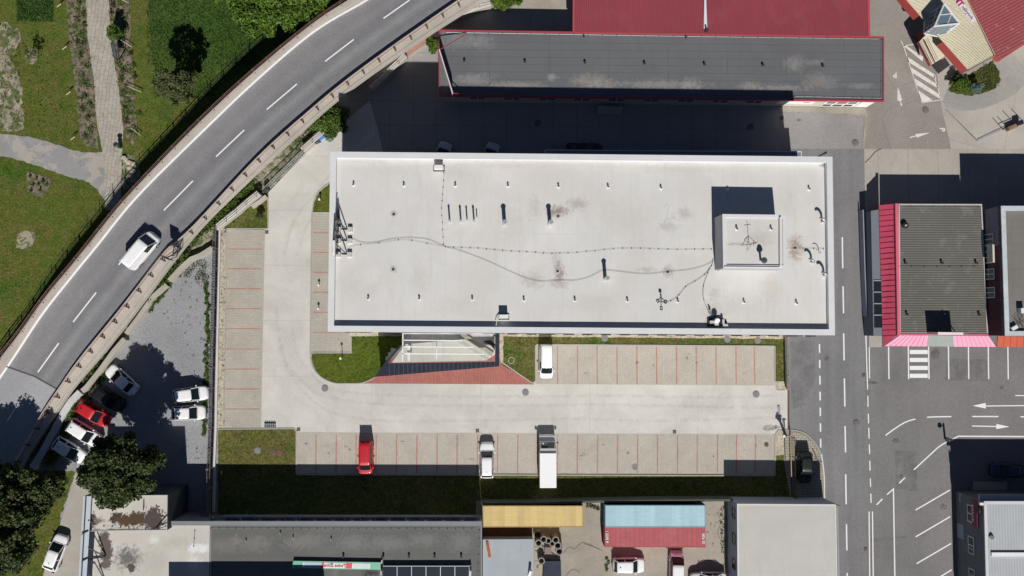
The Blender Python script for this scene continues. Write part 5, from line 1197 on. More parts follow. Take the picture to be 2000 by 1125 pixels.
conductor('power_cable', 'long black cable looping across the office roof from billboard to penthouse', [(681, 466), (692, 468), (705, 473), (725, 474.5), (745, 471), (770, 466), (800, 464.5), (830, 466.5), (850, 473), (870, 482), (900, 490), (950, 509), (1000, 532), (1030, 544), (1055, 549.5), (1080, 548), (1100, 547.5), (1120, 548), (1145, 543), (1165, 534), (1176, 528.5), (1188, 528), (1215, 531), (1250, 535), (1275, 534.5), (1305, 530.5), (1340, 527.5), (1370, 521), (1388, 513), (1394, 505)], ZS, r=.015)
conductor('loose_wire', 'thin coil of loose wire lying on the roof west of the penthouse', [(1298, 405), (1303, 400), (1307, 402), (1304, 415), (1303, 425), (1309, 429), (1317, 426), (1318, 419), (1314, 418), (1312, 424), (1318, 428), (1330, 433)], ZS, r=.007, mat=STEEL)
conductor('loose_wire', 'small circle of thin wire beside the loose coil on the roof', [(1303, 426), (1298, 432), (1298, 438), (1304, 440), (1308, 436), (1305, 430), (1299, 434)], ZS, r=.007, mat=STEEL)
# LED board on the west parapet
t = thing('roof_billboard', 'dark panel billboard on the west roof edge braced by struts and six blocks', 'billboard', P(662, 465, ZS))
a_, b2 = P(661.5, 432, ZS), P(658, 497, ZS)
MB().bar(a_+U*1.25, b2+U*1.25, .16, 2.1).build('panel', plain('panel_glass', (.10, .13, .16), .2, .4), t)
m = MB(); m.bar(a_+U*2.32+Vector((0, .6, 0)), b2+U*2.32, .1, .08); m.bar(a_+U*.2+Vector((0, 1.2, 0)), b2+U*.2, .1, .1)
for f in (0, .33, .66, 1): q = a_.lerp(b2, f); m.bar(q+Vector((.14, 0, 0)), q+Vector((.14, 0, 2.3)), .09)
m.build('panel_frame', STEELD, t); m = MB(); m.bar(P(652, 497, ZS+2.3), P(652.5, 470, ZS+2.3), .25, .35); m.build('bright_edge', WHITE, t)
for y0, y1 in ((429, 448.5), (453, 470.5), (476.5, 497)):
    m = MB(); m.bar(P(657, y0, ZS+1.9), P(678, y1, ZS+.1), .09); m.bar(P(668, y1-.5, ZS+.1), P(678, y1, ZS+.1), .07); m.bar(P(659, y1-2, ZS+.3), P(668, y1-.5, ZS+.1), .05); m.build('strut', STEELD, t)
BAL = plain('ballast_concrete', (.55, .53, .52), .85, fine=.06); PAD = plain('ballast_pad', (.78, .72, .66), .8)
for x, y in ((662, 448.5), (684.5, 448.5), (662, 471), (684, 471), (661.5, 497.5), (683.5, 497.5)):
    p = P(x, y, ZS); bo = MB().box(p+U*.2, (.5, .5, .38)).build('ballast_block', BAL, t); MB().box(p+Vector((.03, -.03, .012)), (.66, .66, .02)).build('rubber_mat', PAD, bo)
# weather station + antenna cluster
p = P(1291, 590, ZS); t = thing('weather_station', 'thin tripod mast with small feet plates on the south roof, joined to the studded wire', 'antenna', p)
m = MB(); m.cyl(p, p+U*1.2, .035, n=6); MB
for dx, dy in ((-.32, .05), (.45, 0), (.0, -.7), (0, .9)): m.bar(p+U*.5, p+Vector((dx, dy, .1)), .05)
m.build('mast', STEELD, t)
for dx, dy, a in ((-.35, .1, .6), (.5, -.0, -.4), (.02, -.72, 0)):
    m = MB(); c = p+Vector((dx, dy, .06)); 
    for s_ in (-1, 1): m.box(c+Vector((s_*.12*math.cos(a), s_*.12*math.sin(a), 0)), (.04, .34, .06), a); m.box(c+Vector((-s_*.15*math.sin(a), s_*.15*math.cos(a), 0)), (.28, .04, .06), a)
    m.build('foot_frame', STEELD, t)
MB().box(p+U*1.15, (.3, .1, .3)).build('sensor_box', STEELD, t)
p = P(1399, 628, ZS); t = thing('antenna_cluster', 'black-footed cluster of small antennas and white boxes at the south parapet', 'antenna', p)
m = MB(); m.prism(PP([(1381, 622), (1393, 617.5), (1406, 618), (1409, 623), (1419, 627), (1420, 637.5), (1381, 638)], ZS), ZS+.01, ZS+.16, True); m.build('rubber_base', BLACK, t)
for x, y, w_, d_, h in ((1389, 629, .55, .3, .35), (1410, 628, .25, .5, .5), (1414.5, 635, .55, .25, .4), (1398, 633, .45, .3, .3)): MB().box(P(x, y, ZS)+U*(h/2+.1), (w_, d_, h)).build('equipment_box', BAL, t)
m = MB(); c = P(1399, 625, ZS+.7); m.cyl(c, c+Vector((.05, -.12, .2)), .25, .32, 14); m.build('dish', WHITE, t); m = MB(); m.cyl(P(1393, 625, ZS), P(1393, 625, ZS+1.6), .04, n=6); m.box(P(1393, 625, ZS+1.3), (.12, .08, .5)); m.box(P(1394.5, 625, ZS+1.2), (.1, .08, .4)); m.build('mast', STEELD, t)
# CCTV / floodlight at NE corner
t = thing('corner_lamp', 'small black and white lamp arm at the north east corner of the office block', 'lamp', P(1600, 305, 11)); MB().bar(P(1597, 306, 11), P(1613, 298, 11.6), .14).build('arm', STEELD, t); MB().box(P(1612, 298.5, 11.7), (.35, .25, .12), .5).build('lamp_head', WHITE, t)
# moss in the roof corner, handled by stain

# ---------------------------------------------------------------- entrance canopy
NAVY = plain('navy_cladding', (.030, .034, .052), .3, 0, .5, fine=.15)
ec = thing('entrance_canopy', 'dark framed slanted entrance canopy with glass roof and white beams', 'canopy', P(860, 690))
zc = 3.6
def zquad(q, z, th, name, mat, par=ec):
    w = PP(q, z); 
    if area(w) < 0: w.reverse()
    return MB().prism(w, z-th, z, True).build(name, mat, par)
zquad([(733, 736), (752, 709.5), (967, 706.5), (975, 706), (975.3, 715.5), (752, 734.5)], zc, .35, 'south_cladding', NAVY)
zquad([(967, 651), (975.5, 651), (975, 705.8), (967, 706.2)], zc, .35, 'east_cladding', NAVY)
wl_ = [P(735, 735, 4.6), P(753, 709, 4.6), P(768, 692, 4.6), P(782, 676, 4.6)]; m = MB(); m.strip(wl_, .22, 0, 4.6); m.build('west_wall', NAVY, ec)
m = MB()
for k in range(24): f = .04+k*.04; m.bar(P(752+223*f, 709-3*f, zc+.01), P(752+223*f, 734-18.5*f, zc+.01), .03, .03)
m.build('panel_joints', plain('joint_grey', (.14, .15, .18), .5), ec)
def m_glass():
    t = NT('canopy_glass'); t.b.inputs['Base Color'].default_value = (.6, .66, .68, 1); t.b.inputs['Roughness'].default_value = .03
    tr = t.n('ShaderNodeBsdfTransparent'); tr.inputs[0].default_value = (.90, .91, .90, 1)
    mx = t.n('ShaderNodeMixShader'); mx.inputs[0].default_value = .05; t.l(tr.outputs[0], mx.inputs[1]); t.l(t.b.outputs[0], mx.inputs[2]); t.l(mx.outputs[0], t.out.inputs[0]); return t.m
CG = m_glass()
gq = PP([(787, 651), (882, 651), (962, 705), (787, 706)], zc+.1)
m = MB(); m.poly(gq if area(gq) > 0 else gq[::-1]); m.build('glass_roof', CG, ec)
m = MB()
for y, x1 in ((665, 904), (678, 925), (691.5, 946)): m.bar(P(785, y-.6, zc+.15), P(x1, y+.4, zc+.15), .12, .14)
m.bar(P(787, 650, zc+.15), P(786.5, 706, zc+.15), .14, .14); m.bar(P(786, 651.5, zc+.15), P(967, 652, zc+.15), .1, .1)
m.bar(P(853, 665, 1.0), P(853, 702, .4), .06); m.bar(P(853, 666, 1.0), P(853, 674, .2), .08); m.build('white_beams', WHITE, ec)
m = MB()
for x in (805, 825.5, 845, 866): m.bar(P(x, 652, zc+.12), P(x, 706, zc+.12), .03, .03)
m.build('glass_joints', STEEL, ec)
zquad([(795.5, 675), (801.5, 675), (801, 704.5), (796, 704.5)], zc-.1, .3, 'white_column_head', WHITE)
m = MB(); m.box(P(799, 690, 1.7), (.35, .35, 3.3)); m.build('column', WHITE, ec)
# slanting glass wall and side ramp under the canopy
m = MB(); m.add([P(882, 651, 3.5), P(965, 706, 3.5), P(955, 706, .1), P(868, 651, .1)], [(0, 1, 2, 3)]); m.build('slanting_glass', CG, ec)
m = MB(); m.bar(P(902, 652, .6), P(962, 692, .6), .5, 1.1); m.build('ramp_wall', C_WALL, ec)
m = MB(); q = PP([(905, 652), (966, 652), (966, 690)], .9); m.prism(q if area(q) > 0 else q[::-1], .0, .9); m.build('upper_landing', plain('pale_landing', (.60, .58, .57), .8), ec)
q = PP([(944, 666), (957, 664), (967, 672), (966, 685), (960, 676)], 1.15); MB().prism(q if area(q) > 0 else q[::-1], .92, 1.15).build('mat', plain('dark_mat', (.07, .05, .04), .9), ec)
m = MB()
for k in range(3): q = P(788+k*0, 700, 0); m.box(P(758+k*5, 700-k*8, .08+.12*(2-k)), (.6, .5, .16))
m.build('step_stones', C_COPING, ec)
p = P(998.5, 704, .03); t = thing('hose_ring', 'white ring lying on the grass triangle beside the white van', 'ring', p)
m = MB(); m.tube([p+Vector((math.cos(a)*.38, math.sin(a)*.38, .03)) for a in [k*math.pi/12 for k in range(25)]], .035, 6); m.build('ring_tube', plain('ring_cream', (.62, .6, .5), .6), t)
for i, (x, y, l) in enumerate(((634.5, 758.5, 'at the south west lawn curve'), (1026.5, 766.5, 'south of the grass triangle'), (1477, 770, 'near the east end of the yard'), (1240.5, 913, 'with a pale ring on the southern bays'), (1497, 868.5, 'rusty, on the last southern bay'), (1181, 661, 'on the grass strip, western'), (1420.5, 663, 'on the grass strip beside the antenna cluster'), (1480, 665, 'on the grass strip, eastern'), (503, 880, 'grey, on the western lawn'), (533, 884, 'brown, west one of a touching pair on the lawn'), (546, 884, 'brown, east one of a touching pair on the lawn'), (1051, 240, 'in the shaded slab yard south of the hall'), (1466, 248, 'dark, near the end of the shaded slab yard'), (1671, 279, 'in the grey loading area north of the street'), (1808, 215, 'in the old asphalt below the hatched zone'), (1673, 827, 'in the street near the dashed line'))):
    p = P(x, y, .085); t = thing('manhole_cover', 'round manhole cover '+l, 'manhole', p, 'round manhole covers')
    mt = RUSTG if 'rusty' in l or 'brown' in l else (plain('cover_grey', (.22, .215, .22), .7) if i < 9 else CAST)
    MB().cyl(p-U*.08, p+U*.04, .34 if i != 4 else .22, n=24).build('cover', mt, t)
    m = MB(); n = 28; rr = .42 if i != 4 else .27
    o_ = [Vector((p.x+rr*math.cos(2*math.pi*k/n), p.y+rr*math.sin(2*math.pi*k/n), 0)) for k in range(n)]; i_ = [Vector((p.x+rr*.82*math.cos(2*math.pi*k/n), p.y+rr*.82*math.sin(2*math.pi*k/n), 0)) for k in range(n)]
    m.ring(o_, i_, p.z-.06, p.z+.03); m.build('collar', C_KERB if i in (3,) else mt, t)
for i, (x, y, l) in enumerate(((521, 453.5, 'at the top of the western parking column'), (583, 839, 'beside the lawn corner kerb'), (932.5, 841.5, 'above the white car in the south row'), (1317.5, 843.5, 'above the empty southern bays'), (1687, 733, 'by the street edge line'), (1690.5, 1073, 'beside the double white line'), (1527.5, 230, 'by the corner of the long hall'))):
    p = P(x, y, .08); t = thing('drain_grate', 'square drain grate '+l, 'drain', p, 'square drain grates'); s_ = .42
    MB().box(p, (s_, s_, .04)).build('grate_plate', RUSTG, t); m = MB(); [m.box(p+Vector((-s_/2+s_*(k+.5)/6, 0, .03)), (.03, s_, .02)) for k in range(6)]; m.build('grate_bars', CAST, t)

# railings and gate on the east side of the yard
def paling(name, label, pts, h, mat, spacing=.16, wid=.05, cat='fence'):
    w = PP(pts); t = thing(name, label, cat, w[0])
    m = MB(); [m.bar(p+U*.05, p+U*h, wid, .03) for p, _ in polyat(w, spacing)]; m.build('pales', mat, t)
    m = MB()
    for z in (.2, h-.12): m.strip(w, .05, z, z+.05)
    m.build('rails', mat, t)
    for p, _ in polyat(w, 2.4): MB().box(p+U*h/2, (.09, .09, h+.1)).build('post', mat, t)
    return t
RAILB = plain('brown_rail', (.10, .065, .05), .6); RAILY = plain('pale_rail', (.42, .34, .24), .6)
paling('picket_fence', 'brown picket railing east of the hedge strip, beside the street', [(1532, 658), (1532.5, 700), (1533.5, 758)], 1.5, plain('weathered_pale', (.36, .31, .26), .8), .3, .15)
paling('picket_fence', 'pale topped picket railing west of the black car on block paving', [(1543.5, 852), (1544, 900), (1545, 975)], 1.6, RAILB, .17, .07)
t = thing('gate_rail', 'pale rail laid along the railing beside the black car', 'rail', P(1545, 850)); m = MB(); m.bar(P(1543.5, 851, 1.75), P(1546, 931, 1.75), .1, .06); m.bar(P(1541, 851, 1.7), P(1547, 851, 1.7), .12, .08); m.build('rail_bar', RAILY, t)
t = thing('barrier_gate', 'dark folded gate frame standing at the yard exit by the block island', 'gate', P(1534, 847)); m = MB()
m.bar(P(1533, 848, 0), P(1533, 848, 2.2), .2); m.bar(P(1533, 848, 2.0), P(1541, 851, 2.0), .12); m.bar(P(1531, 846, 1.6), P(1536, 852, 1.7), .4, .2); m.build('gate_post', STEELD, t)
m = MB(); [m.bar(P(x, 846, 1.2), P(x-2.5, 816, 1.4), .05) for x in (1530.5, 1532.3, 1534)]; m.bar(P(1528, 818, 1.4), P(1533, 818, 1.4), .05); m.build('boom_frame', STEELD, t)
m = MB(); m.box(P(1531, 852, 2.0), (.3, .3, .2)); m.build('warning_lamp', WHITE, t)
t = thing('bay_post', 'thin post standing on the block paving east of the black car', 'post', P(1595.5, 897)); MB().bar(P(1595.5, 897, 0), P(1595.5, 897, 1.1), .07).build('pole', STEELD, t); MB().box(P(1595.5, 897, 1.12), (.12, .12, .06)).build('cap', STEEL, t)

def lamp(name, label, x, y, h, arm=0, ang=0):
    p = P(x, y); t = thing(name, label, 'lamp', p); MB().cyl(p, p+U*h, .06, .04, 8).build('pole', STEEL, t)
    MB().cyl(p+U*h, p+U*(h+.12), .16, .12, 12).build('lamp_head', WHITE, t)
    m = MB(); m.cyl(p, p+U*.05, .14, n=10); m.build('base_plate', STEELD, t)
lamp('bollard_lamp', 'low bollard light on the curved grass at the north west of the block', 626.5, 391.5, .9); lamp('bollard_lamp', 'upper of two bollard lights on the middle paving strip', 624, 557.5, .6); lamp('bollard_lamp', 'lower of two bollard lights on the middle paving strip', 623, 603, .6); lamp('bollard_lamp', 'thin post light on the lawn below the middle paving', 669.5, 699, 1.6)
t = thing('bench', 'low pale slatted rack on the concrete above the western lawn', 'rack', P(527, 831)); m = MB(); [m.box(P(518+k*3.6, 831, .3), (.12, .55, .05)) for k in range(6)]; m.build('slats', STEEL, t); m = MB(); [m.bar(P(516, y, .15), P(538.5, y, .15), .05, .25) for y in (828, 834)]; m.build('frame', STEELD, t)

# bins by the white wall
def wheelie(label, x, y, a, mat, h=1.1, w_=.75, d_=.6):
    p = P(x, y); t = thing('waste_bin', label, 'bin', p); c, s_ = math.cos(a), math.sin(a); Rz = Matrix.Rotation(a, 3, 'Z')
    m = MB(); vs = [p+Rz @ Vector((sx_*w_*.4, sy_*d_*.4, .08)) for sx_, sy_ in ((-1, -1), (1, -1), (1, 1), (-1, 1))]+[p+Rz @ Vector((sx_*w_*.5, sy_*d_*.5, h)) for sx_, sy_ in ((-1, -1), (1, -1), (1, 1), (-1, 1))]
    m.add(vs, [(0, 1, 5, 4), (1, 2, 6, 5), (2, 3, 7, 6), (3, 0, 4, 7), (3, 2, 1, 0)]); m.build('body', mat, t)
    m = MB(); m.box(p+Rz @ Vector((0, .0, h+.04)), (w_*1.08, d_*1.1, .07), a); m.bar(p+Rz @ Vector((-w_*.4, d_*.6, h)), p+Rz @ Vector((w_*.4, d_*.6, h)), .05); m.build('lid', mat, t, bevel=.02)
    m = MB(); [m.cyl(p+Rz @ Vector((sx_*w_*.45, d_*.42, .1)), p+Rz @ Vector((sx_*w_*.38, d_*.42, .1)), .1, n=10) for sx_ in (-1, 1)]; m.build('wheels', BLACK, t)
BLUEB = plain('bin_blue', (.06, .22, .52), .5)
wheelie('large blue waste bin at the foot of the bush and white wall', 628, 268, .6, BLUEB, 1.2, 1.1, .8); wheelie('second blue waste bin half under the bush', 641, 266, -.5, BLUEB, 1.2, .9, .7); wheelie('dark grey waste bin beside the blue bins', 620, 276.5, -1.0, plain('bin_grey', (.06, .065, .08), .5)); wheelie('black bin with pale slot under the east side of the bush', 657, 258, .6, plain('bin_black', (.04, .04, .045), .5), 1.1, 1.1, .6)

# park furniture
t = thing('info_board', 'dark framed slanted information board beside the slab path', 'sign board', P(224, 99)); a_, b2 = P(219, 85), P(231, 116)
m = MB(); m.add([P(217, 84, 1.6), P(222.5, 88.5, 2.0), P(228.5, 114, 2.0), P(222, 109, 1.6)], [(0, 1, 2, 3)]); m.build('panel', plain('board_blue', (.10, .14, .18), .3), t)
m = MB(); q = [P(216.5, 83, 1.6), P(223, 88.5, 2.03), P(230, 117, 2.03), P(222, 110, 1.6)]; [m.bar(q[k], q[(k+1) % 4], .09) for k in range(4)]; [m.bar(P(x, y, 0), P(x, y, 2.0), .12) for x, y in ((229, 83), (233, 117))]; m.bar(P(229, 84, 2.0), P(233, 117, 2.0), .1); m.bar(q[1], P(229, 88, 2), .08); m.build('board_frame', STEELD, t)
p = P(235.5, 287); t = thing('litter_bin', 'small dark green litter bin at the edge of the slab path', 'bin', p); MB().cyl(p, p+U*.9, .24, .28, 12).build('body', plain('park_green', (.02, .06, .035), .6), t); MB().cyl(p+U*1.3, p+U*1.38, .33, .2, 12).build('hood', STEELD, t); MB().cyl(p, p+U*1.3, .05).build('post', STEELD, t)
WOOD = plain('pale_stake', (.62, .55, .42), .8)
def leaves(m, c, rx, ry, rz, n, s0, s1, rnd, hollow=.5, flat=.0):
    for _ in range(n):
        while True:
            v = Vector((rnd.uniform(-1, 1), rnd.uniform(-1, 1), rnd.uniform(-1, 1)))
            if hollow < v.length < 1: break
        p = Vector(c)+Vector((v.x*rx, v.y*ry, v.z*rz)); s = rnd.uniform(s0, s1)
        nrm = (v*.6+Vector((rnd.gauss(0, .6), rnd.gauss(0, .6), rnd.gauss(0, .6)+.5))).normalized()
        x = nrm.orthogonal().normalized(); x = Quaternion(nrm, rnd.uniform(0, 6.28)) @ x; y = nrm.cross(x)
        m.add([p-x*s*.5, p-y*s*.32, p+x*s*.5, p+y*s*.32+nrm*s*.12], [(0, 1, 2, 3)])
def m_leaf(name, a, b_, c, obj=False):
    t = NT(name); g_ = t.n('ShaderNodeNewGeometry')
    co = t.ramp(g_.outputs['Random Per Island'], [(0, a), (.5, b_), (1, c)])
    co = t.mul(co, t.rng(t.noise(g_.outputs['Position'], .9, 4, .6), .3, .7, .7, 1.3))
    t.col(co); t.b.inputs['Subsurface Weight'].default_value = 0
    tl = t.n('ShaderNodeBsdfTranslucent'); t.l(co, tl.inputs[0]); mx = t.n('ShaderNodeMixShader'); mx.inputs[0].default_value = .22
    t.l(t.b.outputs[0], mx.inputs[1]); t.l(tl.outputs[0], mx.inputs[2]); t.l(mx.outputs[0], t.out.inputs[0]); return t.fin(.6, 0, .3)
LF_BRIGHT = m_leaf('bright_leaves', (.04, .095, .012), (.085, .155, .018), (.17, .25, .03))
LF_MID = m_leaf('mid_leaves', (.04, .09, .012), (.08, .15, .02), (.14, .21, .035))
LF_DARK = m_leaf('dark_leaves', (.022, .042, .014), (.05, .075, .02), (.13, .15, .05))
LF_OLIVE = m_leaf('olive_leaves', (.07, .09, .03), (.10, .12, .045), (.14, .15, .06))
LF_BLUE = m_leaf('blue_needles', (.10, .16, .15), (.15, .22, .20), (.2, .28, .26))
LF_PURP = m_leaf('purple_leaves', (.05, .035, .04), (.07, .05, .06), (.09, .07, .08))
BARK = plain('bark', (.09, .07, .055), .9, fine=.3)
def tree(name, label, x, y, h, crx, cry, mat, nclump, nleaf, ls, seed, trunk=.25, crz=None, cat='tree', cb=.35, group=None, low=False):
    """x, y: pixel of the crown centre seen at about 70 percent height"""
    rnd = random.Random(seed); c = P(x, y, h*.6); t = thing(name, label, cat, Vector((c.x, c.y, 0)), group); crz = crz or h*.36
    base = Vector((c.x, c.y, 0)); m = MB(); m.cyl(base, base+U*h*.55, trunk, trunk*.6, 10)
    tips = []
    for k in range(nclump):
        a = rnd.uniform(0, 6.283); e = rnd.uniform(-.35, 1) if not low else rnd.uniform(0, 1); r_ = math.sqrt(max(0, 1-e*e))*rnd.uniform(.55, 1.0)
        tips.append(Vector((c.x+math.cos(a)*r_*crx, c.y+math.sin(a)*r_*cry, c.z+e*crz*rnd.uniform(.6, 1))))
    for q in tips[:14]:
        s_ = base+U*h*rnd.uniform(.3, .5); m.cyl(s_, s_.lerp(q, .9), trunk*.35, trunk*.08, 6, cap=False)
    m.build('trunk', BARK, t)
    m = MB()
    for q in tips:
        rr = rnd.uniform(.7, 1.25)*min(crx, cry)*cb; leaves(m, q, rr, rr, rr*.6, nleaf, ls*.7, ls*1.3, rnd, .25)
    leaves(m, c, crx*.75, cry*.75, crz*.7, nclump*nleaf//4, ls, ls*1.4, rnd, .2)
    m.build('crown', mat, t); return t
tree('broad_tree', 'big dark leafy tree overhanging the pale depot roof beside the gravel lot', 232, 918, 12.0, 4.4, 4.0, LF_DARK, 75, 230, .36, 1, .3, cb=.22)
tree('broad_tree', 'large dark tree at the left edge beside the car park wall', 6, 972, 10.0, 4.5, 4.6, LF_DARK, 70, 210, .36, 2, .3, cb=.22)
tree('broad_tree', 'dark tree at the bottom left corner above the white car', 12, 1052, 10, 3.9, 4.2, LF_DARK, 55, 200, .36, 3, .28, cb=.22)
tree('broad_tree', 'small dark tree between the left edge tree and driveway', 84, 962, 7, 2.5, 2.4, LF_DARK, 30, 150, .34, 31, .2, cb=.28)
tree('maple_tree', 'bright green maple hanging over the viaduct edge at the top', 520, 2, 9, 4.2, 4.2, LF_BRIGHT, 80, 190, .34, 4, .28, cb=.22)
tree('maple_tree', 'right half of the bright green trees by the viaduct at the top', 597, -8, 8.5, 3.3, 2.6, LF_BRIGHT, 55, 180, .34, 5, .25, cb=.22)
tree('maple_tree', 'yellow-green tree top peeking in at the upper edge', 462, -32, 8, 3.2, 3.0, LF_BRIGHT, 45, 160, .34, 6, .25, cb=.24)
tree('sparse_tree', 'thin feathery olive tree with a big shadow on tall grass', 344, 168, 8.5, 2.6, 2.3, LF_OLIVE, 60, 75, .24, 8, .12, crz=3.2, cb=.2)
tree('young_tree', 'small grey-leaved young tree in the patchy lawn at upper left', 60, 104, 3.0, .75, .75, LF_OLIVE, 22, 14, .16, 9, .04, cb=.3)
tree('small_tree', 'dark green narrow shrub tree by the information board', 223, 64, 3.2, .65, 1.0, LF_MID, 18, 120, .2, 10, .06, cb=.5)
tree('climber_bush', 'large flowering green bush over the bins beside the raised road', 640, 235, 3.2, 2.6, 2.2, LF_MID, 40, 190, .24, 11, .12, cb=.3)
tree('climber_bush', 'green bush in front of the north west end of the long hall', 848, 88, 2.6, .95, 1.0, LF_BRIGHT, 14, 160, .24, 12, .08, cb=.45)
tree('round_bush', 'bright green flowering bush at the top right of the viaduct', 985, 3, 3.0, 2.2, 1.0, LF_BRIGHT, 26, 150, .26, 13, .1, cb=.4)
tree('round_bush', 'small black-green clipped bush on the grass corner by the gate', 506, 421, 1.3, .45, .4, LF_DARK, 12, 60, .16, 14, .06, cb=.5)
def bush_row(name, label, pts, w_, h, mat, n, ls, seed, cat='hedge'):
    rnd = random.Random(seed); wp = PP(pts); t = thing(name, label, cat, wp[len(wp)//2]); m = MB(); d_ = polyat(wp, .45)
    for p, dr in d_:
        nn2 = Vector((-dr.y, dr.x, 0))
        q = p+nn2*rnd.uniform(-w_*.3, w_*.3)+U*h*rnd.uniform(.35, .7); r_ = w_*rnd.uniform(.3, .5)
        leaves(m, q, r_, r_, h*.45, n, ls*.7, ls*1.3, rnd, .1)
    m.build('foliage', mat, t); m = MB(); [m.cyl(p, p+U*h*.5, .03, .015, 5) for p, _ in d_[::3]]; m.build('stems', BARK, t); return t
bush_row('green_hedge', 'dense climbing greenery between raised road and white coped wall', [(372, 478), (405, 448), (440, 412), (478, 376), (498, 358)], 1.5, 1.7, LF_MID, 150, .24, 20)
bush_row('green_hedge', 'weedy green strip between the walkway and low concrete wall by the gravel lot', [(296, 585), (318, 560), (345, 525), (368, 496)], 1.1, 1.0, LF_MID, 110, .22, 21)
bush_row('green_hedge', 'narrow green strip along the wall behind the parked cars', [(166, 742), (190, 712), (208, 688)], .8, .8, LF_MID, 90, .2, 22)
bush_row('green_hedge', 'shaded weeds behind the row of parked cars', [(98, 905), (118, 868), (136, 828), (150, 800), (168, 775)], 1.5, .8, LF_MID, 130, .22, 23)
bush_row('green_hedge', 'green weeds between the pale wall and the topmost slanted white car', [(176, 772), (192, 748), (206, 726)], 1.1, .6, LF_MID, 110, .2, 32)
bush_row('green_hedge', 'leafy gap plants below the sliding gate', [(556, 285), (580, 262), (600, 243)], .8, 1.0, LF_BRIGHT, 110, .2, 24)
bush_row('weed_strip', 'bright green weeds along the foot of the timber fence', [(405, 556), (407, 620), (405, 700), (403, 770), (400, 815), (399, 850)], .75, .35, LF_BRIGHT, 75, .16, 25, 'weeds')
bush_row('weed_strip', 'straggling weeds in the top corner of the gravel lot', [(352, 540), (372, 528), (392, 512), (402, 545), (380, 548)], 1.4, .3, LF_OLIVE, 40, .16, 26, 'weeds')
bush_row('weed_strip', 'green weeds spilling over the gap in the concrete wall by the gravel', [(296, 606), (306, 592), (322, 572), (340, 552)], .8, .4, LF_MID, 70, .18, 27, 'weeds')
bush_row('weed_strip', 'weeds growing by the corner of the yellow container', [(1148, 984), (1160, 986), (1172, 992)], .7, .4, LF_OLIVE, 50, .18, 28, 'weeds')
bush_row('weed_strip', 'weeds at the wall side between the red container and garage', [(1410, 992), (1411, 1030), (1412, 1080)], .6, .25, LF_OLIVE, 22, .16, 29, 'weeds')
bush_row('weed_strip', 'weeds by the kerb below the red container', [(1184, 1090), (1187, 1112)], .6, .3, LF_MID, 50, .16, 30, 'weeds')
# planting beds along the slab path
rb_ = random.Random(55)
bedpts = [(155, 8, 'M'), (153, 22, 'B'), (166, 50, 'B'), (164, 32, 'M'), (152, 40, 'O'), (160, 70, 'M'), (152, 82, 'D'), (165, 84, 'D'), (158, 92, 'M'), (160, 110, 'O'), (172, 130, 'M'), (160, 150, 'O'), (170, 165, 'M'), (165, 190, 'O'), (176, 205, 'M'), (162, 215, 'D'), (172, 232, 'O'), (178, 255, 'M'), (168, 268, 'D'), (222, 10, 'P'), (232, 25, 'M'), (218, 26, 'P'), (240, 35, 'O'), (246, 60, 'D'), (238, 78, 'D'), (257, 106, 'D'), (235, 128, 'M'), (242, 140, 'D'), (239, 155, 'M'), (247, 172, 'B'), (240, 185, 'M'), (250, 200, 'M'), (244, 214, 'B'), (254, 222, 'M'), (262, 130, 'M'), (264, 150, 'D'), (246, 235, 'P'), (256, 258, 'B'), (266, 262, 'M'), (272, 225, 'M'), (60, 345, 'D'), (72, 350, 'D'), (85, 356, 'D'), (66, 362, 'D'), (80, 372, 'D'), (62, 374, 'D'), (92, 362, 'M'), (76, 362, 'O')]
mm_ = {'M': (LF_MID, 'green'), 'B': (LF_BRIGHT, 'bright green'), 'O': (LF_OLIVE, 'olive'), 'D': (LF_DARK, 'dark'), 'P': (LF_PURP, 'purple')}
for i, (x, y, k) in enumerate(bedpts):
    p = P(x, y); r_ = rb_.uniform(.3, .55) if y < 330 else .16; t = thing('bed_plant', '', 'plant', p, 'plants in the soil beds')
    where = ('square flower bed' if y > 330 else 'soil bed %s of the slab path' % ('left' if x < 200 else 'right'))
    hh = 'upper' if y < 90 else ('middle' if y < 190 else 'lower')
    t['label'] = '%s %s plant from the top in the %s' % (('number word'.replace('number word', (ordn+['thirteenth', 'fourteenth', 'fifteenth', 'sixteenth', 'seventeenth', 'eighteenth', 'nineteenth', 'twentieth', 'twenty-first'])[sum(1 for q in bedpts[:i+1] if ((q[1] > 330) == (y > 330)) and ((q[0] < 200) == (x < 200) or y > 330))-1])), mm_[k][1], where)
    m = MB(); leaves(m, p+U*.25, r_, r_, .3, 60 if y < 330 else 30, .12, .22, rb_, .1); m.build('foliage', mm_[k][0], t); MB().cyl(p, p+U*.3, .03).build('stem', BARK, t)
for i, (x, y) in enumerate(((115, 10.5), (126, 93.5), (133.5, 182), (142, 270))):
    p = P(x, y); t = thing('tree_stake', '%s pale wooden stake frame from the top in the lawn left of the bed' % ordn[i], 'stake', p, 'stakes of the young trees')
    m = MB(); m.bar(P(x-4, y+3, .9), P(x+4, y-3, .9), .09, .06); m.build('crossbar', WOOD, t); m = MB(); m.bar(P(x-3.5, y+2.6), P(x-3.5, y+2.6, .9), .06); m.bar(P(x+3.5, y-2.6), P(x+3.5, y-2.6, .9), .06); m.build('posts', WOOD, t)
for i, (x, y, x2, y2) in enumerate(((236, 78, 258, 92), (240, 0, 251, 6), (248, 168, 276, 180), (256, 250, 274, 264))):
    t = thing('tree_stake', '%s long pale stake lying across the bed right of the slab path' % ordn[i], 'stake', P(x, y), 'stakes of the young trees'); m = MB(); m.bar(P(x, y, .6), P(x2, y2, .6), .06); m.build('crossbar', WOOD, t); m = MB(); m.bar(P(x, y), P(x, y, .6), .05); m.bar(P(x2, y2), P(x2, y2, .6), .05); m.build('posts', WOOD, t)
rk = random.Random(4)
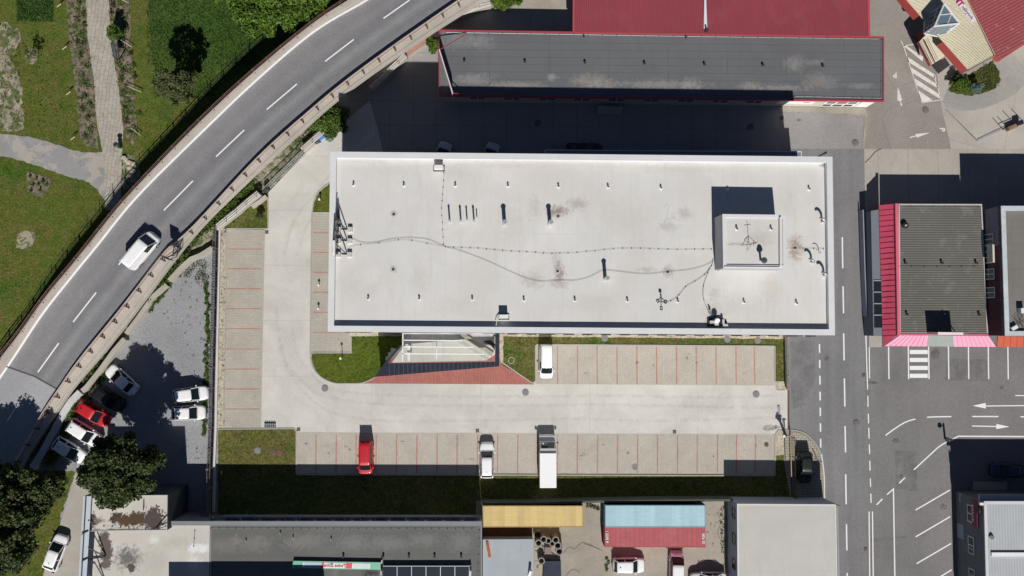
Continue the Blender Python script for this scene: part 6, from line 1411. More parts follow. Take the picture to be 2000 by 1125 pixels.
for i, (x, y) in enumerate(((243, 308), (247, 312), (252, 318), (259, 319), (262, 321), (255, 328), (261, 335), (257, 344))):
    p = P(x, y); t = thing('boulder', '%s pale stone from the top in the row beside the mesh fence' % ordn[i], 'stone', p, 'pale stones beside the slab path'); m = MB(); bmm = bmesh.new(); bmesh.ops.create_icosphere(bmm, subdivisions=2, radius=.3)
    vs = [p+Vector((v.co.x*1.3, v.co.y, v.co.z*.7+.12))*1.0+Vector([rk.gauss(0, .03) for _ in range(3)]) for v in bmm.verts]; fs = [tuple(v.index for v in f.verts) for f in bmm.faces]; bmm.free(); m.add(vs, fs); m.build('stone', plain('pale_stone%d' % i, (.48, .43, .33), .9, fine=.2), t)
# garden bed top right
gbp = [(1851, 178), (1858, 168), (1866, 156), (1872, 145), (1885, 150), (1892, 146), (1920, 130), (1940, 117), (1943, 128), (1952, 140), (1953, 160), (1945, 172), (1920, 183), (1895, 188), (1875, 184)]
sheet('garden_bed', gbp, m_grass('bed_cover', (.05, .07, .015), (.10, .11, .02), (.12, .11, .03), (.14, .10, .06), .5), .1)
tree('round_bush', 'bright green leafy bush in the garden bed beside the cream roof', 1876, 165, 1.8, 1.2, 1.0, LF_BRIGHT, 20, 90, .2, 40, .06, cb=.35)
tree('blue_spruce', 'low blue-grey conifer in the garden bed beside the cream roof', 1906, 170, 1.9, 1.0, .7, LF_BLUE, 18, 90, .16, 41, .06, cb=.35)
tree('round_bush', 'dark bush in the corner shade of the red-edged wall', 1868, 154, 1.4, .8, .8, LF_DARK, 14, 80, .18, 42, .06, cb=.4)
bush_row('ground_cover', 'low olive ground cover filling the garden bed by the cream roof', [(1930, 128), (1942, 140), (1940, 160), (1925, 172), (1915, 150), (1928, 145)], 1.6, .3, LF_OLIVE, 90, .14, 43, 'plants')
# grass tufts: countless blades
rt = random.Random(12); tf = MB()
for poly, n, hmax, s_ in (([(34, 0, 104, 42)], 1500, .35, .3), ([(288, 0, 500, 130)], 4200, .35, .32), ([(300, 130, 420, 190)], 1000, .35, .3)):
    x0, y0, x1, y1 = poly[0]
    for _ in range(n):
        x, y = rt.uniform(x0, x1), rt.uniform(y0, y1)
        if (x-330)*.9+(y) > 305 and x > 260: continue
        p = P(x, y); a = rt.uniform(0, 6.28); l = rt.uniform(.12, s_); v = Vector((math.cos(a)*l, math.sin(a)*l, rt.uniform(.06, hmax))); w_ = Vector((-math.sin(a)*.06, math.cos(a)*.06, 0))
        tf.add([p-w_, p+w_, p+v], [(0, 1, 2)])
tag(tf.build('grass_tufts', m_leaf('tuft_leaves', (.02, .06, .01), (.04, .10, .015), (.07, .14, .025))), 'tall dark green grass blades on the park lawn', 'grass', kind='stuff')

# countless low weeds in the beds and bare soil
def scatter(name, label, polys, n, s0, s1, mat, seed):
    r_ = random.Random(seed); m = MB()
    for poly, share in polys:
        xs = [p[0] for p in poly]; ys = [p[1] for p in poly]; c = 0
        while c < n*share:
            x, y = r_.uniform(min(xs), max(xs)), r_.uniform(min(ys), max(ys)); ins = False; j = len(poly)-1
            for i in range(len(poly)):
                if (poly[i][1] > y) != (poly[j][1] > y) and x < (poly[j][0]-poly[i][0])*(y-poly[i][1])/(poly[j][1]-poly[i][1])+poly[i][0]: ins = not ins
                j = i
            if not ins: c += .2; continue
            c += 1; leaves(m, P(x, y)+U*.12, r_.uniform(.08, .3), r_.uniform(.08, .3), .1, r_.randint(3, 9), s0, s1, r_, .05)
    tag(m.build(name, mat), label, 'weeds', kind='stuff')
BEDL = [(128, 0), (169, 0), (171, 67), (184, 160), (189, 240), (193, 292), (160, 277), (149, 187), (136, 80)]
BEDR = [(213, 0), (253, 0), (256, 93), (264, 187), (268, 262), (262, 285), (243, 262), (232, 173), (217, 80)]
scatter('bed_weeds', 'small green weeds spread through the soil beds', [(BEDL, .4), (BEDR, .6)], 420, .08, .2, LF_MID, 61)
scatter('dry_weeds', 'dry olive tufts scattered over beds and bare ground', [(BEDL, .2), (BEDR, .2), ([(0, 45), (36, 60), (46, 250), (0, 255)], .4), ([(45, 60), (110, 60), (130, 250), (50, 250)], .2)], 420, .07, .18, LF_OLIVE, 62)
scatter('lot_weeds', 'sparse weeds growing through the gravel lot', [([(300, 590), (405, 520), (405, 900), (350, 900), (380, 700)], .7), ([(1378, 990), (1430, 990), (1430, 1080), (1380, 1060)], .3)], 110, .06, .15, LF_OLIVE, 63)
scatter('foot_weeds', 'weeds and grass at the foot of the raised road', [([(560, 290), (640, 215), (650, 235), (590, 300)], .5), ([(415, 455), (500, 360), (510, 380), (430, 470)], .5)], 260, .1, .25, LF_MID, 64)
scatter('strip_weeds', 'weeds in the pebble strip beside the bays', [([(428, 450), (443, 450), (438, 836), (424, 836)], 1)], 110, .05, .14, LF_DARK, 65)
# stains and wear lying on the ground
def decal(name, col, amt, sc=1.2):
    t = NT(name); p = t.pos(); f = t.rng(t.noise(p, sc, 5, .7, .5), .35, .65, 0, amt)
    t.b.inputs['Base Color'].default_value = (*col, 1); t.fin(.9, 0, .2)
    tr = t.n('ShaderNodeBsdfTransparent'); mx = t.n('ShaderNodeMixShader'); t.l(f, mx.inputs[0]); t.l(tr.outputs[0], mx.inputs[1]); t.l(t.b.outputs[0], mx.inputs[2]); t.l(mx.outputs[0], t.out.inputs[0]); return t.m
DC1 = decal('tyre_dirt', (.36, .34, .31), .10); DC2 = decal('oil_stain', (.09, .08, .07), .5, 3.0); DC3 = decal('dark_repair', (.14, .135, .135), .25, .8)
m = MB(); zy = ZOF['yard_concrete']+.003
for pts_, w_ in (([(740, 262), (712, 285), (682, 318), (662, 350), (640, 395), (600, 440), (580, 500)], .35), ([(728, 250), (700, 274), (668, 306), (645, 340), (615, 380), (575, 430), (555, 500)], .35), ([(545, 640), (556, 700), (590, 745), (640, 775), (760, 790), (1000, 792), (1200, 790), (1400, 795), (1530, 795)], .4), ([(570, 640), (580, 690), (606, 725), (650, 760), (760, 772), (1000, 775), (1200, 773), (1400, 776), (1530, 772)], .4), ([(540, 600), (552, 700), (620, 790), (720, 820), (900, 822), (1100, 818), (1300, 822), (1530, 815)], .4)):
    m.strip([P(v.x, v.y, zy) for v in smoothline(pts_, 8)], w_, zy)
tag(m.build('tyre_tracks', DC1), kind='structure')
rs_ = random.Random(9); m = MB()
def blob(x, y, rx, ry, z):
    c = P(x, y, z); n = 18; m.add([c]+[c+Vector((math.cos(k*6.283/n)*rx*rs_.uniform(.65, 1.15), math.sin(k*6.283/n)*ry*rs_.uniform(.65, 1.15), 0)) for k in range(n)], [(0, 1+k, 1+(k+1) % n) for k in range(n)])
for x, y, rx, ry in ((1503, 836, 1.0, .45), (1516, 834, .5, .3), (676, 872, .25, .15), (683, 878, .2, .2), (642, 885, .15, .2)): blob(x, y, rx, ry, .09)
zz_ = ZOF['south_parking_paving']+.004; zn_ = ZOF['north_parking_paving']+.004
for _ in range(14): blob(rs_.uniform(590, 1500), rs_.uniform(860, 915), rs_.uniform(.08, .35), rs_.uniform(.08, .3), zz_)
for _ in range(8): blob(rs_.uniform(1095, 1500), rs_.uniform(685, 745), rs_.uniform(.08, .3), rs_.uniform(.08, .25), zn_)
zl_ = ZOF['street_lot']+.003
for x, y, rx, ry in ((1827, 692, .55, .8), (1818, 560, .3, .3), (1702, 747, .9, .2), (1956, 756, .3, .3), (1760, 930, .4, .3), (1842, 990, .5, .4), (1615, 700, .4, .3), (1560, 235, .35, .2), (1750, 860, .5, .3)): blob(x, y, rx, ry, zl_ if x > 1690 else .09)
tag(m.build('oil_stains', DC2), kind='structure')
m = MB()
for q in ([(1748, 880), (1790, 882), (1792, 960), (1750, 955)], [(1700, 1052), (1770, 1046), (1772, 1051), (1702, 1058)], [(1690, 640), (1697, 640), (1698, 790), (1690, 788)], [(1545, 665), (1590, 665), (1592, 740), (1570, 790), (1545, 800)], [(1850, 700), (1935, 702), (1930, 745), (1845, 742)]):
    w = PP(q, zl_); m.poly(w if area(w) > 0 else w[::-1])
tag(m.build('asphalt_repairs', DC3), kind='structure')
m = MB()
for pts_ in ([(1100, 1080), (1112, 1068), (1122, 1072), (1136, 1060), (1150, 1063), (1168, 1072)], [(1140, 1062), (1160, 1068), (1178, 1076)], [(1105, 1125), (1118, 1112), (1132, 1118)], [(1690, 318), (1700, 308), (1712, 295), (1722, 291)], [(1400, 1000), (1408, 1020), (1402, 1040), (1410, 1060)]):
    m.strip([P(v.x, v.y, .1) for v in smoothline(pts_, 5)], .06, .1)
tag(m.build('cracks', plain('crack_dark', (.09, .08, .07), .9)), kind='structure')
# ---------------------------------------------------------------- top right building
HT = 5.2
tr = thing('cream_roof_store', 'store with cream corrugated roof and red fascia in the top right corner', 'store', P(1870, 60))
CRM = plain('cream_sheet', (.72, .67, .52), .6, fine=.04); CRS = plain('red_fascia', (.42, .07, .06), .55)
A0, A1, A2, A3 = P(1762, -8, HT), P(1890, 137.5, HT), P(1941, 109, HT), P(1876, -22, HT)
m = MB(); n = 62; rows = []
for k in range(n*4+1):
    f = k/(n*4); dz = (0, .09, .09, 0)[k % 4]; rows.append([A0.lerp(A1, f)+U*dz, A3.lerp(A2, f)+U*(dz+.25)])
grid(m, rows); m.build('corrugated_roof', CRM, tr)
m = MB(); m.poly([P(1762, -8, HT-.02), P(1890, 137.5, HT-.02), P(1941, 109, HT+.2), P(1876, -22, HT+.2)][::-1]); m.build('roof_deck', plain('roof_valley', (.32, .29, .22), .8), tr)
def wq(a, b_, z0, z1, name, mat, off=.0):
    a, b_ = Vector(a), Vector(b_); e = (b_-a).normalized(); nn2 = Vector((e.y, -e.x, 0))*off
    m = MB(); m.add([Vector((a.x, a.y, z0))+nn2, Vector((b_.x, b_.y, z0))+nn2, Vector((b_.x, b_.y, z1))+nn2, Vector((a.x, a.y, z1))+nn2], [(0, 1, 2, 3)]); return m.build(name, mat, tr)
m = MB()
def fasc(a, b_, z0, z1, th=.12): m.bar(Vector((a.x, a.y, (z0+z1)/2)), Vector((b_.x, b_.y, (z0+z1)/2)), th, z1-z0)
fasc(P(1840, 82, HT), A1, HT-1.25, HT+.05); m.build('fascia', CRS, tr); m = MB(); fasc(A0, P(1795, 31, HT), HT-1.25, HT+.05); m.build('fascia', CRS, tr)
ins = inset([Vector((v.x, v.y, 0)) for v in (A0, A1, A2, A3)], 2.8)
m = MB(); m.walls(ins, -.05, HT-.1); m.build('wall', plain('store_wall', (.50, .46, .36), .85), tr)
m = MB(); m.bar(P(1890.5, 138, HT), P(1941, 110, HT+.2), .15, .3); m.build('eave', plain('eave_brown', (.28, .2, .14), .7), tr)
# red pitched roof part
tt, RT = m_ribs('red_standing_roof', (.30, .075, .08), .37, R(62), .85, .5, [((.50, .33, .30), 2.2, .60, .66, .5), ((.30, .06, .07), .5, .5, .6, .5)], .1)
q = [P(1880, -20, HT+.4), P(1941, 107, HT+.5), P(1950.5, 118.5, HT-.1), P(2100, 22, HT+1.6), P(2060, -90, HT+2.2)]
m = MB(); m.poly(q if area(q) > 0 else q[::-1]); m.build('red_roof', RT, tr)
m = MB(); m.bar(q[1]-U*.25, q[2]-U*.25, .12, .5); m.bar(q[2]-U*.15, q[3]-U*.15, .12, .3); m.build('red_roof_fascia', CRS, tr)
m = MB(); m.walls([Vector((P(x, y, 0).x, P(x, y, 0).y, 0)) for x, y in ((1890, -20), (1940, 100), (1950, 110), (2080, 25), (2040, -60))], -.05, HT-.2); m.build('side_wall', plain('store_side', (.42, .36, .28), .85), tr)
# name board on the roof slope
sgb = thing('store_sign', 'long white name board with magenta letters lying on the cream roof', 'sign', P(1880, 20, HT+.3))
s0_, s1_ = P(1866, -4, HT+.42), P(1902.5, 41, HT+.42); sd_ = (s1_-s0_).normalized(); sn2 = Vector((-sd_.y, sd_.x, 0))
m = MB(); m.bar(s0_, s1_, .62, .05); m.build('board', plain('board_lilac', (.78, .72, .78), .5), sgb)
text_mesh('nábytok', .62, plain('letter_plum', (.16, .05, .13), .5), 'lettering', sgb, frame(s0_.lerp(s1_, .645)+U*.035, sd_, sn2), bold=.005)
MAG = plain('letter_magenta', (.48, .01, .12), .5)
text_mesh('MT', .95, MAG, 'lettering', sgb, frame(s0_.lerp(s1_, .16)+U*.035, sd_, sn2), bold=.05)
# glass entrance tower
gt = thing('glass_tower', 'angular glass entrance tower with white mullions between the red fascias', 'glass tower', P(1835, 50))
GA, GB, GC, GD, GE, GF = P(1806.5, 34, 4.6), P(1844, 7.5, 6.8), P(1873.5, 46, 6.8), P(1837.5, 72.5, 4.4), P(1805, 65.5, 4.2), P(1825, 51.5, 7.6)
TG = plain('tower_glass', (.16, .22, .26), .08, 0, .6)
m = MB(); m.add([GA, GB, GC, GD, GE, GF], [(1, 5, 2), (1, 0, 4, 5), (5, 4, 3, 2)]); m.build('glazing', TG, gt)
m = MB(); m.walls(inset([Vector((v.x, v.y, 0)) for v in (GE, GD, GC, GB, GA)], 1.1), -.05, 4.2); m.build('inner_wall', plain('tower_inner', (.12, .03, .035), .8), gt)
m = MB()
for a, b_ in ((GB, GF), (GF, GC), (GB, GC), (GA, GB), (GE, GF), (GE, GD), (GD, GC), (GA, GE)): m.bar(a+U*.03, b_+U*.03, .16)
mid = lambda a, b_, f=.5: a.lerp(b_, f)
m.bar(mid(GF, GC), GB.lerp(GC, .5), .09); m.bar(GF.lerp(GB, .5), GB.lerp(GC, .5), .09); m.bar(GF.lerp(GB, .12), GC.lerp(GF, .75), .09)
for f in (.25, .5, .75): m.bar(GE.lerp(GD, f), GF.lerp(GC, f), .09); m.bar(GA.lerp(GE, f), GB.lerp(GF, f), .07)
for f in (.33, .66): m.bar(GE.lerp(GF, f), GD.lerp(GC, f), .11); m.bar(GA.lerp(GB, f), GE.lerp(GF, f), .07)
m.build('mullions', WHITE, gt)
# lower porch
pq = [P(1797, 80, 3.3), P(1811, 66, 3.5), P(1841, 79, 3.5), P(1849, 108, 3.2), P(1820, 126, 3.2)]
m = MB(); m.prism(pq if area(pq) > 0 else pq[::-1], 3.0, 3.3); m.build('porch_roof', CRM, tr)
m = MB(); m.bar(P(1797, 80, 2.6), P(1820, 126, 2.6), .12, 1.4); m.build('porch_fascia', CRS, tr)
m = MB()
for k in range(5): m.bar(P(1799+k*3.2, 80-k*1.2, 3.33), P(1820+k*3, 124-k*2, 3.33), .04, .04)
m.build('porch_lines', plain('brown_line', (.2, .1, .07), .6), tr)
mt = thing('entrance_mat', 'dark square mat on the ground in front of the store porch', 'mat', P(1838, 127)); q = PP([(1820, 128), (1845, 111), (1856, 127), (1833, 144)], .12); MB().prism(q if area(q) > 0 else q[::-1], .07, .12).build('mat_surface', plain('mat_dark', (.045, .04, .045), .9), mt)
t = thing('bike_rack', 'metal rack with rusty goods at the right edge by the curved lane', 'rack', P(1978, 247)); m = MB()
for x, y in ((1960, 254), (1969, 251), (1980, 240), (1997, 236)): m.bar(P(x, y), P(x, y, 1.9), .06)
m.bar(P(1960, 254, .3), P(1999, 238, .3), .07); m.bar(P(1960, 254, 1.0), P(1999, 238, 1.0), .06); m.build('rack_frame', STEELD, t)
MB().box(P(1976, 249, .4), (1.3, .5, .6), .4).build('goods', plain('rusty_goods', (.32, .19, .12), .8, fine=.4), t); MB().box(P(1989, 241.5, .5), (.8, .5, .9), .3).build('black_case', BLACK, t)
sheet('dark_groove', [(1846.5, 213), (1849, 214.5), (1910, 274.5), (1907.5, 275.5)], CAST, .11); sheet('lane_groove', [(1910, 274), (1960, 252), (2000, 238), (2000, 234), (1958, 248), (1909, 271)], A_LOADING, .108)
t = thing('street_lamp', 'short dark post with a round side head near the road arrows', 'lamp', P(1845, 856)); p = P(1845, 856)
MB().cyl(p, p+U*1.7, .14, .12, 8).build('pole', STEELD, t); MB().cyl(p+Vector((-.5, .05, 1.45)), p+Vector((-.5, .05, 1.6)), .3, .24, 12).build('lamp_head', STEELD, t); MB().bar(p+U*1.5, p+Vector((-.5, .05, 1.5)), .06).build('arm', STEELD, t)

# ---------------------------------------------------------------- vehicles
def paint(name, col, rough=.28):
    t = NT(name); t.col(col); m_ = t.fin(rough, 0, .5); t.b.inputs['Coat Weight'].default_value = .6; t.b.inputs['Coat Roughness'].default_value = .06
    t.b.inputs['Roughness'].default_value = .5; return m_
PW = paint('car_white', (.90, .905, .91)); PR = paint('car_red', (.52, .008, .018)); PK = paint('car_black', (.004, .0045, .006)); PS = paint('car_silver', (.62, .64, .67)); PB = paint('car_blue', (.015, .025, .07)); PP_ = paint('car_pinkish', (.46, .38, .43))
CGL = plain('car_glass', (.012, .017, .02), .05, 0, .6); TRIM = plain('black_trim', (.02, .02, .022), .5); LIGHT = plain('lamp_glass', (.6, .62, .65), .1); TAIL = plain('tail_lamp', (.25, .01, .01), .25)
KIN = {  # length, width, height, belt, bonnet height, windscreen base, roof front, roof rear, rear glass base (fractions from front 0 to rear 1)
 'sedan': (4.55, 1.80, 1.46, .92, .84, .255, .455, .73, .88), 'hatch': (4.2, 1.78, 1.48, .93, .86, .225, .425, .83, .95), 'suv': (4.4, 1.80, 1.66, 1.03, .96, .24, .41, .88, .965), 'van': (4.35, 1.80, 1.82, 1.08, 1.0, .17, .33, .955, .985), 'bigvan': (5.0, 1.92, 2.0, 1.15, 1.05, .13, .285, .955, .98), 'wagon': (4.4, 1.80, 1.50, .94, .88, .235, .425, .86, .96)}
def car(name, label, cat, px, py, dx, dy, kind, body, z=0.0, roofm=None, L=None, rails=False, panel=False, hood=None, txt=None, group=None, rear=None, seed=0, tone=None):
    """px,py: pixel of the centre (at mid height); dx,dy: heading in the picture"""
    L0, Wd, H, belt, bon, wb, rf, rr_, rb2 = KIN[kind]; L = L or L0
    c = P(px, py, z+.75); c.z = z+.085
    a0, a1 = P(px, py, z), P(px+dx*10, py+dy*10, z); e = (a1-a0).normalized(); ang = math.atan2(e.y, e.x)
    t = thing(name, label, cat, c, group); t.rotation_euler = (0, 0, ang)
    X = lambda f: L/2-f*L
    def ob(m, nm, mt, sm=False, par=None, sub=0):
        me = bpy.data.meshes.new(nm); me.from_pydata(m.v, [], m.f); me.update(); me.materials.append(mt)
        if sm:
            for pg in me.polygons: pg.use_smooth = True
        o = bpy.data.objects.new(nm, me); COL.objects.link(o); o.parent = par or t
        if sub: s_ = o.modifiers.new('subdivision', 'SUBSURF'); s_.levels = sub; s_.render_levels = sub
        return o
    hw = Wd/2
    fr = [0, .012, .03, .08, .16, wb, (wb+rf)/2, .5, .68, .82, .91, .96, .988, 1]
    def top(f):
        pts_ = [(0, .55), (.012, .64), (.03, bon-.09), (.08, bon-.025), (.16, bon-.005), (wb, bon+.03), (.5, belt), (.82, belt+.02), (.91, belt+.01), (.96, belt-.05), (.988, .75), (1, .6)] if kind in ('sedan',) else [(0, .55), (.012, .64), (.03, bon-.09), (.08, bon-.025), (.16, bon), (wb, bon+.03), (.5, belt), (.82, belt+.02), (.96, belt), (.988, belt-.12), (1, .6)]
        for (u0, v0), (u1, v1) in zip(pts_, pts_[1:]):
            if u0 <= f <= u1: return v0+(v1-v0)*(f-u0)/(u1-u0)
        return belt
    def wid(f):
        if f < .20: return hw*(.50+.50*math.sqrt(max(0, 1-((.20-f)/.20)**2.4)))
        if f > .84: k = (f-.84)/.16; return hw*(.66+.34*math.sqrt(max(0, 1-k**2.6)))
        return hw
    m = MB(); sec = []
    for f in fr:
        w_, h = wid(f), top(f); x = X(f)
        prof = [(0, h+.015), (.5*w_, h+.01), (.82*w_, h-.015), (.95*w_, h-.07), (w_, h*.72), (w_, .42), (.97*w_, .27), (.85*w_, .2)]
        row = [(x, -y, z_) for y, z_ in reversed(prof)]+[(x, y, z_) for y, z_ in prof[1:]]
        sec.append(row)
    n = len(sec[0]); m.add([v for r_ in sec for v in r_], [((i+1)*n+k, (i+1)*n+(k+1) % n, i*n+(k+1) % n, i*n+k) for i in range(len(sec)-1) for k in range(n)]+[tuple(range(n)), tuple(reversed(range((len(sec)-1)*n, len(sec)*n)))])
    ob(m, 'body', body, True, sub=1)
    # glasshouse
    def outl(xf, xr, wf, wr, z_, rad=.16, nx=5):
        o = []
        for (cx, cy, s0) in ((xf, wf, 0), (xr, wr, 1), (xr, -wr, 2), (xf, -wf, 3)):
            sx_ = 1 if s0 in (0, 3) else -1; sy_ = 1 if s0 < 2 else -1
            for k in range(nx):
                th = k/(nx-1)*math.pi/2
                if s0 in (1, 3): th = math.pi/2-th
                if s0 in (0, 2): th = math.pi/2-th if False else th
                o.append((cx-sx_*rad+sx_*rad*math.cos(th), cy-sy_*rad+sy_*rad*math.sin(th), z_, th))
        q = [(a, b_, c_) for a, b_, c_, _ in o]
        cx = sum(p[0] for p in q)/len(q); cy = 0
        q.sort(key=lambda p: math.atan2((p[1]-cy)/max(wf, .1), (p[0]-cx)/((xf-xr)/2)))
        return q
    zt = H-.06
    bo = outl(X(wb), X(rb2), hw*.93, hw*.90, belt-.05, .3); tp = outl(X(rf), X(rr_), hw*.74, hw*.70, zt, .2)
    n = len(bo); m = MB(); m.add(bo+tp, [(i, (i+1) % n, n+(i+1) % n, n+i) for i in range(n)]+[tuple(range(n, 2*n))]); ob(m, 'windows', CGL, False)
    # roof skin
    r0 = outl(X(rf)+.04, X(rr_)-.05, hw*.77, hw*.74, zt-.02, .22); r1 = outl(X(rf)-.02, X(rr_)+.02, hw*.74, hw*.70, zt+.04, .2); r2 = outl(X(rf)-.4, X(rr_)+.4, hw*.5, hw*.5, H, .15)
    m = MB(); m.add(r0+r1+r2, [(i, (i+1) % n, n+(i+1) % n, n+i) for i in range(n)]+[(n+i, n+(i+1) % n, 2*n+(i+1) % n, 2*n+i) for i in range(n)]+[tuple(range(2*n, 3*n))]); ob(m, 'roof', roofm or body, True)
    # pillars
    m = MB()
    for s_ in (-1, 1):
        m.bar((X(wb)+.0, s_*hw*.84, belt-.03), (X(rf)+.03, s_*hw*.765, zt), .075, .06)
        m.bar((X(rb2)-.0, s_*hw*.80, belt-.03), (X(rr_)-.03, s_*hw*.74, zt), .11, .07)
        xm = X((rf+rr_)/2); m.bar((xm, s_*hw*.90, belt-.03), (xm, s_*hw*.785, zt), .07, .04)
    ob(m, 'pillars', body)
    if panel:   # closed cargo sides
        m = MB(); xa = X((rf*1.15+.12)); xb = X(rb2)-.01
        for s_ in (-1, 1):
            m.add([(xa, s_*(hw*.90+.02), belt-.04), (xb, s_*(hw*.87+.02), belt-.04), (X(rr_)-.02, s_*(hw*.75+.03), zt), (xa, s_*(hw*.765+.03), zt)], [(0, 1, 2, 3)])
        m.add([(xb-.02, -hw*.87, belt-.04), (xb-.02, hw*.87, belt-.04), (X(rr_)-.05, hw*.76, zt), (X(rr_)-.05, -hw*.76, zt)], [(0, 1, 2, 3)])
        ob(m, 'cargo_panels', body)
        m = MB(); 
        for k in (-3, -2, -1, 0, 1, 2, 3): m.bar((X(rf)-.5, k*hw*.17, H+.005), (X(rr_)+.35, k*hw*.17, H+.005), .03, .02)
        ob(m, 'roof_ribs', roofm or body)
    if rails:
        for s_ in (-1, 1): m = MB(); m.bar((X(rf)-.15, s_*hw*.70, H+.04), (X(rr_)+.15, s_*hw*.70, H+.04), .05, .04); ob(m, 'roof_rail', STEELD if rails == 1 else STEEL)
    for s_ in (-1, 1):
        m = MB(); m.box((X(wb)-.25, s_*(hw+.07), belt+.02), (.13, .17, .12)); mo = ob(m, 'mirror', body)
        m = MB(); m.bar((X(.05), s_*hw*.60, bon-.17), (X(.10), s_*hw*.84, bon-.14), .10, .10); ob(m, 'headlight', LIGHT)
        m = MB(); m.box((X(.992), s_*hw*.68, .85), (.06, .28, .18)); ob(m, 'tail_light', TAIL)
        for f in (.19, .80):
            w_ = MB(); x = X(f); w_.cyl((x, s_*(hw-.20), .32), (x, s_*(hw+.012), .32), .32, n=20); wo_ = ob(w_, 'wheel', BLACK)
            w_ = MB(); w_.cyl((x, s_*(hw), .32), (x, s_*(hw+.022), .32), .20, n=14); ob(w_, 'rim', STEEL, par=wo_)
    m = MB(); m.bar((X(wb)+.03, -hw*.6, bon+.05), (X(wb)+.06, hw*.1, bon+.06), .025, .03); m.bar((X(wb)+.03, hw*.05, bon+.05), (X(wb)+.06, hw*.65, bon+.06), .025, .03); ob(m, 'wipers', TRIM)
    m = MB(); m.bar((X(-.002), -hw*.62, .42), (X(-.002), hw*.62, .42), .05, .2); ob(m, 'front_grille', TRIM)
    if kind != 'van' and kind != 'bigvan' : m = MB(); m.box((X(rr_)+.35, 0, H+.05), (.14, .04, .08)); ob(m, 'roof_aerial', TRIM)
    if hood: m = MB(); m.add([(X(.03), -hw*.7, bon+.02), (X(.03), hw*.7, bon+.02), (X(wb)+.03, hw*.75, bon+.07), (X(wb)+.03, -hw*.75, bon+.07)], [(0, 1, 2, 3)]); ob(m, 'bonnet_cover', hood)
    if txt:
        cu = bpy.data.curves.new('lettering', 'FONT'); cu.body = txt; cu.size = .5; cu.align_x = 'CENTER'; cu.align_y = 'CENTER'; cu.offset = .012
        tmp = bpy.data.objects.new('tmp', cu); COL.objects.link(tmp); bpy.context.view_layer.update(); me = bpy.data.meshes.new_from_object(tmp.evaluated_get(bpy.context.evaluated_depsgraph_get())); bpy.data.objects.remove(tmp)
        me.materials.clear(); me.materials.append(MAG); me.transform(Matrix.Translation((X(.10), 0, bon+.05)) @ Matrix.Rotation(math.pi/2, 4, 'Z')); me.name = 'lettering'; o = bpy.data.objects.new('lettering', me); COL.objects.link(o); o.parent = t
    return t
zv = zpx(280, 470)
car('delivery_van', 'white delivery van driving on the raised road', 'van', 277, 489, 42, -50, 'bigvan', PW, z=zv+.0, panel=True)
car('parked_car', 'white car in dappled shade, topmost of the slanted row by the wall', 'car', 238, 742, -48, -42, 'sedan', PW, group='cars parked along the retaining wall')
car('parked_car', 'black car between the white one and the red one', 'car', 211, 778, 52, 34, 'suv', PK, group='cars parked along the retaining wall')
car('parked_car', 'red car in the slanted row beside the whitewashed wall', 'car', 182, 807, 57, 35, 'wagon', PR, group='cars parked along the retaining wall')
car('parked_car', 'white car directly below the red one, fully sunlit', 'car', 165, 845, 58, 38, 'suv', PW, L=4.45, group='cars parked along the retaining wall')
car('parked_car', 'white car half under tree shade, lowest of the slanted row', 'car', 134.5, 879, 58, 37, 'hatch', PW, group='cars parked along the retaining wall')
car('parked_car', 'white car parked nose to the timber fence, upper of two', 'car', 372, 770.5, 10, -1.3, 'wagon', PW, L=4.4, group='white cars at the timber fence')
car('parked_car', 'white car parked nose to the timber fence, lower of two', 'car', 368, 806.5, 10, -.3, 'hatch', PW, group='white cars at the timber fence')
car('parked_car', 'white car with dark rear window standing on the driveway, bottom left', 'car', 109, 1079, 35, -92, 'hatch', PW, L=4.6)
car('parked_car', 'tall red car in the southern bays, half in shadow', 'car', 714.5, 894, 0, 1, 'van', PR, L=4.2)
car('parked_car', 'white car with roof rails in the southern bays between red car and truck', 'car', 951, 898.5, 0, -1, 'suv', PW, L=4.5, rails=1)
car('parked_van', 'white small van on the first northern bay by the grass triangle', 'van', 1067, 706, 0, 1, 'van', PW, panel=True, L=4.3)
car('parked_car', 'black car on the block paving island beside the picket railing', 'car', 1571.5, 913, 0, 1, 'suv', PK, L=3.9)
car('parked_car', 'silver car in deep shade behind the block, left of two', 'car', 862, 309, .35, -1, 'suv', PS, group='silver cars behind the office block')
car('parked_car', 'silver car in deep shade behind the block, right of two', 'car', 955, 310, .35, -1, 'suv', PS, group='silver cars behind the office block')
car('parked_car', 'black car parked lengthwise in deep shade behind the block', 'car', 1141, 293, 1, .02, 'sedan', PK)
car('parked_car', 'white car peeking out under the south east corner of the block', 'car', 1577, 624.5, 0, 1, 'hatch', PW)
car('parked_car', 'white car with dark blue tail parked below the red container', 'car', 1228, 1104, 1, 0, 'suv', PW, L=4.0)
car('parked_van', 'white van with pinkish bonnet lettering at the bottom edge', 'van', 1321, 1112, .02, -1, 'van', PP_, roofm=PW, L=4.6, txt='todos')
car('parked_car', 'silver car cut by the bottom edge beside the garage', 'car', 1383, 1132, -1, .02, 'sedan', PS)
car('parked_car', 'dark blue car in shade at the right edge above the grey warehouse', 'car', 1970, 919, -1, .0, 'sedan', PB)
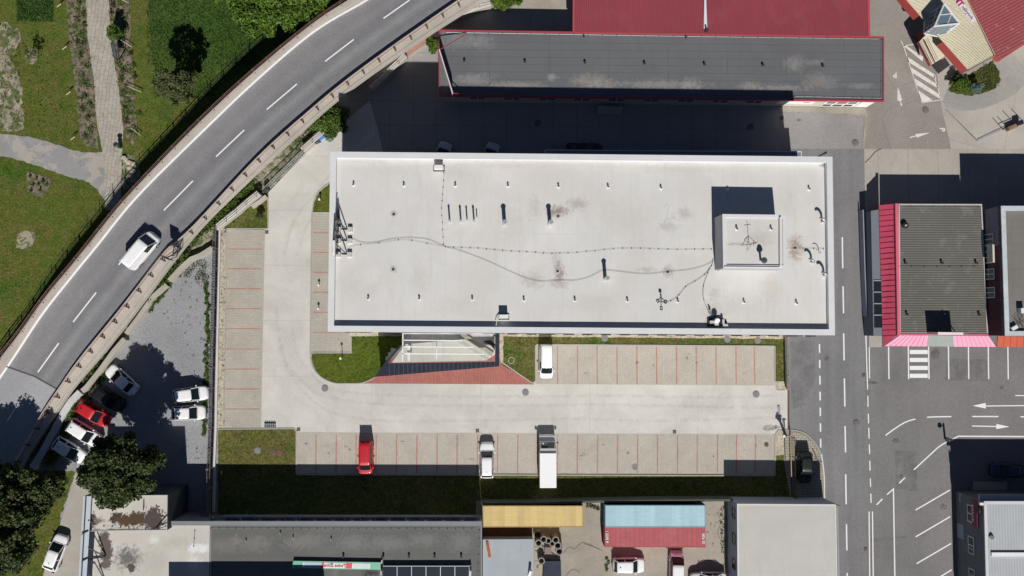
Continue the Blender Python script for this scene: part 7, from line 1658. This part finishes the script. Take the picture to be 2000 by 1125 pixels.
# box truck
p0 = P(1068.5, 897, .8); t = thing('box_truck', 'white box truck standing in the southern bays with its cab to the yard', 'truck', Vector((p0.x, p0.y, .085)))
def bx(nm, c, s_, mt, par=None, bev=0):
    m = MB(); m.box(t.location+Vector(c), s_); return m.build(nm, mt, par or t, bevel=bev)
bx('cargo_box', (0, -1.05, 1.50), (2.02, 4.15, 2.05), paint('box_white', (.92, .925, .93)), bev=.04)
bx('chassis', (0, -.3, .42), (1.5, 5.9, .25), TRIM)
m = MB(); L_ = t.location
prof = [(3.1, .35), (3.12, .8), (2.95, 1.05), (2.3, 1.25), (1.55, 2.2), (1.05, 2.32), (1.05, .35)]
vs = [L_+Vector((-.98, y, z_)) for y, z_ in prof]+[L_+Vector((.98, y, z_)) for y, z_ in prof]; n = len(prof)
m.add(vs, [(i, (i+1) % n, n+(i+1) % n, n+i) for i in range(n)]+[tuple(range(n-1, -1, -1)), tuple(range(n, 2*n))]); cab_ = m.build('cab', paint('cab_white', (.66, .68, .70)), t, bevel=.06)
m = MB(); m.add([L_+Vector((-.86, 2.20, 1.40)), L_+Vector((.86, 2.20, 1.40)), L_+Vector((.78, 1.62, 2.145)), L_+Vector((-.78, 1.62, 2.145))], [(0, 1, 2, 3)]); m.build('windscreen', CGL, t)
for s_ in (-1, 1):
    m = MB(); m.add([L_+Vector((s_*1.0, 2.05, 1.3)), L_+Vector((s_*1.0, 1.15, 1.3)), L_+Vector((s_*1.0, 1.15, 2.0)), L_+Vector((s_*1.0, 1.65, 2.0))], [(0, 1, 2, 3)]); m.build('side_window', CGL, t)
    bx('mirror', (s_*1.22, 2.15, 1.45), (.22, .12, .32), TRIM); bx('headlight', (s_*.75, 3.05, .78), (.3, .14, .18), LIGHT)
    for y in (2.3, -1.9): w_ = MB().cyl(L_+Vector((s_*.72, y, .35)), L_+Vector((s_*1.0, y, .35)), .36, n=20).build('wheel', BLACK, t); MB().cyl(L_+Vector((s_*.99, y, .35)), L_+Vector((s_*1.015, y, .35)), .2, n=14).build('rim', STEEL, w_)
bx('front_grille', (0, 3.13, .6), (1.2, .06, .25), TRIM); bx('rear_door_frame', (0, -3.14, 1.5), (1.95, .05, 2.0), STEEL)
